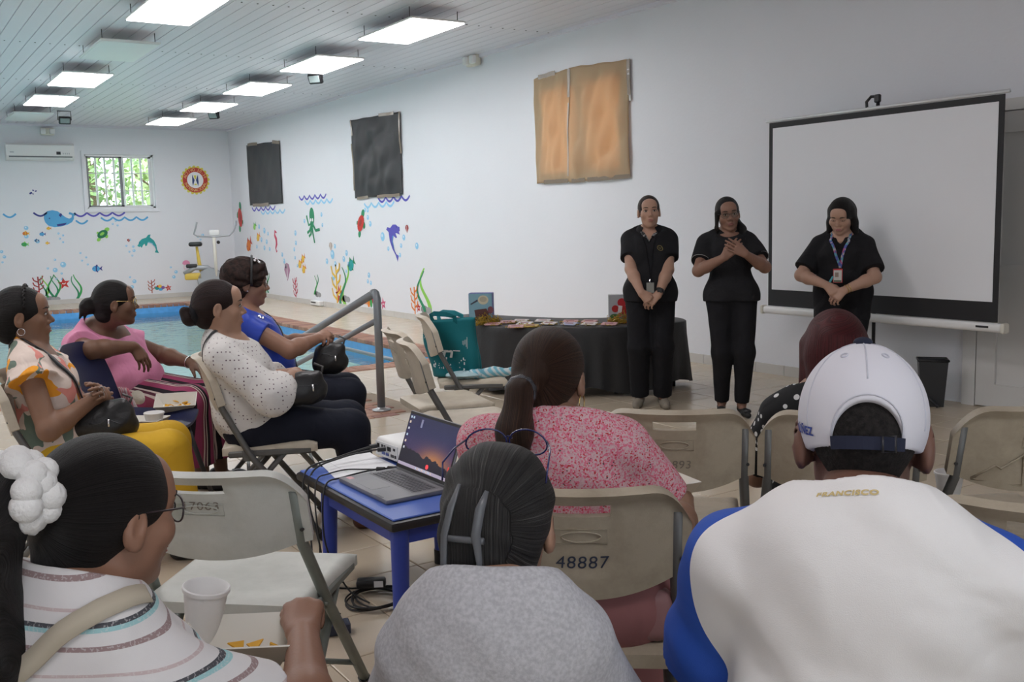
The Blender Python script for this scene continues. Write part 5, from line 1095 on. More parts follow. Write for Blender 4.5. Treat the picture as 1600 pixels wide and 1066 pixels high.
def surface_net(F, h, pad=0.02):
    lo, hi = F.bounds(); lo = lo-pad; hi = hi+pad; C = 4
    n = (np.ceil((hi-lo)/h/C).astype(int)+1)*C; nc = n//C
    g = np.stack(np.meshgrid(*[(np.arange(k)*C+(C-1)/2)*h+lo[i] for i, k in enumerate(nc)], indexing='ij'), -1).reshape(-1, 3).astype(f32)
    dc = F(g).reshape(nc); act = np.abs(dc) < C*h*0.95+h*0.5
    D = np.repeat(np.repeat(np.repeat(dc, C, 0), C, 1), C, 2)
    A = np.argwhere(act); o = np.stack(np.meshgrid(*[np.arange(C)]*3, indexing='ij'), -1).reshape(-1, 3)
    I = (A[:, None, :]*C+o[None]); D[I[..., 0], I[..., 1], I[..., 2]] = F((I*h+lo).astype(f32), (C-1)*h)
    S = D < 0
    cnt = np.zeros(n-1, np.int8)
    for i in (0, 1):
        for j in (0, 1):
            for k in (0, 1): cnt += S[i:n[0]-1+i, j:n[1]-1+j, k:n[2]-1+k]
    cells = np.argwhere((cnt > 0) & (cnt < 8)); idx = np.full(n-1, -1, np.int64); idx[cells[:, 0], cells[:, 1], cells[:, 2]] = np.arange(len(cells))
    acc = np.zeros((len(cells), 3)); num = np.zeros(len(cells)); corners = [(i, j, k) for i in (0, 1) for j in (0, 1) for k in (0, 1)]
    for a in corners:
        for ax in range(3):
            if a[ax]: continue
            b = list(a); b[ax] = 1; ia = cells+np.array(a); ib = cells+np.array(b)
            da, db = D[ia[:, 0], ia[:, 1], ia[:, 2]], D[ib[:, 0], ib[:, 1], ib[:, 2]]; m = (da < 0) != (db < 0)
            t = np.where(m, da/np.where(m, da-db, 1), 0); p = ia+0.0; p[:, ax] += t; acc[m] += p[m]; num[m] += 1
    V = acc/num[:, None]*h+lo; Q = []
    for ax in range(3):
        u, v = (ax+1) % 3, (ax+2) % 3; sl0 = [slice(0, n[i]) for i in range(3)]; sl1 = list(sl0); sl0[ax] = slice(0, n[ax]-1); sl1[ax] = slice(1, n[ax])
        ch = S[tuple(sl0)] != S[tuple(sl1)]; E_ = np.argwhere(ch); E_ = E_[(E_[:, u] > 0) & (E_[:, v] > 0) & (E_[:, u] < n[u]-1) & (E_[:, v] < n[v]-1)]
        inside = S[E_[:, 0], E_[:, 1], E_[:, 2]]
        def cid(du, dv):
            e = E_.copy(); e[:, u] -= du; e[:, v] -= dv; return idx[e[:, 0], e[:, 1], e[:, 2]]
        q = np.stack([cid(1, 1), cid(0, 1), cid(0, 0), cid(1, 0)], 1); q[~inside] = q[~inside][:, ::-1]; Q.append(q)
    Q = np.concatenate(Q); Q = Q[(Q >= 0).all(1)]
    # one Newton step on to the true surface
    e = h*0.35; P = V.astype(f32); d0 = F(P); G = np.stack([F(P+np.array([e if i == k else 0 for i in range(3)], f32))-d0 for k in range(3)], 1)/e
    gl = np.linalg.norm(G, axis=1)+1e-6; st = np.clip(d0/gl, -0.5*h, 0.5*h); V = V-(G/gl[:, None])*(st*(gl > 0.3))[:, None]
    return V, Q
def net_mesh(name, F, h, m, parent, flow=None, mats=None):
    V, Q = surface_net(F, h); me = bpy.data.meshes.new(name); me.vertices.add(len(V)); me.vertices.foreach_set('co', V.astype(f32).ravel())
    me.loops.add(Q.size); me.loops.foreach_set('vertex_index', Q.astype(np.int32).ravel()); me.polygons.add(len(Q))
    me.polygons.foreach_set('loop_start', np.arange(0, Q.size, 4, dtype=np.int32)); me.update(calc_edges=True); me.shade_smooth()
    if flow is not None:
        at = me.attributes.new('flow', 'FLOAT_VECTOR', 'POINT'); at.data.foreach_set('vector', flow(V).astype(f32).ravel())
    me.materials.append(m); return link(name, me, parent)
def project(F, p, off=0.004, it=6):
    P = np.array(p, f32).reshape(-1, 3).copy()
    for _ in range(it):
        d = F(P)-off; e = 0.004; G = np.stack([F(P+np.array([e if i == k else 0 for i in range(3)], f32))-d-off for k in range(3)], 1)/e
        gl = np.linalg.norm(G, axis=1)+1e-5; P = (P-G/gl[:, None]*np.clip(d/gl, -0.04, 0.04)[:, None]).astype(f32)
    return P, G/gl[:, None]
def ik(s, w, a, b, hint):
    s, w, hint = np.array(s, float), np.array(w, float), np.array(hint, float); d = w-s; L = np.linalg.norm(d)
    if L > a+b-0.005: w = s+d/L*(a+b-0.005); L = a+b-0.005; d = w-s
    u = d/L; x = (a*a-b*b+L*L)/(2*L); h2 = max(0.0, a*a-x*x); n = hint-u*(hint@u); n /= np.linalg.norm(n)+1e-9
    return s+u*x+n*math.sqrt(h2), w

# ---- skin, hair and cloth materials
def skin_mat(name, c):
    m = mat('skin_'+name, c, 0.48, spec=0.35, bump=0.06, bscale=120, var=0.07, vscale=18)
    b = m.node_tree.nodes['Principled BSDF']; b.inputs['Subsurface Weight'].default_value = 0.0; return m
def hair_mat(name, dark, light, streak=0.0, rough=0.38, scale=(90, 5, 5)):
    m = bpy.data.materials.new('hair_'+name); m.use_nodes = True; N, L = nodes_of(m); b = N['Principled BSDF']; b.inputs['Roughness'].default_value = rough+0.1; b.inputs['Specular IOR Level'].default_value = 0.22
    at = N.new('ShaderNodeAttribute'); at.attribute_name = 'flow'; mp = N.new('ShaderNodeMapping'); mp.inputs['Scale'].default_value = scale; L.new(at.outputs['Vector'], mp.inputs['Vector'])
    n = N.new('ShaderNodeTexNoise'); n.inputs['Scale'].default_value = 1.0; n.inputs['Detail'].default_value = 5; n.inputs['Roughness'].default_value = 0.65; L.new(mp.outputs[0], n.inputs['Vector'])
    st = [(0.35, dark), (0.62, light)]
    if streak: st += [(0.66, tuple(min(1, c*streak) for c in light)), (0.72, light)]
    L.new(ramp(N, L, n.outputs['Fac'], st), b.inputs['Base Color'])
    bp = N.new('ShaderNodeBump'); bp.inputs['Strength'].default_value = 0.9; bp.inputs['Distance'].default_value = 0.006; L.new(n.outputs['Fac'], bp.inputs['Height']); L.new(bp.outputs[0], b.inputs['Normal']); return m
def cloth_mat(name, col, rough=0.8, bump=0.25, fold=14.0, builder=None):
    m = bpy.data.materials.new('cloth_'+name); m.use_nodes = True; N, L = nodes_of(m); b = N['Principled BSDF']; b.inputs['Roughness'].default_value = rough; b.inputs['Specular IOR Level'].default_value = 0.25
    b.inputs['Base Color'].default_value = (*col, 1); tc = N.new('ShaderNodeTexCoord')
    if builder: L.new(builder(N, L, tc.outputs['Object']), b.inputs['Base Color'])
    n = N.new('ShaderNodeTexNoise'); n.inputs['Scale'].default_value = fold; n.inputs['Detail'].default_value = 2; n.inputs['Distortion'].default_value = 0.8; L.new(tc.outputs['Object'], n.inputs['Vector'])
    w = N.new('ShaderNodeTexNoise'); w.inputs['Scale'].default_value = 700; L.new(tc.outputs['Object'], w.inputs['Vector'])
    hsum = math_node(N, L, 'MULTIPLY_ADD', w.outputs['Fac'], 0.03, n.outputs['Fac'])
    bp = N.new('ShaderNodeBump'); bp.inputs['Strength'].default_value = bump; bp.inputs['Distance'].default_value = 0.03; L.new(hsum, bp.inputs['Height']); L.new(bp.outputs[0], b.inputs['Normal']); return m
def mixc(N, L, fac, a, b):
    m = N.new('ShaderNodeMix'); m.data_type = 'RGBA'; L.new(fac, m.inputs[0])
    for i, v in ((6, a), (7, b)):
        if isinstance(v, tuple): m.inputs[i].default_value = (*v, 1)
        else: L.new(v, m.inputs[i])
    return m.outputs[2]
def noise(N, L, vec, scale, detail=3, dist=0.0):
    n = N.new('ShaderNodeTexNoise'); n.inputs['Scale'].default_value = scale; n.inputs['Detail'].default_value = detail; n.inputs['Distortion'].default_value = dist; L.new(vec, n.inputs['Vector']); return n.outputs['Fac']
def voro(N, L, vec, scale, rnd=1.0, out='Distance'):
    n = N.new('ShaderNodeTexVoronoi'); n.inputs['Scale'].default_value = scale; n.inputs['Randomness'].default_value = rnd; L.new(vec, n.inputs['Vector']); return n.outputs[out]

# ---- anatomy
def head_sdf(jaw=1.0, nose=1.0, full=0.0, ear=1.0):
    H = SDF()
    H.ell((0, -0.014, 0.028), (0.073, 0.092, 0.083), 0.02)
    H.ell((0, 0.022, -0.030), (0.0555+full*0.007, 0.064, 0.078), 0.03)
    H.cone((-0.017*jaw, 0.038, -0.082), (0.017*jaw, 0.038, -0.082), 0.026, 0.026, 0.03)
    H.ell((0, 0.066, -0.096), (0.022, 0.020, 0.018), 0.025)
    for s in (-1, 1):
        H.ell((s*0.040, 0.055, -0.022), (0.026+full*0.006, 0.024, 0.026), 0.025)
        H.ell((s*0.035, 0.014, -0.056), (0.018+full*0.014, 0.030, 0.028), 0.03)
    H.cone((-0.036, 0.070, 0.027), (0.036, 0.070, 0.027), 0.013, 0.013, 0.02)
    H.ell((0, 0.058, 0.055), (0.05, 0.030, 0.035), 0.03)
    for s in (-1, 1): H.ell((s*0.031, 0.100, 0.008), (0.017, 0.021, 0.011), 0.012, neg=True)
    for s in (-1, 1): H.ell((s*0.031, 0.0742, 0.0095), (0.0148, 0.0128, 0.0118), 0.004)
    H.cone((0, 0.080, 0.014), (0, 0.099*1.0+0.004*nose, -0.022), 0.0068, 0.0102, 0.010)
    for s in (-1, 1): H.ell((s*0.0115, 0.090, -0.029), (0.0095, 0.010, 0.008), 0.006)
    H.ell((0, 0.078, -0.058), (0.026, 0.016, 0.020), 0.014)
    H.cone((-0.016, 0.087, -0.0555), (0.016, 0.087, -0.0555), 0.0045, 0.0045, 0.006, sq=((0, 0, 1), 0.9))
    H.cone((-0.013, 0.086, -0.0665), (0.013, 0.086, -0.0665), 0.0055, 0.0055, 0.006)
    for s in (-1, 1):
        M = rotm(0, -12, 0)
        H.ell((s*(0.079+0.006*(ear-1)*4), -0.010, -0.008*ear), (0.010*ear, 0.019*ear, 0.032*ear), 0.008, M)
        H.ell((s*0.087, -0.007, 0.000), (0.006, 0.010, 0.019), 0.006, M, neg=True)
        H.ell((s*0.077, -0.006, -0.032), (0.008, 0.009, 0.010), 0.008)
    return H
def hand_prims(S, w, d, n, side, curl=(20, 30, 25), thumb=(35, 15), sc=1.0, spread=4.0):
    """w wrist, d finger direction, n back-of-hand normal; side=+1 when the thumb lies along d x n"""
    d = np.array(d, float); d /= np.linalg.norm(d); n = np.array(n, float); n = n-d*(n@d); n /= np.linalg.norm(n); t = np.cross(d, n)*side; w = np.array(w, float)
    L = [(0.030, 0.078, (0.040, 0.024, 0.019), 0.0086), (0.010, 0.082, (0.044, 0.028, 0.020), 0.0088), (-0.010, 0.078, (0.040, 0.026, 0.019), 0.0084), (-0.028, 0.070, (0.031, 0.020, 0.017), 0.0074)]
    for k, (o, pl, seg, r) in enumerate(L):
        a = w+t*o*0.55*sc+d*0.008; b = w+(t*o+d*pl)*sc+n*0.004*(1 if k in (1, 2) else 0)
        S.cone(a, b, 0.0135*sc, 0.0115*sc, 0.012, sq=None)
        ang = 0; p = b; sp = math.radians(spread*(1.5-k)); dd0 = d*math.cos(sp)+t*math.sin(sp)
        for j in range(3):
            ang += math.radians(curl[j]*(1+0.06*k)); v = dd0*math.cos(ang)-n*math.sin(ang); q = p+v*seg[j]*sc
            S.cone(p, q, (r-0.0007*j)*sc, (r-0.0007*(j+1))*sc, 0.003); p = q
    a = w+t*0.016*sc+d*0.012; v = d*math.cos(math.radians(thumb[0]))+t*math.sin(math.radians(thumb[0]))-n*0.25; v /= np.linalg.norm(v); b = a+v*0.046*sc
    S.cone(a, b, 0.0165*sc, 0.012*sc, 0.012); v2 = d*math.cos(math.radians(thumb[1]))+t*math.sin(math.radians(thumb[1]))-n*0.35; v2 /= np.linalg.norm(v2)
    c = b+v2*0.032*sc; S.cone(b, c, 0.0112*sc, 0.010*sc, 0.004); S.cone(c, c+(v2-n*0.2)*0.024*sc, 0.010*sc, 0.0082*sc, 0.004)
def unit(v): v = np.array(v, float); return v/np.linalg.norm(v)
class Person: pass
def person(label, T, head_xy=None, origin=None, az=0, seated=True, hip=0.50, head_off=(0, 0.0), lean=None, sw=0.165, g=1.0, belly=0.0, bust=1.0, twist=0,
           head=(0, 0, 0), hands=None, feet=None, skin=None, arm=1.0, hs=1.0, upper=0.27, fore=0.235, full=0.0, h=0.0060, hint=((-0.6, -0.6, -0.6), (0.6, -0.6, -0.6)), curl=None, legr=1.0, neck_y=None, neck_dz=0.0, jaw=1.0, slope=0.0, toe_out=8, ear=1.0):
    p = Person(); a = math.radians(az); Rw = np.array([[math.cos(a), math.sin(a), 0], [-math.sin(a), math.cos(a), 0], [0, 0, 1]])
    if origin is not None and head_xy is not None:
        ho = Rw.T@np.array([head_xy[0]-origin[0], head_xy[1]-origin[1], 0.0]); head_off = (ho[0], ho[1])
    if origin is None: o = np.array([head_xy[0], head_xy[1], 0.0])-Rw@np.array([head_off[0], head_off[1], 0])
    else: o = np.array([origin[0], origin[1], 0.0])
    o[2] = 0.0; p.az = az; p.origin = o; p.Rw = Rw; p.T = T; p.root = thing('person', label, 'person', o, a)
    p.loc = lambda q: Rw.T@(np.array(q, float)-o)          # world -> person space
    hc = np.array([head_off[0], head_off[1], T-0.113*hs]); p.hc = hc; p.hs = hs; p.HR = rotm(*head)
    neck = np.array([head_off[0]*0.9, (head_off[1]-0.035) if neck_y is None else neck_y, T-0.240*hs+neck_dz]); p.neck = neck
    hipc = np.array([0, 0, hip]); p.hipc = hipc; sp = neck-hipc; ct, stw = math.cos(math.radians(twist)), math.sin(math.radians(twist))
    rx = np.array([ct, -stw, 0]); fy = np.array([stw, ct, 0]); up = unit(sp); p.rx, p.fy = rx, fy
    s1 = hipc+sp*0.30; s2 = hipc+sp*0.66; shz = -0.078-slope; p.s1, p.s2 = s1, s2
    sh = [neck+rx*s*(sw-0.018)+np.array([0, 0, shz])+fy*0.0 for s in (-1, 1)]; p.sh = sh
    Mch = np.stack([rx, fy, np.array([0, 0, 1.0])], 1)
    def torso(S, i=0.0, chest=True):
        S.ell(hipc+np.array([0, -0.01, 0.03]), (0.168*g+i, 0.118*g+i, 0.125+i), 0.05)
        S.ell(s1+np.array([0, 0.005, 0]), (0.140*g+i+belly*0.3, 0.105*g+i, 0.13+i), 0.06)
        if belly: S.ell(s1+fy*(0.045+belly*0.45)+np.array([0, 0, -0.02]), (0.125*g+i+belly*0.25, 0.085+i+belly*0.55, 0.115+i), 0.06)
        S.ell(s2, (0.148*g+i, 0.100*g**0.5+i, 0.165+i), 0.06, Mch)
        if bust:
            for s in (-1, 1): S.ell(s2+rx*s*0.072*g**0.5+fy*0.070*g**0.5+np.array([0, 0, -0.015-0.02*(g-1)]), (0.066*bust+i, 0.055*bust+i, 0.064*bust+i), 0.055, Mch)
        S.cone(sh[0]+rx*0.025, sh[1]-rx*0.025, 0.046+i, 0.046+i, 0.04)
        for s, q in ((-1, sh[0]), (1, sh[1])): S.cone(neck+rx*s*0.030+np.array([0, -0.010, -0.022]), q-rx*s*0.015+np.array([0, -0.004, 0.004]), 0.040+i, 0.040+i, 0.04)
        S.ell(s2+np.array([0, 0, 0.085])-fy*0.035, (0.130*g**0.5+i, 0.065+i, 0.11+i), 0.05, Mch)
    p.torso = torso
    B = SDF(); torso(B, -0.006)
    Hd = head_sdf(jaw=jaw, full=full, ear=ear); p.H = Hd
    for i_ in range(len(Hd.it)):
        pass
    B.cone(neck+np.array([0, 0, -0.03]), hc+p.HR@np.array([0, -0.022, -0.045]), 0.049*(0.8+0.2*g), 0.044*(0.8+0.2*g), 0.03)
    B.cone(hc+p.HR@np.array([0, 0.01, -0.075])*hs, neck+np.array([0, 0.01, 0.0]), 0.036+full*0.009, 0.044, 0.03)
    B.join(Hd, hc, p.HR*1.0, 0.018)
    if hs != 1.0: pass
    p.elb, p.wr = [None, None], [None, None]
    up_l, fo_l = upper*arm, fore*arm
    for k, s in enumerate((-1, 1)):
        hd = hands[k]; e, w = ik(sh[k], hd['w'], up_l, fo_l, hd.get('hint', hint[k])); p.elb[k], p.wr[k] = e, w
        B.cone(sh[k], e, 0.046*g**0.6, 0.041*g**0.5, 0.025); fm = e+(w-e)*0.3
        B.cone(e, fm, 0.041*g**0.4, 0.042*g**0.4, 0.02); B.cone(fm, w, 0.042*g**0.4, 0.026*g**0.2, 0.02)
        if hd.get('d') is not None: hand_prims(B, w, hd['d'], hd['n'], hd.get('side', 1), hd.get('curl', (20, 30, 25)), hd.get('thumb', (35, 15)), hd.get('sc', 0.95), hd.get('spread', 4))
    p.hipj = [hipc+np.array([s*0.088*g**0.5, 0, -0.01]) for s in (-1, 1)]; p.knee, p.ank = [None, None], [None, None]
    th_l, sk_l = (0.43, 0.40) if seated else ((hip-0.075)*0.515, (hip-0.075)*0.50)
    for k in range(2):
        kn, an = ik(p.hipj[k], feet[k], th_l, sk_l, (0.0 if k == 0 else 0.0, 1.0, 0.35 if seated else 0.0)); p.knee[k], p.ank[k] = kn, an
        B.cone(p.hipj[k], kn, 0.088*legr*g**0.5, 0.058*legr, 0.03); cm = kn+(an-kn)*0.32
        B.cone(kn, cm, 0.055*legr, 0.056*legr, 0.02); B.cone(cm, an, 0.054*legr, 0.036, 0.02)
        to = math.radians(toe_out*(-1 if k == 0 else 1)); fd = np.array([math.sin(to), math.cos(to), 0]); an2 = an
        B.cone(an2+np.array([0, -0.035, -0.045]), an2+fd*0.10+np.array([0, 0, -0.053]), 0.030, 0.026, 0.02); B.cone(an2+fd*0.10+np.array([0, 0, -0.053]), an2+fd*0.165+np.array([0, 0, -0.058]), 0.026, 0.018, 0.02); p.__dict__.setdefault('fd', []).append(fd)
    p.B = B; p.skin = skin; p.body = net_mesh('body', B, h, skin, p.root)
    Mh = Matrix([[*p.HR[i], hc[i]] for i in range(3)]+[[0, 0, 0, 1]]); p.Mh = Mh
    return p
def face(p, lips=(0.30, 0.09, 0.08), brow=(0.02, 0.015, 0.012), closed=False, iris=(0.03, 0.015, 0.01)):
    for s in (-1, 1):
        q = MB(); q.sphere((s*0.031, 0.0762, 0.0072), 0.0136, 8, 0, (1, 1, 0.58 if not closed else 0.2)); o = q.build('eye', mat('eye_white', (0.40, 0.37, 0.34), 0.25), p.root, True); o.matrix_local = p.Mh
        q = MB(); q.sphere((s*0.031, 0.0853, 0.0075), 0.0064, 8, 0, (1, 0.8, 1.0 if not closed else 0.3)); o = q.build('iris', mat('iris', iris, 0.1), p.root, True); o.matrix_local = p.Mh
        q = MB(); q.tube([(s*(0.031+0.0165*math.cos(t)), 0.0835+0.005*math.sin(t)-abs(math.cos(t))*0.004, 0.0080+0.0082*math.sin(t)*(1 if not closed else -0.3)) for t in [math.pi*k/8 for k in range(9)]], 0.0014, 5); o = q.build('eyelash', mat('lash', (0.01, 0.008, 0.008), 0.6), p.root, True); o.matrix_local = p.Mh
        pts = [(s*x, 0, z) for x, z in ((0.014, 0.0295), (0.024, 0.0330), (0.036, 0.0335), (0.046, 0.0295))]
        P = [(x, 0.090-0.02*(abs(x)/0.05)**2, z) for x, _, z in pts]; P, n_ = project(p.H, P, 0.0004); P[:, 2] = [z for _, _, z in pts]; q = MB(); q.tube([tuple(v) for v in P], [0.0022, 0.0032, 0.003, 0.0012], 6); o = q.build('eyebrow', mat('brow_%d' % int(brow[0]*1000), brow, 0.8), p.root, True); o.matrix_local = p.Mh
    L = SDF(); L.cone((-0.017, 0.0885, -0.0565), (0.017, 0.0885, -0.0565), 0.0045, 0.0045, 0.004); L.cone((-0.014, 0.0885, -0.0660), (0.014, 0.0885, -0.0660), 0.0056, 0.0056, 0.004)
    q = MB(); up_, lo_ = [], []
    for k in range(9):
        x = -0.0245+0.049*k/8; b_ = 0.0045*math.sin(math.pi*k/8); up_.append((x, 0.10, -0.0570+b_*0.6)); lo_.append((x, 0.10, -0.0640-b_*0.5))
    for row, rr in ((up_, 0.0034), (lo_, 0.0042)):
        P, n_ = project(p.H, row, 0.0002); q.tube([tuple(v) for v in P], [rr*max(0.3, math.sin(math.pi*(k+0.5)/9)) for k in range(9)], 6)
    o = q.build('lips', mat('lips_%d' % int(lips[0]*1000), lips, 0.45), p.root, True); o.matrix_local = p.Mh
def hair_flow(kind):
    def f(V):
        x, y, z = V[:, 0], V[:, 1], V[:, 2]
        if kind == 'back':      # combed back: strands run front to back, lines indexed by angle round the y axis
            a = np.arctan2(x, z+0.02); return np.stack([a*0.6, y, np.zeros_like(y)], 1)
        if kind == 'down':      # strands fall; indexed by azimuth
            a = np.arctan2(x, -y); top = np.clip((z-0.06)/0.05, 0, 1); return np.stack([a*0.6*(1-top)+top*y*6, z, top*0], 1)
        if kind == 'tail':      # strands converge on the tie at the back
            a = np.arctan2(x, z-0.02); r = np.sqrt(x*x+(z-0.02)**2); return np.stack([np.where(y > -0.12, a*0.6, x*9), np.where(y > -0.12, r, z), y*0.3], 1)
        return V
    return f
def hair(p, S, m, h=0.0052, flow='back', name='hair'):
    o = net_mesh(name, S, h, m, p.root, hair_flow(flow)); o.matrix_local = p.Mh; return o
def hair_cap(vol=0.012, front=0.0, low=-0.055, side=0.0, temple=0.0):
    S = SDF(); S.ell((0, -0.018, 0.032), (0.074+vol, 0.093+vol, 0.084+vol), 0.02)
    S.cone((0, -0.055, -0.005), (0, -0.060, low), 0.062+vol*0.6, 0.050+vol*0.4, 0.03)
    S.ell((0, 0.090+front, -0.036), (0.062-temple, 0.058, 0.090), 0.012, neg=True)
    for s in (-1, 1): S.ell((s*0.092, 0.026+side, -0.050), (0.032, 0.050, 0.056), 0.010, neg=True)
    return S
def garment(p, S, m, name, h=0.0085):
    return net_mesh(name, S, h, m, p.root)
def folds(amp, k1=38.0, seed=0.0, dirs=((0.5, 0.3, 1.0), (0.8, -0.2, 0.6))):
    d = [np.array(unit(v), f32) for v in dirs]
    def f(P):
        u, v = P@d[0], P@d[1]; return (amp*(np.sin(u*k1+seed+1.7*np.sin(v*k1*0.45+seed*2))*0.6+0.4*np.sin(v*k1*1.6+2.1*np.sin(u*k1*0.3)))).astype(f32)
    return f
def top_sdf(p, i=0.010, sleeve=0.6, hem=None, hem_n=(0, 0, -1), sl_loose=0.012, neck_cut=0.0, vneck=None, fold=0.003, seed=0.0, ease=0.0, flare=1.0):
    S = SDF(); Tn = SDF(); p.torso(Tn, i+ease)
    Tn.cone(p.neck+np.array([0, 0, -0.04]), p.neck+np.array([0, 0.004, 0.03]), 0.060+i, 0.051+i, 0.02)
    if hem is not None:
        for k in range(2): Tn.cone(p.hipj[k]+np.array([0, 0, 0.02]), p.hipj[k]+(p.knee[k]-p.hipj[k])*0.4, 0.094+i, 0.088+i, 0.05)
    if hem is not None: Tn.cut((0, 0, hem) if not hasattr(hem, '__len__') else hem, hem_n)
    Tn.cut(p.neck+np.array([0, 0, 0.018+neck_cut]), unit((0, 0.45, 1)) if vneck is None else unit((0, 0.6, 1)))
    if vneck: Tn.cone(p.neck+np.array([0, 0.075, 0.03]), p.neck+p.fy*0.15+np.array([0, 0, -vneck]), 0.055, 0.004, 0.006, neg=True)
    S.join(Tn, None, None, 0.001)
    A = SDF()
    for k in range(2):
        s, e, w = p.sh[k], p.elb[k], p.wr[k]; r0 = 0.050+i+sl_loose*0.3
        if sleeve <= 1: A.cone(s, s+(e-s)*sleeve, r0, (0.048+i+sl_loose)*flare, 0.03, flat=True)
        else: A.cone(s, e, r0, 0.047+i+sl_loose, 0.03); A.cone(e, e+(w-e)*(sleeve-1), 0.047+i+sl_loose, 0.036+i+sl_loose, 0.03, flat=True)
    S.join(A, None, None, 0.03); S.disp = folds(fold, 34, seed) if fold else None; return S
def pants_sdf(p, i=0.012, end=0.95, waist=None, fold=0.002, seed=0.0, wide=0.0, g=1.0, legr=1.0):
    S = SDF(); S.ell(p.hipc+np.array([0, -0.01, 0.02]), (0.170*g+i, 0.120*g+i, 0.125+i), 0.05)
    for k in range(2):
        hj, kn, an = p.hipj[k], p.knee[k], p.ank[k]; S.cone(hj, kn, 0.090*legr*g**0.5+i, 0.060*legr+i+wide*0.4, 0.04); S.cone(kn, kn+(an-kn)*end, 0.066*legr+i+wide*0.4, 0.043+i+wide, 0.03, flat=True)
    if waist is not None: S.cut((0, 0, waist), (0, 0, 1))
    S.disp = folds(fold, 30, seed); return S
def shoes(p, m, name='shoe', h=0.006, i=0.006, cutz=None, low=True):
    for k in range(2):
        S = SDF(); an, fd = p.ank[k], p.fd[k]; S.cone(an+np.array([0, -0.035, -0.042]), an+fd*0.10+np.array([0, 0, -0.050]), 0.032+i, 0.029+i, 0.02); S.cone(an+fd*0.10+np.array([0, 0, -0.050]), an+fd*0.170+np.array([0, 0, -0.055]), 0.029+i, 0.022+i, 0.02)
        if low: S.ell(an+fd*0.03+np.array([0, 0, 0.01]), (0.045, 0.055, 0.045), 0.012, neg=True)
        S.cut((0, 0, an[2]-0.078), (0, 0, -1)); net_mesh(name, S, h, m, p.root)
def specs(p, m, w=0.029, hh=0.021, tilt=0.0, z=0.006, lens=True, arm_m=None, y=0.098, name='glasses', thick=0.0016):
    o = link(name, None, p.root); q = MB()
    for s in (-1, 1):
        q.tube([(s*0.034+w*math.cos(t), y-0.012*(abs(s*0.034+w*math.cos(t))/0.06)**2, z+hh*math.sin(t)) for t in [2*math.pi*k/20 for k in range(20)]], thick, 5, closed=True)
    q.tube([(-0.007, y+0.002, z+0.004), (0, y+0.004, z+0.007), (0.007, y+0.002, z+0.004)], 0.0015, 5); fr = q.build('rim', m, p.root, True); bpy.data.objects.remove(o); fr.name = name; fr.matrix_local = p.Mh
    for s in (-1, 1):
        q = MB(); q.tube([(s*(0.034+w), y-0.012, z+0.006), (s*0.076, 0.05, z+0.008), (s*0.081, -0.005, z+0.010), (s*0.079, -0.022, z-0.012)], 0.0016, 5); a_ = q.build('temple_arm', arm_m or m, fr, True)
        if lens:
            q = MB(); q.prism([(s*0.034+w*0.96*math.cos(t), z+hh*0.96*math.sin(t)) for t in [2*math.pi*k/20 for k in range(20)]], 0.001, lambda u, v, t_: (u, y-0.012*(abs(u)/0.06)**2+t_, v)); q.build('lens', bpy.data.materials['window_glass'], fr)
    return fr
def earring(p, s, m, r=0.012, hoop=True, z=-0.052):
    q = MB()
    if hoop: q.tube([(s*0.080, -0.006+r*math.cos(t), z-r+0.008+r*math.sin(t)) for t in [2*math.pi*k/20 for k in range(20)]], 0.0014, 5, closed=True)
    else: q.sphere((s*0.084, -0.004, -0.036), 0.005, 8)
    o = q.build('earring', m, p.root, True); o.matrix_local = p.Mh
M_GOLD = mat('gold_metal', (0.75, 0.55, 0.22), 0.25, metal=1.0); M_SILVER = mat('silver_metal', (0.75, 0.75, 0.77), 0.2, metal=1.0)
# ------------------------------------------------------------------ the cast
def HP(px, py, d): c = at_d(px, py, d); return (c[0], c[1]), c[2]+0.113
BLACKC = cloth_mat('black', (0.012, 0.012, 0.014), 0.85, 0.3); BLACKP = cloth_mat('black_trousers', (0.009, 0.009, 0.011), 0.9, 0.3)
NAVYP = cloth_mat('navy_leggings', (0.008, 0.010, 0.020), 0.8, 0.2)
H_BLACK = hair_mat('black', (0.004, 0.0035, 0.0035), (0.014, 0.012, 0.012)); H_BROWN = hair_mat('dark_brown', (0.010, 0.006, 0.005), (0.035, 0.020, 0.015))
HBK = (0.02, 0.015, 0.012)
def strap(p, F, pts, w, m, name='strap', t=0.003, off=0.004, n=24):
    P = [np.array(q, float) for q in pts]; out = []
    for i in range(len(P)-1):
        a, b, c, d = P[max(i-1, 0)], P[i], P[i+1], P[min(i+2, len(P)-1)]
        for k in range(n//(len(P)-1)+1): u = k/(n//(len(P)-1)+1); out.append(0.5*((2*b)+(-a+c)*u+(2*a-5*b+4*c-d)*u*u+(-a+3*b-3*c+d)*u**3))
    out.append(P[-1]); Q, N_ = project(F, out, off); q = MB(); q.ribbon([tuple(v) for v in Q], [tuple(v) for v in N_], w, t); return q.build(name, m, p.root, True)
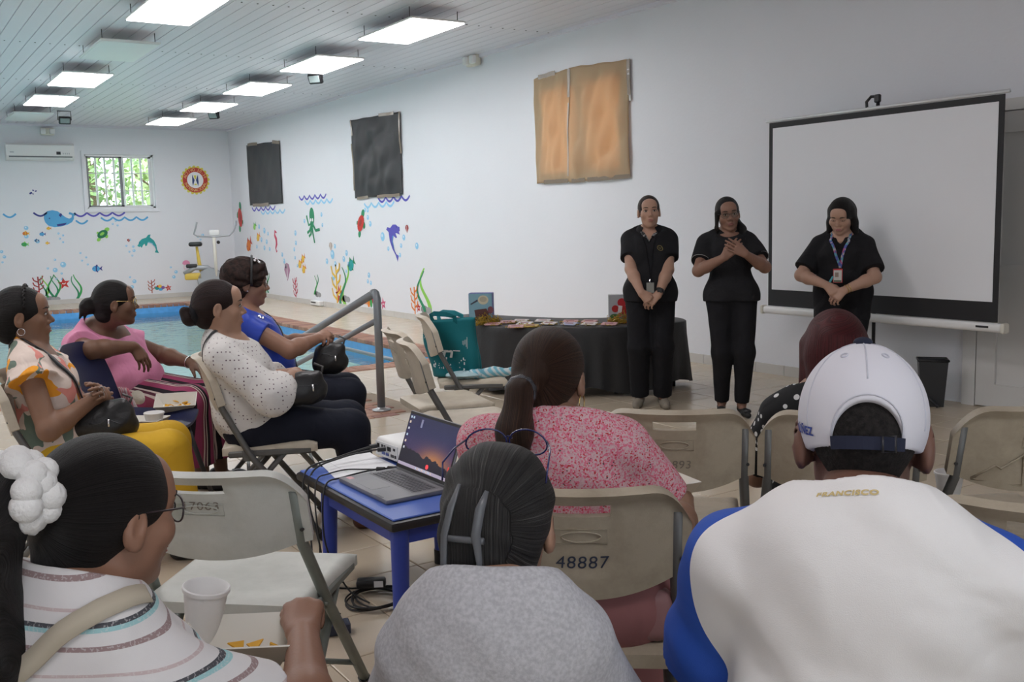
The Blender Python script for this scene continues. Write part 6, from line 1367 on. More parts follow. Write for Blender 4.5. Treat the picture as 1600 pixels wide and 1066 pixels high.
def collar(p, F, m, r=0.078, hgt=0.035, opening=50, name='collar', zoff=0.0):
    """turned-down polo collar"""
    q = MB(); n = 28; vs = []; c = p.neck
    for k in range(n+1):
        a = math.radians(90+opening/2+(360-opening)*k/n); dx, dy = math.cos(a), math.sin(a); drop = -0.035*max(0, dy)**2
        top = c+p.rx*dx*r*0.86+p.fy*(dy*r*0.9+0.004)+np.array([0, 0, 0.030+drop*0.9+zoff]); mid = c+p.rx*dx*r*0.98+p.fy*(dy*r*1.02+0.006)+np.array([0, 0, 0.027+drop+zoff]); bot = c+p.rx*dx*(r+0.026)+p.fy*(dy*(r+0.024)+0.008)+np.array([0, 0, 0.027-hgt+drop*1.5+zoff])
        vs += [top, mid, bot, bot-np.array([0, 0, 0.003]), mid-np.array([0, 0, 0.006])]
    fs = [(k*5+j, k*5+(j+1) % 5, k*5+5+(j+1) % 5, k*5+5+j) for k in range(n) for j in range(5)]; q.add(vs, fs); return q.build(name, m, p.root, True)
def lanyard(p, F, z_end, m, w=0.016, x_end=0.0, spread=0.055):
    for s in (-1, 1):
        strap(p, F, [p.neck+p.rx*s*0.062-p.fy*0.02+np.array([0, 0, 0.02]), p.neck+p.rx*s*spread+p.fy*0.07+np.array([0, 0, -0.045]), p.s2+p.rx*(s*0.022+x_end*0.6)+p.fy*0.15, np.array([x_end, 0.16, z_end])], w, m, 'lanyard', 0.002, 0.005)
# ---- standing woman with hands folded, polo shirt
(xy, T) = HP(1014, 331, 7.35)
p = person('standing woman in black polo, hands folded, nearest the gift table', T, xy, origin=(4.855, 5.585), az=221, seated=False, hip=0.84, sw=0.165, g=1.02, bust=0.95, skin=skin_mat('tan', (0.42, 0.25, 0.18)), head=(-6, -1, 2),
    hands=[dict(w=(-0.055, 0.20, 0.835), d=(0.75, 0.15, -0.65), n=(0.3, 0.9, 0.35), side=1, curl=(25, 35, 25), hint=(-1, -0.35, 0)), dict(w=(0.065, 0.215, 0.86), d=(-0.72, 0.12, -0.68), n=(-0.2, 1, 0.1), side=-1, curl=(30, 40, 30), hint=(1, -0.35, 0))],
    feet=[(-0.085, 0.03, 0.079), (0.085, 0.01, 0.079)], upper=0.275, fore=0.24)
face(p, (0.33, 0.12, 0.11)); W1 = p
F_ = top_sdf(p, 0.014, 0.62, 0.785, fold=0.003, seed=1, vneck=0.10); garment(p, F_, BLACKC, 'polo_shirt'); garment(p, pants_sdf(p, 0.009, 1.0, 0.86, 0.002, 2, wide=0.016), BLACKP, 'trousers')
M_PLAID = cloth_mat('plaid_trim', (0.12, 0.12, 0.12), 0.8, 0.1, 14, lambda N, L, v: ramp(N, L, noise(N, L, v, 60), [(0.45, (0.03, 0.03, 0.03)), (0.6, (0.30, 0.30, 0.30))]))
collar(p, F_, BLACKC, 0.080, 0.035, 75)
for s in (-1, 1): strap(p, F_, [p.neck+p.rx*s*0.055+p.fy*0.075+np.array([0, 0, -0.005]), p.neck+p.rx*s*0.035+p.fy*0.11+np.array([0, 0, -0.06]), p.neck+p.rx*s*0.008+p.fy*0.14+np.array([0, 0, -0.10])], 0.026, M_PLAID, 'collar_trim')
lanyard(p, F_, 0.94, BLACKP, 0.012)
q = MB(); q.rbox((0, 0.20, 0.895), (0.055, 0.004, 0.075), 0.003, 1); q.build('badge', mat('grey_badge', (0.22, 0.22, 0.20), 0.4), p.root); q = MB(); q.tube([(0, 0.195, 0.955), (0.006, 0.2, 0.942), (0, 0.2, 0.932)], 0.004, 6); q.build('clip', M_SILVER, p.root)
Q, n_ = project(F_, [(-0.085+0.028*math.cos(t), 0.13, p.s2[2]+0.050+0.028*math.sin(t)) for t in [2*math.pi*k/20 for k in range(20)]], 0.002); q = MB(); q.tube([tuple(v) for v in Q], 0.0025, 5, closed=True)
Q2, n_ = project(F_, [(-0.085+x, 0.13, p.s2[2]+0.050+z) for x, z in ((-0.014, 0.010), (-0.004, -0.012), (0.0, 0.004), (0.006, -0.012), (0.014, 0.012))], 0.002); q.tube([tuple(v) for v in Q2], 0.002, 5); q.build('chest_emblem', mat('gold_thread', (0.16, 0.13, 0.04), 0.7), p.root)
S = hair_cap(0.007, 0.004, -0.045); hair(p, S, H_BROWN, flow='back')
q = MB(); w = p.wr[0]; e = p.elb[0]; dv = unit(e-w); q.tube([w+dv*0.02, w+dv*0.045], 0.034, 14); q.build('wristwatch', M_BLACK, p.root, True); q = MB(); q.rbox(w+dv*0.032+np.array([0.0, 0.03, 0.008]), (0.034, 0.012, 0.034), 0.005, 2); q.build('watch_face', M_BLACK, p.root, 40)
earring(p, 1, M_SILVER, hoop=False); earring(p, -1, M_SILVER, hoop=False); shoes(p, mat('grey_canvas_shoe', (0.22, 0.19, 0.15), 0.8), low=True)
# ---- standing woman with hands on chest
(xy, T) = HP(1137, 335, 7.0)
p = person('standing woman with glasses pressing both hands to her chest', T, xy, origin=(5.085, 4.985), az=219, seated=False, hip=0.83, sw=0.165, g=0.93, bust=0.85, skin=skin_mat('brown', (0.25, 0.135, 0.095)), head=(-4, -6, 6),
    hands=[dict(w=(-0.070, 0.200, 1.135), d=(0.80, 0.05, 0.50), n=(-0.1, 1, 0.15), side=1, curl=(6, 10, 8), thumb=(30, 15), hint=(-1.0, -0.05, -1.0)), dict(w=(0.070, 0.175, 1.115), d=(-0.70, 0.05, 0.68), n=(0.2, 1, 0.1), side=-1, curl=(8, 12, 10), hint=(1.0, -0.05, -1.0))],
    feet=[(-0.065, 0.06, 0.079), (0.065, -0.02, 0.079)], upper=0.27, fore=0.23, jaw=0.9)
face(p, (0.26, 0.09, 0.08)); F_ = top_sdf(p, 0.016, 0.66, 0.805, fold=0.0035, seed=3); garment(p, F_, BLACKC, 'polo_shirt'); garment(p, pants_sdf(p, 0.007, 0.97, 0.86, 0.0015, 2, legr=1.0, g=0.95), BLACKP, 'trousers')
for k in range(2):
    a_, b_ = p.sh[k], p.elb[k]; c_ = a_+(b_-a_)*0.66; dv = unit(b_-a_); ax = unit(np.cross(dv, (0, 0, 1.0))); bx = np.cross(dv, ax); q = MB(); q.tube([c_+(ax*math.cos(t)+bx*math.sin(t))*0.070 for t in [2*math.pi*j/24 for j in range(24)]], 0.0022, 5, closed=True); q.build('sleeve_piping', mat('grey_piping', (0.25, 0.25, 0.25), 0.8), p.root)
collar(p, F_, BLACKC, 0.078, 0.035, 40); specs(p, M_DARKMETAL, 0.027, 0.020, thick=0.0010)
S = hair_cap(0.009, 0.0, -0.05); S.cone((0.078, 0.03, 0.02), (0.092, 0.035, -0.085), 0.018, 0.011, 0.02); S.cone((0.092, 0.035, -0.085), (0.085, 0.03, -0.135), 0.011, 0.004, 0.02); S.cone((-0.05, -0.06, -0.05), (-0.085, 0.0, -0.12), 0.035, 0.033, 0.03); S.cone((-0.085, 0.0, -0.12), (-0.075, 0.07, -0.19), 0.033, 0.022, 0.03); S.cone((-0.075, 0.07, -0.19), (-0.06, 0.10, -0.26), 0.022, 0.010, 0.03)
hair(p, S, H_BLACK, flow='down')
q = MB(); w = p.wr[1]; hd = unit((-0.62, 0.10, 0.78)); q.tube([w+hd*0.10+np.array([0.01*math.cos(t), 0.012, 0.01*math.sin(t)]) for t in [0, 1, 2, 3, 4, 5]], 0.0015, 5, closed=True); q.build('ring', M_SILVER, p.root)
shoes(p, mat('black_sandal', (0.01, 0.01, 0.01), 0.6), 'sandal', low=True, i=-0.001); W2 = p
for k in range(2):
    q = MB(); an, fd = p.ank[k], p.fd[k]; q.sphere(an+fd*0.15+np.array([0, 0, -0.03]), 0.022, 8, 0, (1.2, 0.9, 0.8)); q.build('sandal_bow', M_BLACK, p.root, True)
# ---- standing woman looking down, long black hair
(xy, T) = HP(1314, 338, 7.0)
p = person('standing woman with long black hair and lanyard, looking down', T, xy, origin=(5.845, 4.64), az=240, seated=False, hip=0.83, sw=0.172, g=1.08, bust=1.05, belly=0.01, skin=skin_mat('light_tan', (0.46, 0.28, 0.205)), head=(6, -26, -2), neck_y=-0.03,
    hands=[dict(w=(-0.045, 0.235, 0.865), d=(0.70, 0.15, -0.70), n=(0.2, 0.9, 0.3), side=1, curl=(25, 35, 25), hint=(-1, -0.35, 0)), dict(w=(0.075, 0.235, 0.90), d=(-0.70, 0.12, -0.70), n=(-0.2, 1, 0.2), side=-1, curl=(35, 45, 30), hint=(1, -0.35, 0))],
    feet=[(-0.10, 0.0, 0.079), (0.10, 0.02, 0.079)], upper=0.275, fore=0.24, full=0.6)
face(p, (0.36, 0.12, 0.12), closed=True); W3 = p
F_ = top_sdf(p, 0.012, 0.80, 0.62, fold=0.003, seed=5, vneck=0.12, sl_loose=0.022); garment(p, F_, BLACKC, 'blouse'); garment(p, pants_sdf(p, 0.012, 0.97, 0.90, 0.002, 2, g=1.1, legr=1.08), BLACKP, 'trousers')
M_LAN = cloth_mat('lanyard_print', (0.3, 0.3, 0.4), 0.6, 0.05, 14, lambda N, L, v: ramp(N, L, voro(N, L, v, 70, 1.0, 'Color'), [(0.2, (0.10, 0.12, 0.40)), (0.45, (0.45, 0.40, 0.42)), (0.6, (0.12, 0.35, 0.42)), (0.8, (0.45, 0.10, 0.25))], True))
lanyard(p, F_, 1.02, M_LAN, 0.018, 0.0, 0.06)
q = MB(); q.rbox((0, 0.235, 0.965), (0.064, 0.005, 0.098), 0.003, 1); bd = q.build('badge', mat('badge_red', (0.45, 0.03, 0.04), 0.4), p.root)
q = MB(); q.box((0, 0.2385, 0.962), (0.054, 0.002, 0.082)); q.build('badge_card', mat('badge_white', (0.55, 0.53, 0.50), 0.4), bd); q = MB(); q.box((0.006, 0.240, 0.972), (0.024, 0.002, 0.032)); q.build('portrait', mat('badge_portrait', (0.26, 0.20, 0.16), 0.5), bd); q = MB(); q.box((0, 0.240, 0.928), (0.05, 0.002, 0.012)); q.build('badge_strip', mat('badge_dark', (0.08, 0.11, 0.07), 0.5), bd)
q = MB(); q.rbox((0.045, 0.235, 0.935), (0.014, 0.012, 0.06), 0.004, 1, Matrix.Rotation(-0.5, 3, 'Y')); q.build('pen', mat('teal_pen', (0.06, 0.35, 0.42), 0.3), p.root)
S = hair_cap(0.013, -0.002, -0.05, -0.012); dn = p.HR.T@np.array([0, 0, -1.0])
for s in (-1, 1):
    a_ = np.array([s*0.072, -0.022, 0.03]); b_ = np.array([s*0.084, -0.022, -0.06]); c_ = b_+dn*0.16+np.array([s*0.016, -0.03, 0]); S.cone(a_, b_, 0.030, 0.030, 0.03, sq=((1, 0, 0), 0.7)); S.cone(b_, c_, 0.032, 0.022, 0.03, sq=((1, 0, 0), 0.8))
S.cone((0, -0.085, 0), np.array([0, -0.095, -0.03])+dn*0.28, 0.088, 0.075, 0.04, sq=((0, 1, 0), 0.5)); hair(p, S, H_BLACK, flow='down')
for k, r_ in ((1, 0.032), (1, 0.030)):
    w, e = p.wr[0], p.elb[0]; dv = unit(e-w); ax = unit(np.cross(dv, (0, 0, 1.0))); bx = np.cross(dv, ax); q = MB(); off = 0.015 if r_ == 0.032 else 0.035; q.tube([w+dv*off+(ax*math.cos(t)+bx*math.sin(t))*r_ for t in [2*math.pi*j/24 for j in range(24)]], 0.003, 6, closed=True); q.build('bracelet', M_GOLD, p.root, True)
Q, n_ = project(p.B, [p.neck+p.rx*math.sin(t)*0.07+p.fy*math.cos(t)*0.08+np.array([0, 0, -0.03-0.03*math.cos(t)]) for t in np.linspace(-1.3, 1.3, 15)], 0.002); q = MB(); q.tube([tuple(v) for v in Q], 0.0015, 5); q.build('necklace', M_GOLD, p.root)
shoes(p, mat('black_flat', (0.01, 0.01, 0.012), 0.5))

# ---- seated: dotted blouse
def hips(key, back=0.06, side=0.0):
    c = CH[key]; a = -c.rotation_euler[2]; return (c.location[0]-math.sin(a)*back+math.cos(a)*side, c.location[1]-math.cos(a)*back-math.sin(a)*side)
(xy, T) = HP(344, 480, 4.35)
p = person('seated woman in dotted white blouse with low bun and black bag', T, xy, origin=hips('d'), az=110, hip=0.515, sw=0.175, g=1.20, belly=0.025, bust=1.05, skin=skin_mat('tan2', (0.38, 0.22, 0.15)), head=(-2, -2, 0), full=0.7, neck_y=-0.10,
    hands=[dict(w=(-0.03, 0.205, 0.725), d=(0.95, 0.15, -0.10), n=(0.1, 0.8, 0.6), side=1, curl=(20, 25, 20), hint=(-1, -0.5, -0.6)), dict(w=(0.105, 0.185, 0.735), d=(-0.45, 0.80, -0.25), n=(0.55, 0.3, 0.8), side=-1, curl=(30, 35, 25), hint=(1.2, -0.25, -0.5))],
    feet=[(-0.10, 0.47, 0.079), (0.10, 0.50, 0.079)], legr=1.22)
face(p, (0.34, 0.13, 0.12))
M_DOT = cloth_mat('dotted_white', (0.62, 0.60, 0.58), 0.85, 0.35, 12, lambda N, L, v: mixc(N, L, math_node(N, L, 'LESS_THAN', voro(N, L, v, 58, 0.12), 0.20), (0.66, 0.64, 0.62), (0.14, 0.10, 0.12)))
F_ = top_sdf(p, 0.016, 1.45, None, fold=0.005, seed=2, ease=0.004, sl_loose=0.022); garment(p, F_, M_DOT, 'blouse'); garment(p, pants_sdf(p, 0.010, 0.96, None, 0.002, 1, g=1.1, legr=1.22), NAVYP, 'leggings')
S = hair_cap(0.008, 0.0, -0.045); S.ell((0, -0.128, -0.042), (0.040, 0.038, 0.042), 0.012); S.ell((0.0, -0.15, -0.02), (0.026, 0.022, 0.024), 0.01); H_RB = hair_mat('reddish_brown', (0.007, 0.004, 0.004), (0.026, 0.011, 0.010)); hair(p, S, H_RB, flow='back')
q = MB(); q.tube([(0.036*math.cos(t), -0.108-0.006*math.sin(2*t), -0.028+0.036*math.sin(t)) for t in [2*math.pi*k/18 for k in range(18)]], [0.015+0.003*math.sin(k*2.3) for k in range(18)], 8, closed=True); o = q.build('scrunchie', BLACKC, p.root, True); o.matrix_local = p.Mh
shoes(p, mat('brown_shoe', (0.14, 0.06, 0.035), 0.5), i=0.010); PD = p
strap(p, F_, [p.neck+p.rx*0.09-p.fy*0.03+np.array([0, 0, 0.02]), p.sh[1]-p.rx*0.06-p.fy*0.06+np.array([0, 0, 0.03]), p.s2+p.rx*0.10-p.fy*0.14], 0.012, M_BLACK)
M_LEATHER = mat('black_leather', (0.012, 0.012, 0.013), 0.4, bump=0.2, bscale=80)
def handbag(label, loc, az, w, d, h, m, seed=1.0, slump=0.2):
    o = thing('handbag', label, 'handbag', loc, math.radians(az)); S = SDF()
    S.ell((0, 0, h*0.40), (w*0.52, d*0.52, h*0.46), 0.03); S.cone((-w*0.34, 0, h*0.30), (w*0.34, 0, h*0.30), d*0.36, d*0.36, 0.03); S.cone((-w*0.32, 0, h*0.74), (w*0.30, 0, h*(0.74-slump*0.3)), d*0.24, d*0.24, 0.03)
    S.disp = folds(0.0035, 55, seed); S.cut((0, 0, 0.002), (0, 0, -1)); net_mesh('bag_body', S, 0.006, m, o)
    P, n_ = project(S, [(x, d, h*0.62) for x in np.linspace(-w*0.33, w*0.33, 14)], 0.001); q = MB(); q.tube([tuple(v) for v in P], 0.0022, 5); q.build('zipper', M_DARKMETAL, o, True)
    a = P[3]; q = MB(); q.tube([tuple(a), tuple(a+np.array([0, 0.006, -0.03]))], 0.005, 6); q.build('zipper_pull', M_SILVER, o, True)
    q = MB(); q.tube([(-w*0.40, 0, h*0.66), (-w*0.50, -0.02, h*0.95), (-w*0.36, -0.06, h*1.02)], 0.006, 6); q.build('strap', m, o, True)
    return o
c = p.Rw@np.array([0.12, 0.235, 0])+p.origin; handbag('small black leather handbag on the lap of the dotted blouse woman', (c[0], c[1], 0.60), 185, 0.19, 0.10, 0.17, M_LEATHER)
# ---- seated: royal blue blouse
(xy, T) = HP(388, 443, 5.3)
p = person('seated woman in royal blue blouse with glasses and headband', T, xy, origin=hips('b'), az=108, hip=0.525, sw=0.175, g=1.18, belly=0.04, bust=1.15, skin=skin_mat('brown2', (0.29, 0.155, 0.105)), head=(0, -4, 0), full=0.8, neck_y=-0.11,
    hands=[dict(w=(-0.04, 0.285, 0.785), d=(0.75, 0.5, 0.1), n=(-0.2, 0.3, 0.9), side=1, curl=(40, 50, 40), hint=(-1, -0.3, -0.8)), dict(w=(0.055, 0.275, 0.79), d=(-0.55, 0.75, 0.25), n=(0.3, 0.2, 0.9), side=-1, curl=(40, 50, 40), hint=(1.0, -0.2, -0.6))],
    feet=[(-0.10, 0.44, 0.079), (0.10, 0.42, 0.079)], legr=1.1)
face(p, (0.32, 0.10, 0.10)); F_ = top_sdf(p, 0.012, 0.42, None, fold=0.005, seed=4, vneck=0.08); garment(p, F_, cloth_mat('royal_blue', (0.03, 0.065, 0.42), 0.45, 0.35, 10), 'blouse'); garment(p, pants_sdf(p, 0.012, 0.95, None, 0.002, 3, g=1.08, legr=1.15), NAVYP, 'leggings')
S = hair_cap(0.026, -0.006, -0.06, -0.012); S.ell((0, -0.075, 0.05), (0.085, 0.065, 0.075), 0.03); S.ell((0, 0.045, 0.095), (0.065, 0.045, 0.03), 0.02); S.disp = folds(0.005, 130, 1.0); hair(p, S, hair_mat('dark_curly', (0.006, 0.004, 0.004), (0.035, 0.018, 0.014), rough=0.6, scale=(30, 40, 40)), flow='')
q = MB(); q.tube([(0.103*math.cos(t), 0.015, 0.03+0.118*math.sin(t)) for t in np.linspace(-0.3, math.pi+0.3, 24)], 0.007, 6); o = q.build('headband', M_BLACK, p.root, True); o.matrix_local = p.Mh
q = MB()
for k in range(5): q.sphere((0.05+0.012*math.cos(k*1.26), 0.03+0.006*k, 0.125+0.010*math.sin(k*1.26)), 0.008, 6)
o = q.build('hair_bow', M_SILVER, p.root, True); o.matrix_local = p.Mh
specs(p, mat('brown_frame', (0.05, 0.015, 0.012), 0.3)); earring(p, 1, M_SILVER, hoop=False); earring(p, -1, M_SILVER, hoop=False); shoes(p, mat('tan_shoe', (0.30, 0.16, 0.10), 0.6)); PB = p
strap(p, F_, [p.sh[0]+p.rx*0.03+np.array([0, 0, 0.06]), p.s2-p.rx*0.06+p.fy*0.16+np.array([0, 0, 0.02]), p.s1+p.rx*0.02+p.fy*0.24, p.s1+p.rx*0.09+p.fy*0.20+np.array([0, 0, -0.06])], 0.028, M_BLACK)
Q, n_ = project(F_, [p.sh[1]+np.array([-0.05+0.012*math.cos(k*1.26), 0.06+0.012*math.sin(k*1.26), 0.0]) for k in range(5)], 0.002); q = MB(); [q.sphere(tuple(v), 0.007, 6) for v in Q]; q.build('shoulder_beads', M_SILVER, p.root)
c = p.Rw@np.array([0.04, 0.335, 0])+p.origin; handbag('black fabric pouch held by the woman in royal blue', (c[0], c[1], 0.585), 198, 0.17, 0.11, 0.20, M_LEATHER, 2.0)
# ---- seated: tropical blouse, yellow trousers
(xy, T) = HP(38, 494, 4.05)
def tropical(N, L, v):
    a = mixc(N, L, math_node(N, L, 'GREATER_THAN', noise(N, L, v, 9, 1, 1.2), 0.56), (0.72, 0.60, 0.53), (0.16, 0.21, 0.17)); mp = N.new('ShaderNodeMapping'); mp.inputs['Location'].default_value = (3.1, 1.7, 0.4); L.new(v, mp.inputs[0])
    b = mixc(N, L, math_node(N, L, 'GREATER_THAN', noise(N, L, mp.outputs[0], 7, 1, 1.5), 0.60), a, (0.80, 0.33, 0.03)); mp2 = N.new('ShaderNodeMapping'); mp2.inputs['Location'].default_value = (7.3, 4.7, 2.4); L.new(v, mp2.inputs[0])
    return mixc(N, L, math_node(N, L, 'GREATER_THAN', noise(N, L, mp2.outputs[0], 8, 1, 1.0), 0.60), b, (0.72, 0.28, 0.24))
p = person('seated woman in tropical print blouse and yellow trousers, arms crossed', T, xy, origin=hips('f'), az=106, hip=0.49, sw=0.165, g=1.02, belly=0.015, bust=0.95, skin=skin_mat('deep_brown', (0.225, 0.12, 0.075)), head=(-2, 0, 0), neck_y=-0.075,
    hands=[dict(w=(0.03, 0.185, 0.725), d=(0.90, 0.0, 0.28), n=(0.1, 0.9, 0.5), side=1, curl=(12, 18, 15), hint=(-1, -0.3, -0.7)), dict(w=(0.095, 0.155, 0.715), d=(-0.75, 0.60, 0.0), n=(0.6, 0.65, 0.35), side=-1, curl=(22, 28, 20), hint=(0.9, -0.5, -0.8))],
    feet=[(-0.10, 0.46, 0.079), (0.10, 0.48, 0.079)], legr=0.98)
face(p, (0.26, 0.09, 0.08)); M_TROP = cloth_mat('tropical_print', (0.6, 0.5, 0.4), 0.8, 0.3, 12, tropical)
F_ = top_sdf(p, 0.012, 0.22, None, fold=0.004, seed=6, vneck=0.13, sl_loose=0.03, flare=1.15); garment(p, F_, M_TROP, 'blouse'); garment(p, pants_sdf(p, 0.014, 0.96, None, 0.003, 4, wide=0.022, legr=0.98), cloth_mat('mustard_yellow', (0.72, 0.43, 0.03), 0.7, 0.35, 10), 'trousers')
S = hair_cap(0.010, 0.0, -0.06); S.ell((0, -0.115, 0.0), (0.055, 0.05, 0.07), 0.03); hair(p, S, H_BLACK, flow='back'); earring(p, 1, M_SILVER, 0.014); earring(p, -1, M_SILVER, 0.014)
q = MB(); q.tube([(0.084*math.cos(t), 0.012+0.004*math.sin(t*30), 0.033+0.095*math.sin(t)) for t in np.linspace(0.05, math.pi-0.05, 60)], [0.004+0.002*abs(math.sin(k*1.05)) for k in range(60)], 6); o = q.build('braid', H_BLACK, p.root, True); o.matrix_local = p.Mh
strap(p, F_, [p.neck-p.rx*0.02-p.fy*0.09, p.neck+p.rx*0.085+np.array([0, 0, 0.01]), p.s2+p.rx*0.08+p.fy*0.14, p.s2-p.rx*0.01+p.fy*0.17+np.array([0, 0, -0.12]), p.s1-p.rx*0.06+p.fy*0.17], 0.022, M_BLACK)
Q, n_ = project(p.B, [p.neck+p.rx*math.sin(t)*0.07+p.fy*math.cos(t)*0.09+np.array([0, 0, -0.04-0.05*math.cos(t)]) for t in np.linspace(-1.3, 1.3, 15)], 0.002); q = MB(); q.tube([tuple(v) for v in Q], 0.0013, 5); q.build('necklace', M_GOLD, p.root)
shoes(p, mat('black_flat', (0.01, 0.01, 0.012), 0.5)); PF = p
for j in range(2):
    q = MB(); w = p.wr[0]; q.tube([w+unit((0.9, 0.05, 0.3))*(0.095+0.004*j)+np.array([0.003, 0.010*math.cos(t), -0.006+0.011*math.sin(t)+0.02*j-0.012]) for t in [2*math.pi*k/14 for k in range(14)]], 0.002, 5, closed=True); q.build('ring', M_SILVER, p.root)
c = p.Rw@np.array([0.07, 0.185, 0])+p.origin; handbag('bulky black fabric bag on the lap over yellow trousers', (c[0], c[1], 0.545), 190, 0.23, 0.16, 0.165, M_LEATHER, 3.0)
# ---- seated: pink blouse
(xy, T) = HP(182, 474, 5.25)
p = person('seated woman in pink blouse with glasses, arm over the navy chair', T, xy, origin=hips('p'), az=136, hip=0.515, sw=0.18, g=1.28, belly=0.07, bust=1.15, skin=skin_mat('dark_brown', (0.155, 0.08, 0.05)), head=(-33, -1, 0), full=0.5, neck_y=-0.09,
    hands=[dict(w=(-0.15, 0.30, 0.655), d=(0.25, 0.9, -0.40), n=(0.0, 0.35, 0.95), side=1, curl=(15, 20, 15), hint=(-1, -0.4, -0.3)), dict(w=(0.25, 0.21, 0.80), d=(-0.25, 0.45, -0.85), n=(0.35, 0.8, 0.4), side=-1, curl=(15, 20, 15), hint=(1.0, -0.5, 0.05))],
    feet=[(-0.10, 0.47, 0.079), (0.06, 0.45, 0.079)], legr=1.12)
face(p, (0.20, 0.07, 0.06)); F_ = top_sdf(p, 0.012, 0.48, None, fold=0.006, seed=7, vneck=0.05, sl_loose=0.03); M_PINKC = cloth_mat('pink', (0.66, 0.25, 0.40), 0.7, 0.35, 10); garment(p, F_, M_PINKC, 'blouse')
def stripes(N, L, v):
    sp = N.new('ShaderNodeSeparateXYZ'); L.new(v, sp.inputs[0]); f = math_node(N, L, 'FRACT', math_node(N, L, 'MULTIPLY', sp.outputs[0], 15.0)); return ramp(N, L, f, [(0, (0.30, 0.05, 0.12)), (0.35, (0.02, 0.015, 0.02)), (0.60, (0.60, 0.50, 0.46)), (0.68, (0.10, 0.03, 0.05)), (0.80, (0.60, 0.50, 0.46)), (0.88, (0.25, 0.05, 0.09))], True)
garment(p, pants_sdf(p, 0.016, 0.86, None, 0.002, 3, wide=0.02, g=1.1, legr=1.12), cloth_mat('striped_trousers', (0.3, 0.05, 0.1), 0.8, 0.2, 10, stripes), 'trousers')
S = hair_cap(0.010, 0.0, -0.05); S.ell((0, -0.135, -0.01), (0.050, 0.046, 0.045), 0.012); S.cone((0.01, -0.16, -0.02), (0.0, -0.185, -0.075), 0.02, 0.004, 0.02); S.cone((-0.01, -0.15, -0.03), (-0.02, -0.165, -0.09), 0.012, 0.003, 0.02); hair(p, S, H_BLACK, flow='back'); specs(p, M_GOLD, 0.029, 0.022)
shoes(p, mat('black_flat', (0.01, 0.01, 0.012), 0.5)); PP = p
w, e = p.wr[0], p.elb[0]; dv = unit(e-w); ax = unit(np.cross(dv, (0, 0, 1.0))); bx = np.cross(dv, ax); q = MB(); q.tube([w+dv*0.02+(ax*math.cos(t)+bx*math.sin(t))*0.033 for t in [2*math.pi*j/24 for j in range(24)]], 0.003, 6, closed=True); q.build('bracelet', M_SILVER, p.root, True)
# ---- foreground: pink floral, ponytail
(xy, T) = HP(860, 592, 2.36)
p = person('woman in pink floral top with brown ponytail, seen from behind', T, xy, origin=hips('k', 0.04), az=48, hip=0.525, sw=0.185, g=1.06, belly=0.04, bust=1.0, h=0.0075, skin=skin_mat('tan3', (0.27, 0.15, 0.10)), head=(4, -8, 0), neck_dz=0.03, slope=-0.022,
    hands=[dict(w=(-0.06, 0.34, 0.66), d=(0.6, 0.7, -0.3), n=(0, 0.3, 0.95), side=1, hint=(-1, -0.3, -0.6)), dict(w=(0.20, 0.36, 0.66), d=(-0.3, 0.9, -0.2), n=(0.3, 0.1, 0.95), side=-1, hint=(0.35, -0.6, -0.7))],
    feet=[(-0.10, 0.44, 0.079), (0.10, 0.44, 0.079)], legr=1.15)
face(p)
def floral(N, L, v):
    a = ramp(N, L, voro(N, L, v, 300, 1.0, 'Color'), [(0.0, (0.62, 0.42, 0.44)), (0.40, (0.66, 0.16, 0.24)), (0.62, (0.60, 0.34, 0.38)), (0.80, (0.50, 0.05, 0.06)), (0.92, (0.08, 0.06, 0.06))], True); return a
F_ = top_sdf(p, 0.012, 0.62, None, fold=0.004, seed=8, sl_loose=0.018); garment(p, F_, cloth_mat('pink_floral', (0.6, 0.2, 0.3), 0.8, 0.3, 12, floral), 'top', 0.007)
garment(p, pants_sdf(p, 0.014, 0.96, None, 0.002, 3, g=1.12, legr=1.15), cloth_mat('dusty_rose', (0.30, 0.13, 0.13), 0.8, 0.2), 'trousers')
S = hair_cap(0.010, 0.0, -0.045); S.cone((-0.020, -0.110, -0.012), (-0.026, -0.150, -0.030), 0.028, 0.028, 0.02); S.cone((-0.026, -0.150, -0.030), (-0.032, -0.165, -0.115), 0.030, 0.040, 0.02); S.cone((-0.032, -0.165, -0.115), (-0.040, -0.150, -0.20), 0.040, 0.034, 0.02); S.cone((-0.040, -0.150, -0.20), (-0.060, -0.135, -0.265), 0.034, 0.010, 0.02)
H_K = hair_mat('warm_brown', (0.010, 0.005, 0.004), (0.055, 0.026, 0.015), 1.6); hair(p, S, H_K, 0.004, flow='tail')
q = MB(); q.tube([(-0.026+0.029*math.cos(t), -0.146, -0.027+0.029*math.sin(t)) for t in [2*math.pi*k/20 for k in range(20)]], [0.0085+0.0025*(k % 2) for k in range(20)], 7, closed=True); o = q.build('hair_tie', mat('sequin_tie', (0.08, 0.08, 0.09), 0.2, metal=0.6, bump=0.6, bscale=300), p.root, True); o.matrix_local = p.Mh
earring(p, 1, M_GOLD, 0.022, z=-0.04); earring(p, -1, M_GOLD, 0.022, z=-0.04); shoes(p, mat('tan_shoe', (0.30, 0.16, 0.10), 0.6))
c = hips('k', 0.15, 0.02); o = thing('rose_bag', 'dusty rose quilted bag behind the floral woman on her chair', 'bag', (c[0], c[1], 0.455), math.radians(38)); q = MB(); q.rbox((0, 0.02, 0.06), (0.36, 0.07, 0.125), 0.03, 3); q.build('bag_body', mat('rose_leather', (0.30, 0.15, 0.15), 0.55, bump=0.3, bscale=12), o, 50)
q = MB(); q.lathe([(0.012, 0), (0.012, 0.004)], 12, (0.04, -0.018, 0.04), 0, Matrix.Rotation(math.pi/2, 3, 'X')); q.build('stud', M_DARKMETAL, o)
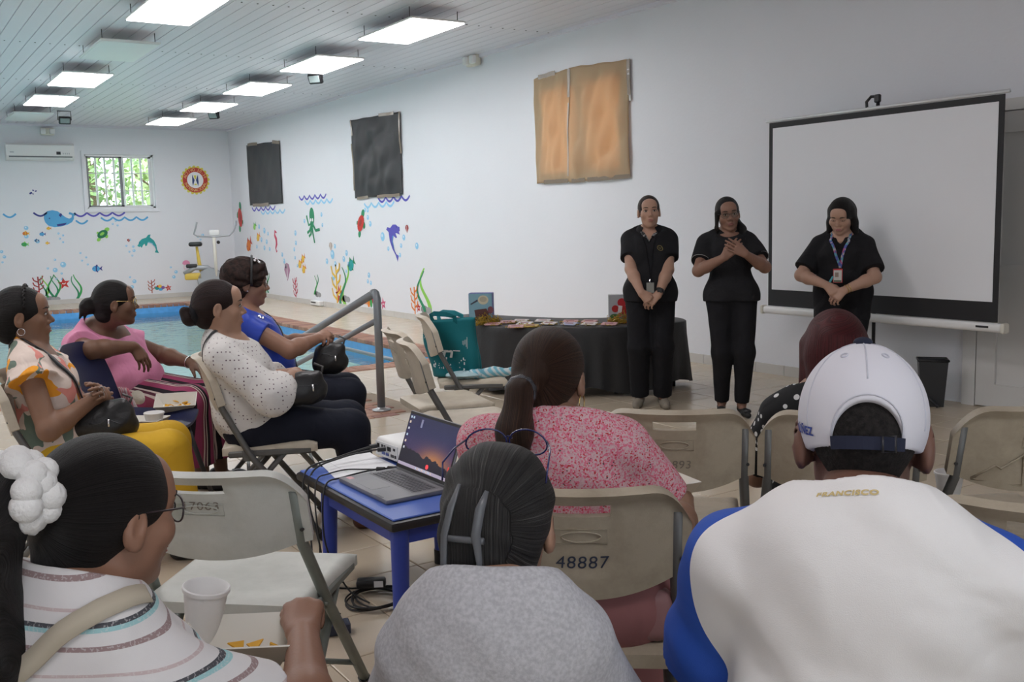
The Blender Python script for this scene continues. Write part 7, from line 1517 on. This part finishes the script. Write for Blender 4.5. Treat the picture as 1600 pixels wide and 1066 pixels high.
# ---- foreground: red hair, black dress with white dots
(xy, T) = HP(1303, 548, 2.95)
p = person('woman with straight dark red hair and dotted black dress', T, xy, origin=hips('r', 0.04), az=44, hip=0.525, sw=0.172, g=1.0, bust=1.0, h=0.0075, skin=skin_mat('tan4', (0.30, 0.165, 0.11)), head=(-6, 0, 0), neck_dz=0.01,
    hands=[dict(w=(-0.17, 0.30, 0.62), d=(0.3, 0.9, -0.2), n=(0, 0.2, 1), side=1, hint=(-0.45, -0.6, -0.8)), dict(w=(0.12, 0.34, 0.62), d=(-0.3, 0.9, -0.2), n=(0, 0.2, 1), side=-1, hint=(1, -0.5, -0.6))],
    feet=[(-0.10, 0.44, 0.079), (0.10, 0.44, 0.079)], legr=1.1); face(p)
M_SPOT = cloth_mat('spotted_black', (0.02, 0.02, 0.02), 0.8, 0.2, 12, lambda N, L, v: mixc(N, L, math_node(N, L, 'LESS_THAN', voro(N, L, v, 34, 0.8), 0.30), (0.012, 0.012, 0.013), (0.62, 0.61, 0.60)))
F_ = top_sdf(p, 0.012, 0.75, None, fold=0.003, seed=9, sl_loose=0.02); garment(p, F_, M_SPOT, 'dress_top'); garment(p, pants_sdf(p, 0.03, 0.5, None, 0.002, 3), M_SPOT, 'dress_skirt')
S = hair_cap(0.012, 0.0, -0.07); S.cone((0, -0.05, -0.02), (0, -0.075, -0.20), 0.092, 0.088, 0.04, sq=((0, 1, 0), 0.62)); S.cone((0, -0.075, -0.20), (0, -0.085, -0.275), 0.088, 0.075, 0.03, sq=((0, 1, 0), 0.5), flat=True)
for s in (-1, 1): S.cone((s*0.078, 0.0, 0.02), (s*0.088, -0.01, -0.20), 0.022, 0.018, 0.03)
hair(p, S, hair_mat('dark_red', (0.022, 0.003, 0.004), (0.095, 0.016, 0.018), 1.5, scale=(60, 3, 3)), 0.005, flow='down'); shoes(p, mat('black_flat', (0.01, 0.01, 0.012), 0.5))
# ---- stools below the frame for the three nearest sitters
def stool(label, xy):
    o = thing('stool', label, 'stool', (xy[0], xy[1], 0)); q = MB(); q.lathe([(0.05, 0.40), (0.16, 0.405), (0.17, 0.42), (0.165, 0.44), (0.05, 0.445)], 20); q.build('seat', M_WHITE, o, 40)
    for k in range(4):
        a = math.pi/4+k*math.pi/2; q = MB(); q.tube([(0.12*math.cos(a), 0.12*math.sin(a), 0.41), (0.17*math.cos(a), 0.17*math.sin(a), 0.0)], 0.015, 8); q.build('leg', M_STEEL, o, True)
# ---- foreground: grey shirt, claw clip
(xy, T) = HP(781, 818, 1.52)
p = person('woman in light grey shirt with grey claw clip, seen from behind', T, xy, az=38, hip=0.50, head_off=(0, 0.10), sw=0.120, g=0.84, bust=0.9, h=0.0075, skin=skin_mat('tan5', (0.34, 0.19, 0.125)), head=(6, -8, 0), neck_y=0.005, neck_dz=0.038, slope=-0.012,
    hands=[dict(w=(-0.12, 0.38, 0.60), d=(0.4, 0.9, -0.2), n=(0, 0.2, 1), side=1, hint=(-0.4, -0.5, -0.8)), dict(w=(0.12, 0.38, 0.60), d=(-0.4, 0.9, -0.2), n=(0, 0.2, 1), side=-1, hint=(0.4, -0.5, -0.8))], feet=[(-0.10, 0.40, 0.079), (0.10, 0.40, 0.079)]); face(p); stool('white round stool under the woman in grey shirt', p.origin)
M_GREYC = cloth_mat('heather_grey', (0.40, 0.40, 0.42), 0.9, 0.3, 9, lambda N, L, v: ramp(N, L, noise(N, L, v, 180, 3), [(0.35, (0.36, 0.355, 0.37)), (0.65, (0.46, 0.455, 0.475))]))
F_ = top_sdf(p, 0.014, 0.75, None, fold=0.004, seed=10, sl_loose=0.02, neck_cut=0.03); garment(p, F_, M_GREYC, 'shirt', 0.006); garment(p, pants_sdf(p, 0.012, 0.95, None, 0.002, 3), NAVYP, 'trousers', 0.009)
S = hair_cap(0.012, 0.0, -0.075); S.ell((-0.018, -0.110, -0.005), (0.050, 0.030, 0.075), 0.025); S.cone((0, -0.05, -0.07), (-0.005, -0.050, -0.150), 0.058, 0.050, 0.03); S.disp = folds(0.0022, 90, 2.0, ((0.9, 0.1, 0.4), (0.3, 0.2, 1)))
H_G = hair_mat('greying_black', (0.006, 0.006, 0.006), (0.034, 0.032, 0.031), 3.5, 0.45, (40, 4, 4)); hair(p, S, H_G, 0.004, flow='tail')
M_CLIP = mat('grey_clip', (0.10, 0.105, 0.115), 0.35); cp = link('claw_clip', None, p.root); bpy.data.objects.remove(cp)
q = MB()
q.ribbon([(0.012, -0.150, 0.070), (0.004, -0.158, 0.045), (-0.002, -0.158, 0.010), (0.002, -0.152, -0.030), (-0.002, -0.148, -0.075)], [(0.5, -1, 0.1)]*5, [0.005, 0.013, 0.013, 0.008, 0.003], 0.004)
q.ribbon([(-0.030, -0.132, 0.076), (-0.040, -0.140, 0.045), (-0.050, -0.140, 0.005), (-0.052, -0.136, -0.040), (-0.056, -0.128, -0.072)], [(-0.3, -1, 0.1)]*5, [0.004, 0.010, 0.010, 0.009, 0.008], 0.004)
q.tube([(0.008, -0.150, 0.0), (-0.048, -0.138, 0.0)], 0.005, 6); o = q.build('claw_clip', M_CLIP, p.root, True); o.matrix_local = p.Mh
gl = link('glasses_on_head', None, p.root); bpy.data.objects.remove(gl); M_NAVYF = mat('navy_frame', (0.012, 0.015, 0.09), 0.25, coat=0.5)
fr = specs(p, M_NAVYF, 0.032, 0.022, z=0.0, y=0.098); rr_ = Matrix.Translation((0.0, -0.030, 0.088)) @ Matrix.Rotation(math.radians(20), 4, 'X'); fr.matrix_local = p.Mh @ rr_
# ---- foreground: capped man
(xy, T) = HP(1347, 684, 1.44)
p = person('man in white cap and white shirt with blue sleeves, seen from behind', T, xy, az=52, hip=0.52, head_off=(0, 0.12), sw=0.19, g=1.12, bust=0.0, belly=0.04, h=0.0075, skin=skin_mat('dark_brown2', (0.15, 0.072, 0.05)), head=(-3, -12, 0), neck_y=0.03, neck_dz=0.06, slope=0.03, ear=1.25, full=0.5, arm=1.08,
    hands=[dict(w=(-0.20, 0.42, 0.60), d=(0.4, 0.9, -0.2), n=(0, 0.2, 1), side=1, hint=(-0.35, -0.4, -0.9)), dict(w=(0.20, 0.42, 0.60), d=(-0.4, 0.9, -0.2), n=(0, 0.2, 1), side=-1, hint=(0.35, -0.4, -0.9))], feet=[(-0.12, 0.44, 0.079), (0.12, 0.44, 0.079)], legr=1.15); face(p, (0.2, 0.08, 0.07)); stool('white round stool under the capped man', p.origin); PM = p
def raglan(N, L, v):
    sp = N.new('ShaderNodeSeparateXYZ'); L.new(v, sp.inputs[0]); ax_ = math_node(N, L, 'ABSOLUTE', sp.outputs[0]); yy = math_node(N, L, 'SUBTRACT', sp.outputs[1], float(p.neck[1])); zz = math_node(N, L, 'SUBTRACT', float(p.neck[2]), sp.outputs[2])
    f = math_node(N, L, 'ADD', math_node(N, L, 'MULTIPLY', ax_, 0.55), math_node(N, L, 'MULTIPLY', yy, 1.0)); f = math_node(N, L, 'SUBTRACT', f, math_node(N, L, 'MULTIPLY', zz, 0.10)); return mixc(N, L, math_node(N, L, 'GREATER_THAN', f, 0.070), (0.75, 0.73, 0.72), (0.025, 0.085, 0.42))
F_ = top_sdf(p, 0.016, 0.80, None, fold=0.0045, seed=11, sl_loose=0.022); garment(p, F_, cloth_mat('white_raglan', (0.78, 0.75, 0.73), 0.7, 0.5, 6, raglan), 'raglan_shirt', 0.006); garment(p, pants_sdf(p, 0.014, 0.96, None, 0.002, 3, g=1.1, legr=1.1), NAVYP, 'trousers', 0.009)
S = SDF(); S.ell((0, -0.016, 0.028), (0.0765, 0.0955, 0.0865), 0.02); S.cone((0, -0.050, -0.01), (0, -0.048, -0.062), 0.060, 0.040, 0.03); S.ell((0, 0.085, -0.034), (0.070, 0.060, 0.098), 0.010, neg=True); S.cut((0, -0.06, -0.082), (0, -0.3, -1))
hair(p, S, hair_mat('cropped_black', (0.005, 0.004, 0.004), (0.020, 0.017, 0.016), rough=0.7, scale=(120, 120, 120)), 0.0045, flow='')
# cap: shell round the skull with a rear opening, peak, button, strap, seams
C = SDF(); C.ell((0, -0.012, 0.030), (0.090, 0.110, 0.106), 0.01); C.cut((0, 0, -0.022), (0, -0.10, -1)); C.ell((0, -0.132, -0.010), (0.052, 0.07, 0.062), 0.004, neg=True)
capm = mat('white_cap_twill', (0.62, 0.61, 0.66), 0.85, bump=0.15, bscale=9)
cap = net_mesh('cap', C, 0.004, capm, p.root); cap.matrix_local = p.Mh
V_ = lambda x, y, z: tuple(project(C, [(x, y, z)], 0.0008)[0][0])
q = MB(); pts = []
for k in range(13):
    a_ = math.pi*k/12; pts.append((0.075*math.cos(a_), 0.085+0.085*math.sin(a_)))
q.sheet(lambda u, v: (Vector((0.078*math.cos(math.pi*u)*(1-0.02*v), 0.070+0.095*v*math.sin(math.pi*u)+0.02*math.sin(math.pi*u), 0.010-0.02*v-0.012*abs(math.cos(math.pi*u))**2)), Vector((0, 0, 1))), 20, 8, 0.004); o = q.build('peak', mat('navy_cap', (0.006, 0.009, 0.028), 0.85), cap, True)
q = MB(); q.sphere((0, -0.012, 0.0), 0.014, 8, 0, (1, 1, 0.6)); q.v = [(x, y, z+0.138) for x, y, z in q.v]; q.build('button', mat('navy_cap', (0.006, 0.009, 0.028), 0.85), cap, True)
q = MB(); q.ribbon([V_(0.055*math.sin(t), -0.012-0.12*math.cos(t), 0.0) if False else (0.092*math.sin(t)*0.99, -0.012-0.112*math.cos(t), -0.018+0.012*math.cos(t)) for t in np.linspace(-0.54, 0.54, 15)], [(math.sin(t), -math.cos(t), 0) for t in np.linspace(-0.54, 0.54, 15)], 0.018, 0.002); q.build('strap', mat('navy_cap', (0.006, 0.009, 0.028), 0.85), cap)
q = MB(); q.tube([(x, -0.128, z) for x, z in ((0.018, -0.018), (0.034, -0.017), (0.034, 0.004), (0.018, 0.004))], 0.0018, 5, closed=True); q.build('buckle', M_DARKMETAL, cap, True)
for a_ in (0, math.pi/3, 2*math.pi/3, math.pi, -math.pi/3, -2*math.pi/3):
    pts = [(0.10*math.sin(a_)*math.sin(t), -0.012-0.12*math.cos(a_)*math.sin(t), 0.030+0.11*math.cos(t)) for t in np.linspace(0.10, 1.05 if abs(a_) < 0.1 else 1.75, 14)]; Q, n_ = project(C, pts, 0.0004); q = MB(); q.tube([tuple(v) for v in Q], 0.0011, 4); q.build('seam', mat('cap_stitch', (0.50, 0.50, 0.56), 0.9), cap, True)
for a_ in (0.5, -0.55):
    c_ = project(C, [(0.1*math.sin(a_)*math.sin(0.62), -0.012-0.12*math.cos(a_)*math.sin(0.62), 0.03+0.11*math.cos(0.62))], 0.0006); q = MB(); nn = Vector(c_[1][0]); M3 = nn.to_track_quat('Z', 'Y').to_matrix(); q.tube([Vector(c_[0][0])+M3@Vector((0.0045*math.cos(t), 0.0045*math.sin(t), 0)) for t in [2*math.pi*k/12 for k in range(12)]], 0.0015, 5, closed=True); q.build('eyelet', mat('cap_stitch', (0.50, 0.50, 0.56), 0.9), cap, True)
rim = []
for t in np.linspace(-1.0, 1.0, 21): rim.append((0.055*math.sin(t*1.57), -0.20, -0.012+0.066*math.cos(t*1.57)))
Q, n_ = project(C, [(x, -0.115, z+0.004) for x, y, z in rim], 0.0006); q = MB(); q.tube([tuple(v) for v in Q], 0.0012, 4); q.build('opening_stitch', mat('cap_stitch', (0.50, 0.50, 0.56), 0.9), cap, True)
M_CAPTXT = mat('cap_lettering', (0.03, 0.06, 0.30), 0.7)
def capmap(u, v, w):
    t = -1.22+u/0.10; P_, n_ = project(C, [(0.095*math.sin(t), -0.012-0.112*math.cos(t), 0.008+v-0.12*u)], 0.0012, 4); return tuple(map(float, P_[0]))
lettering('lettering', 'NÚÑEZ', 0.018, capmap, M_CAPTXT, cap, depth=0.0, bold=0.0006)
M_COLTXT = mat('collar_lettering', (0.55, 0.42, 0.18), 0.7)
def colmap(u, v, w):
    P_, n_ = project(F_, [(u-0.02, p.neck[1]-0.085, p.neck[2]+0.030+v)], 0.0015, 6); return tuple(map(float, P_[0]))
lettering('back_print', 'FRANCISCO', 0.013, colmap, M_COLTXT, p.root, depth=0.0, bold=0.0006, spacing=1.15)
# ---- foreground: striped blouse, ponytail with white scrunchie
(xy, T) = HP(172, 806, 1.50)
def bands(N, L, v):
    sp = N.new('ShaderNodeSeparateXYZ'); L.new(v, sp.inputs[0]); u = math_node(N, L, 'ADD', sp.outputs[2], math_node(N, L, 'MULTIPLY', noise(N, L, v, 3, 1), 0.02)); f = math_node(N, L, 'FRACT', math_node(N, L, 'MULTIPLY', u, 12.0))
    c = ramp(N, L, f, [(0, (0.62, 0.60, 0.60)), (0.22, (0.28, 0.20, 0.20)), (0.30, (0.62, 0.60, 0.60)), (0.50, (0.30, 0.50, 0.52)), (0.57, (0.07, 0.07, 0.08)), (0.64, (0.62, 0.60, 0.60)), (0.82, (0.50, 0.40, 0.40)), (0.87, (0.62, 0.60, 0.60))], True)
    return mixc(N, L, math_node(N, L, 'MULTIPLY', math_node(N, L, 'GREATER_THAN', noise(N, L, v, 260, 2), 0.58), 0.35), c, (0.62, 0.60, 0.60))
p = person('woman in striped blouse with black ponytail and white scrunchie', T, xy, az=62, hip=0.50, head_off=(0, 0.08), sw=0.175, g=1.15, bust=1.05, belly=0.04, h=0.0065, skin=skin_mat('brown5', (0.25, 0.13, 0.085)), head=(6, -8, 0), full=0.7, neck_y=0.02, neck_dz=0.02, slope=0.03,
    hands=[dict(w=(-0.10, 0.30, 0.60), d=(0.4, 0.9, -0.1), n=(0, 0.2, 1), side=1, hint=(-1, -0.4, -0.6)), dict(w=(0.085, 0.40, 0.672), d=(-0.45, 0.55, 0.30), n=(0.2, -0.45, 0.9), side=-1, curl=(55, 60, 45), thumb=(25, 10), hint=(1, -0.2, -0.8))], feet=[(-0.10, 0.42, 0.079), (0.10, 0.42, 0.079)], legr=1.1); face(p, (0.3, 0.1, 0.09)); stool('white round stool under the woman in striped blouse', p.origin); PS = p
F_ = top_sdf(p, 0.014, 0.60, None, fold=0.0035, seed=12, sl_loose=0.024, neck_cut=0.025); garment(p, F_, cloth_mat('striped_gauze', (0.6, 0.6, 0.6), 0.85, 0.35, 9, bands), 'blouse', 0.006); garment(p, pants_sdf(p, 0.012, 0.95, None, 0.002, 3), NAVYP, 'trousers', 0.009)
S = hair_cap(0.011, 0.0, -0.05); S.cone((0, -0.10, 0.045), (0, -0.145, 0.050), 0.040, 0.034, 0.02); S.cone((0, -0.150, 0.05), (0, -0.195, -0.03), 0.036, 0.048, 0.02); S.cone((0, -0.195, -0.03), (0.005, -0.185, -0.17), 0.048, 0.058, 0.02); S.cone((0.005, -0.185, -0.17), (0.01, -0.17, -0.36), 0.058, 0.040, 0.03)
hair(p, S, H_BLACK, 0.004, flow='tail')
q = MB(); rs = random.Random(2)
for k in range(26):
    a_ = 2*math.pi*k/13+(0.24 if k >= 13 else 0); r_ = 0.040 if k < 13 else 0.046; q.sphere((r_*math.cos(a_), (-0.128 if k < 13 else -0.152)+0.006*(-1)**k, 0.048+r_*math.sin(a_)), 0.0195+0.003*rs.random(), 8)
o = q.build('scrunchie', mat('white_plush', (0.72, 0.71, 0.70), 0.95, bump=0.4, bscale=150), p.root, True); o.matrix_local = p.Mh
specs(p, mat('thin_dark_frame', (0.03, 0.02, 0.025), 0.3), 0.029, 0.021); strap(p, F_, [p.neck+p.rx*0.095-p.fy*0.02+np.array([0, 0, -0.01]), p.neck+p.rx*0.08-p.fy*0.06+np.array([0, 0, -0.01]), p.neck+p.rx*0.03-p.fy*0.12+np.array([0, 0, -0.06]), p.s2-p.rx*0.06-p.fy*0.15+np.array([0, 0, 0.03]), p.s2-p.rx*0.14-p.fy*0.11+np.array([0, 0, -0.10])], 0.030, mat('beige_strap', (0.42, 0.37, 0.29), 0.8), 'bag_strap', 0.003, 0.004)

# ------------------------------------------------------------------ cups, trays and snacks
M_FOAM = mat('white_foam', (0.74, 0.73, 0.72), 0.75, bump=0.05, bscale=150)
def cup(label, loc, h=0.09, tilt=(0, 0), sc=1.0):
    o = thing('foam_cup', label, 'cup', loc); o.rotation_euler = (tilt[0], tilt[1], 0); q = MB(); r0, r1 = 0.030*sc, 0.044*sc; q.lathe([(r0*0.2, 0.0), (r0, 0.0), (r1, h), (r1+0.003, h), (r1+0.003, h-0.006), (r1+0.001, h-0.008)], 24)
    q = MB(); q.lathe([(0.002, 0.0), (r0, 0.0), (r0+0.001, 0.004), (r1, h-0.010), (r1+0.003, h-0.009), (r1+0.0035, h-0.002), (r1+0.001, h), (r1-0.003, h-0.003), (r0-0.002, 0.006), (0.002, 0.006)], 28); q.build('cup_body', M_FOAM, o, 50); return o
M_TRAY = mat('kraft_tray', (0.55, 0.47, 0.36), 0.8); M_TRAYIN = mat('white_tray', (0.72, 0.70, 0.64), 0.7)
def tray(label, loc, az, chips=20, sc=1.0, m=None, tilt=0.0):
    o = thing('paper_tray', label, 'paper tray', loc, math.radians(az)); o.rotation_euler[0] = tilt; q = MB(); a, b, c, d, h = 0.055*sc, 0.038*sc, 0.082*sc, 0.060*sc, 0.042*sc
    vs = [(-a, -b, 0), (a, -b, 0), (a, b, 0), (-a, b, 0), (-c, -d, h), (c, -d, h), (c, d, h), (-c, d, h)]; vs += [(x*0.97, y*0.97, z+0.002) for x, y, z in vs]
    q.add(vs, [(3, 2, 1, 0)]+[(k, (k+1) % 4, 4+(k+1) % 4, 4+k) for k in range(4)], 1); q.add(vs, [(8, 9, 10, 11)]+[(8+k, 12+k, 12+(k+1) % 4, 8+(k+1) % 4) for k in range(4)]+[(4+k, 4+(k+1) % 4, 12+(k+1) % 4, 12+k) for k in range(4)], 0); q.build('tray', [M_TRAYIN, M_TRAY], o)
    r_ = random.Random(int(az)); 
    for k in range(chips):
        q = MB(); s = 0.013*sc; x, y = r_.uniform(-a, a)*0.8, r_.uniform(-b, b)*0.9; q.add([(-s, -s*0.6, 0), (s, -s*0.5, 0.003), (0, s, 0.006), (-s, -s*0.6, 0.003), (s, -s*0.5, 0.006), (0, s, 0.009)], [(2, 1, 0), (3, 4, 5), (0, 1, 4, 3), (1, 2, 5, 4), (2, 0, 3, 5)]); ob = q.build('chip', mat('corn_chip', (0.68, 0.36, 0.03), 0.7), o, False, (x, y, 0.006+0.012*r_.random())); ob.rotation_euler = (r_.uniform(-0.6, 0.6), r_.uniform(-0.6, 0.6), r_.uniform(0, 6))
    return o
nz_ = 0.458
def on_navy(px, py): c = at_z(px, py, nz_+0.02); return (c[0], c[1], nz_)
cup('white foam cup on the navy chair between the trays', on_navy(242, 665), 0.085)
c = on_navy(276, 640); tray('open paper tray with yellow chips on the navy chair', (c[0], c[1], c[2]+0.025), 20, 18, 1.25, tilt=0.32); tray('kraft paper tray nearest the bulky black bag', on_navy(226, 664), 40, 0, 1.2)
c = on_navy(207, 640); o = thing('snack_bag', 'pink and white striped paper snack bag on the navy chair', 'snack bag', (c[0], c[1], c[2]), math.radians(70))
def pst(N, L, v):
    sp = N.new('ShaderNodeSeparateXYZ'); L.new(v, sp.inputs[0]); return ramp(N, L, math_node(N, L, 'FRACT', math_node(N, L, 'MULTIPLY', sp.outputs[0], 90)), [(0, (0.62, 0.20, 0.24)), (0.5, (0.68, 0.58, 0.58))], True)
q = MB(); q.sheet(lambda u, v: (Vector((0.055*math.cos(6.283*u)*(1-0.15*v), 0.028*math.sin(6.283*u)*(1-0.6*v)-0.05*v+0.004*math.sin(40*u), 0.002+0.14*v)), Vector((math.cos(6.283*u), math.sin(6.283*u), 0))), 24, 8, 0.002); q.build('bag_body', cloth_mat('pink_stripe_paper', (0.6, 0.3, 0.3), 0.8, 0.3, 10, pst), o, True); q = MB(); q.box((0.0, -0.052, 0.06), (0.05, 0.002, 0.035), 0, 0, Matrix.Rotation(0.4, 3, 'X')); q.build('label', M_PAPER, o)
c = on_navy(225, 628); o = thing('cloth_bag', 'crumpled cream cloth bag at the back of the navy chair', 'cloth bag', (c[0], c[1], c[2]), math.radians(100)); S = SDF(); S.ell((0, 0, 0.05), (0.12, 0.065, 0.05), 0.02); S.ell((-0.06, 0.03, 0.085), (0.05, 0.03, 0.03), 0.02); S.ell((0.07, -0.02, 0.06), (0.06, 0.05, 0.045), 0.02); S.disp = folds(0.007, 60, 1.0); S.cut((0, 0, 0.001), (0, 0, -1)); net_mesh('cloth', S, 0.006, cloth_mat('cream_cloth', (0.55, 0.53, 0.44), 0.9, 0.4, 20), o)
c = at_z(498, 622, 0.46); tray('small snack tray on the chair under the woman in royal blue', (c[0], c[1], 0.452), 30, 8, 0.8)
o = thing('candy_wrapper', 'pink candy wrapper in the snack tray by the royal blue woman', 'wrapper', (c[0], c[1], 0.475)); S = SDF(); S.ell((0, 0, 0.02), (0.035, 0.025, 0.025), 0.01); S.disp = folds(0.006, 120, 0.5); net_mesh('wrapper', S, 0.004, mat('pink_wrapper', (0.65, 0.30, 0.33), 0.5), o)
c = at_z(1482, 782, 0.455); cup('white foam cup on the seat of the chair at right', (c[0], c[1], 0.452), 0.10)
c = at_d(312, 950, 1.85); cup('large white foam cup held before the striped blouse woman', (c[0], c[1], c[2]-0.06), 0.105, (0.1, 0.12), 0.92)
c = at_d(395, 1010, 1.80); tray('paper tray held in the lap of the striped blouse woman', (c[0]-0.02, c[1], c[2]-0.02), 30, 6, 1.3)
c = at_d(1040, 748, 2.65); tray('white paper tray of chips held by the floral woman', (c[0], c[1], c[2]-0.04), 100, 14, 1.0)
c = at_d(1478, 806, 2.0); o = thing('speckled_scarf', 'black speckled scarf hanging over the chair at the right edge', 'scarf', (c[0]+0.03, c[1]+0.04, c[2]-0.03)); S = SDF(); S.cone((-0.09, 0.06, 0.02), (0.06, -0.03, -0.02), 0.025, 0.02, 0.02); S.disp = folds(0.004, 100, 0.5); net_mesh('cloth', S, 0.005, M_SPOT, o)
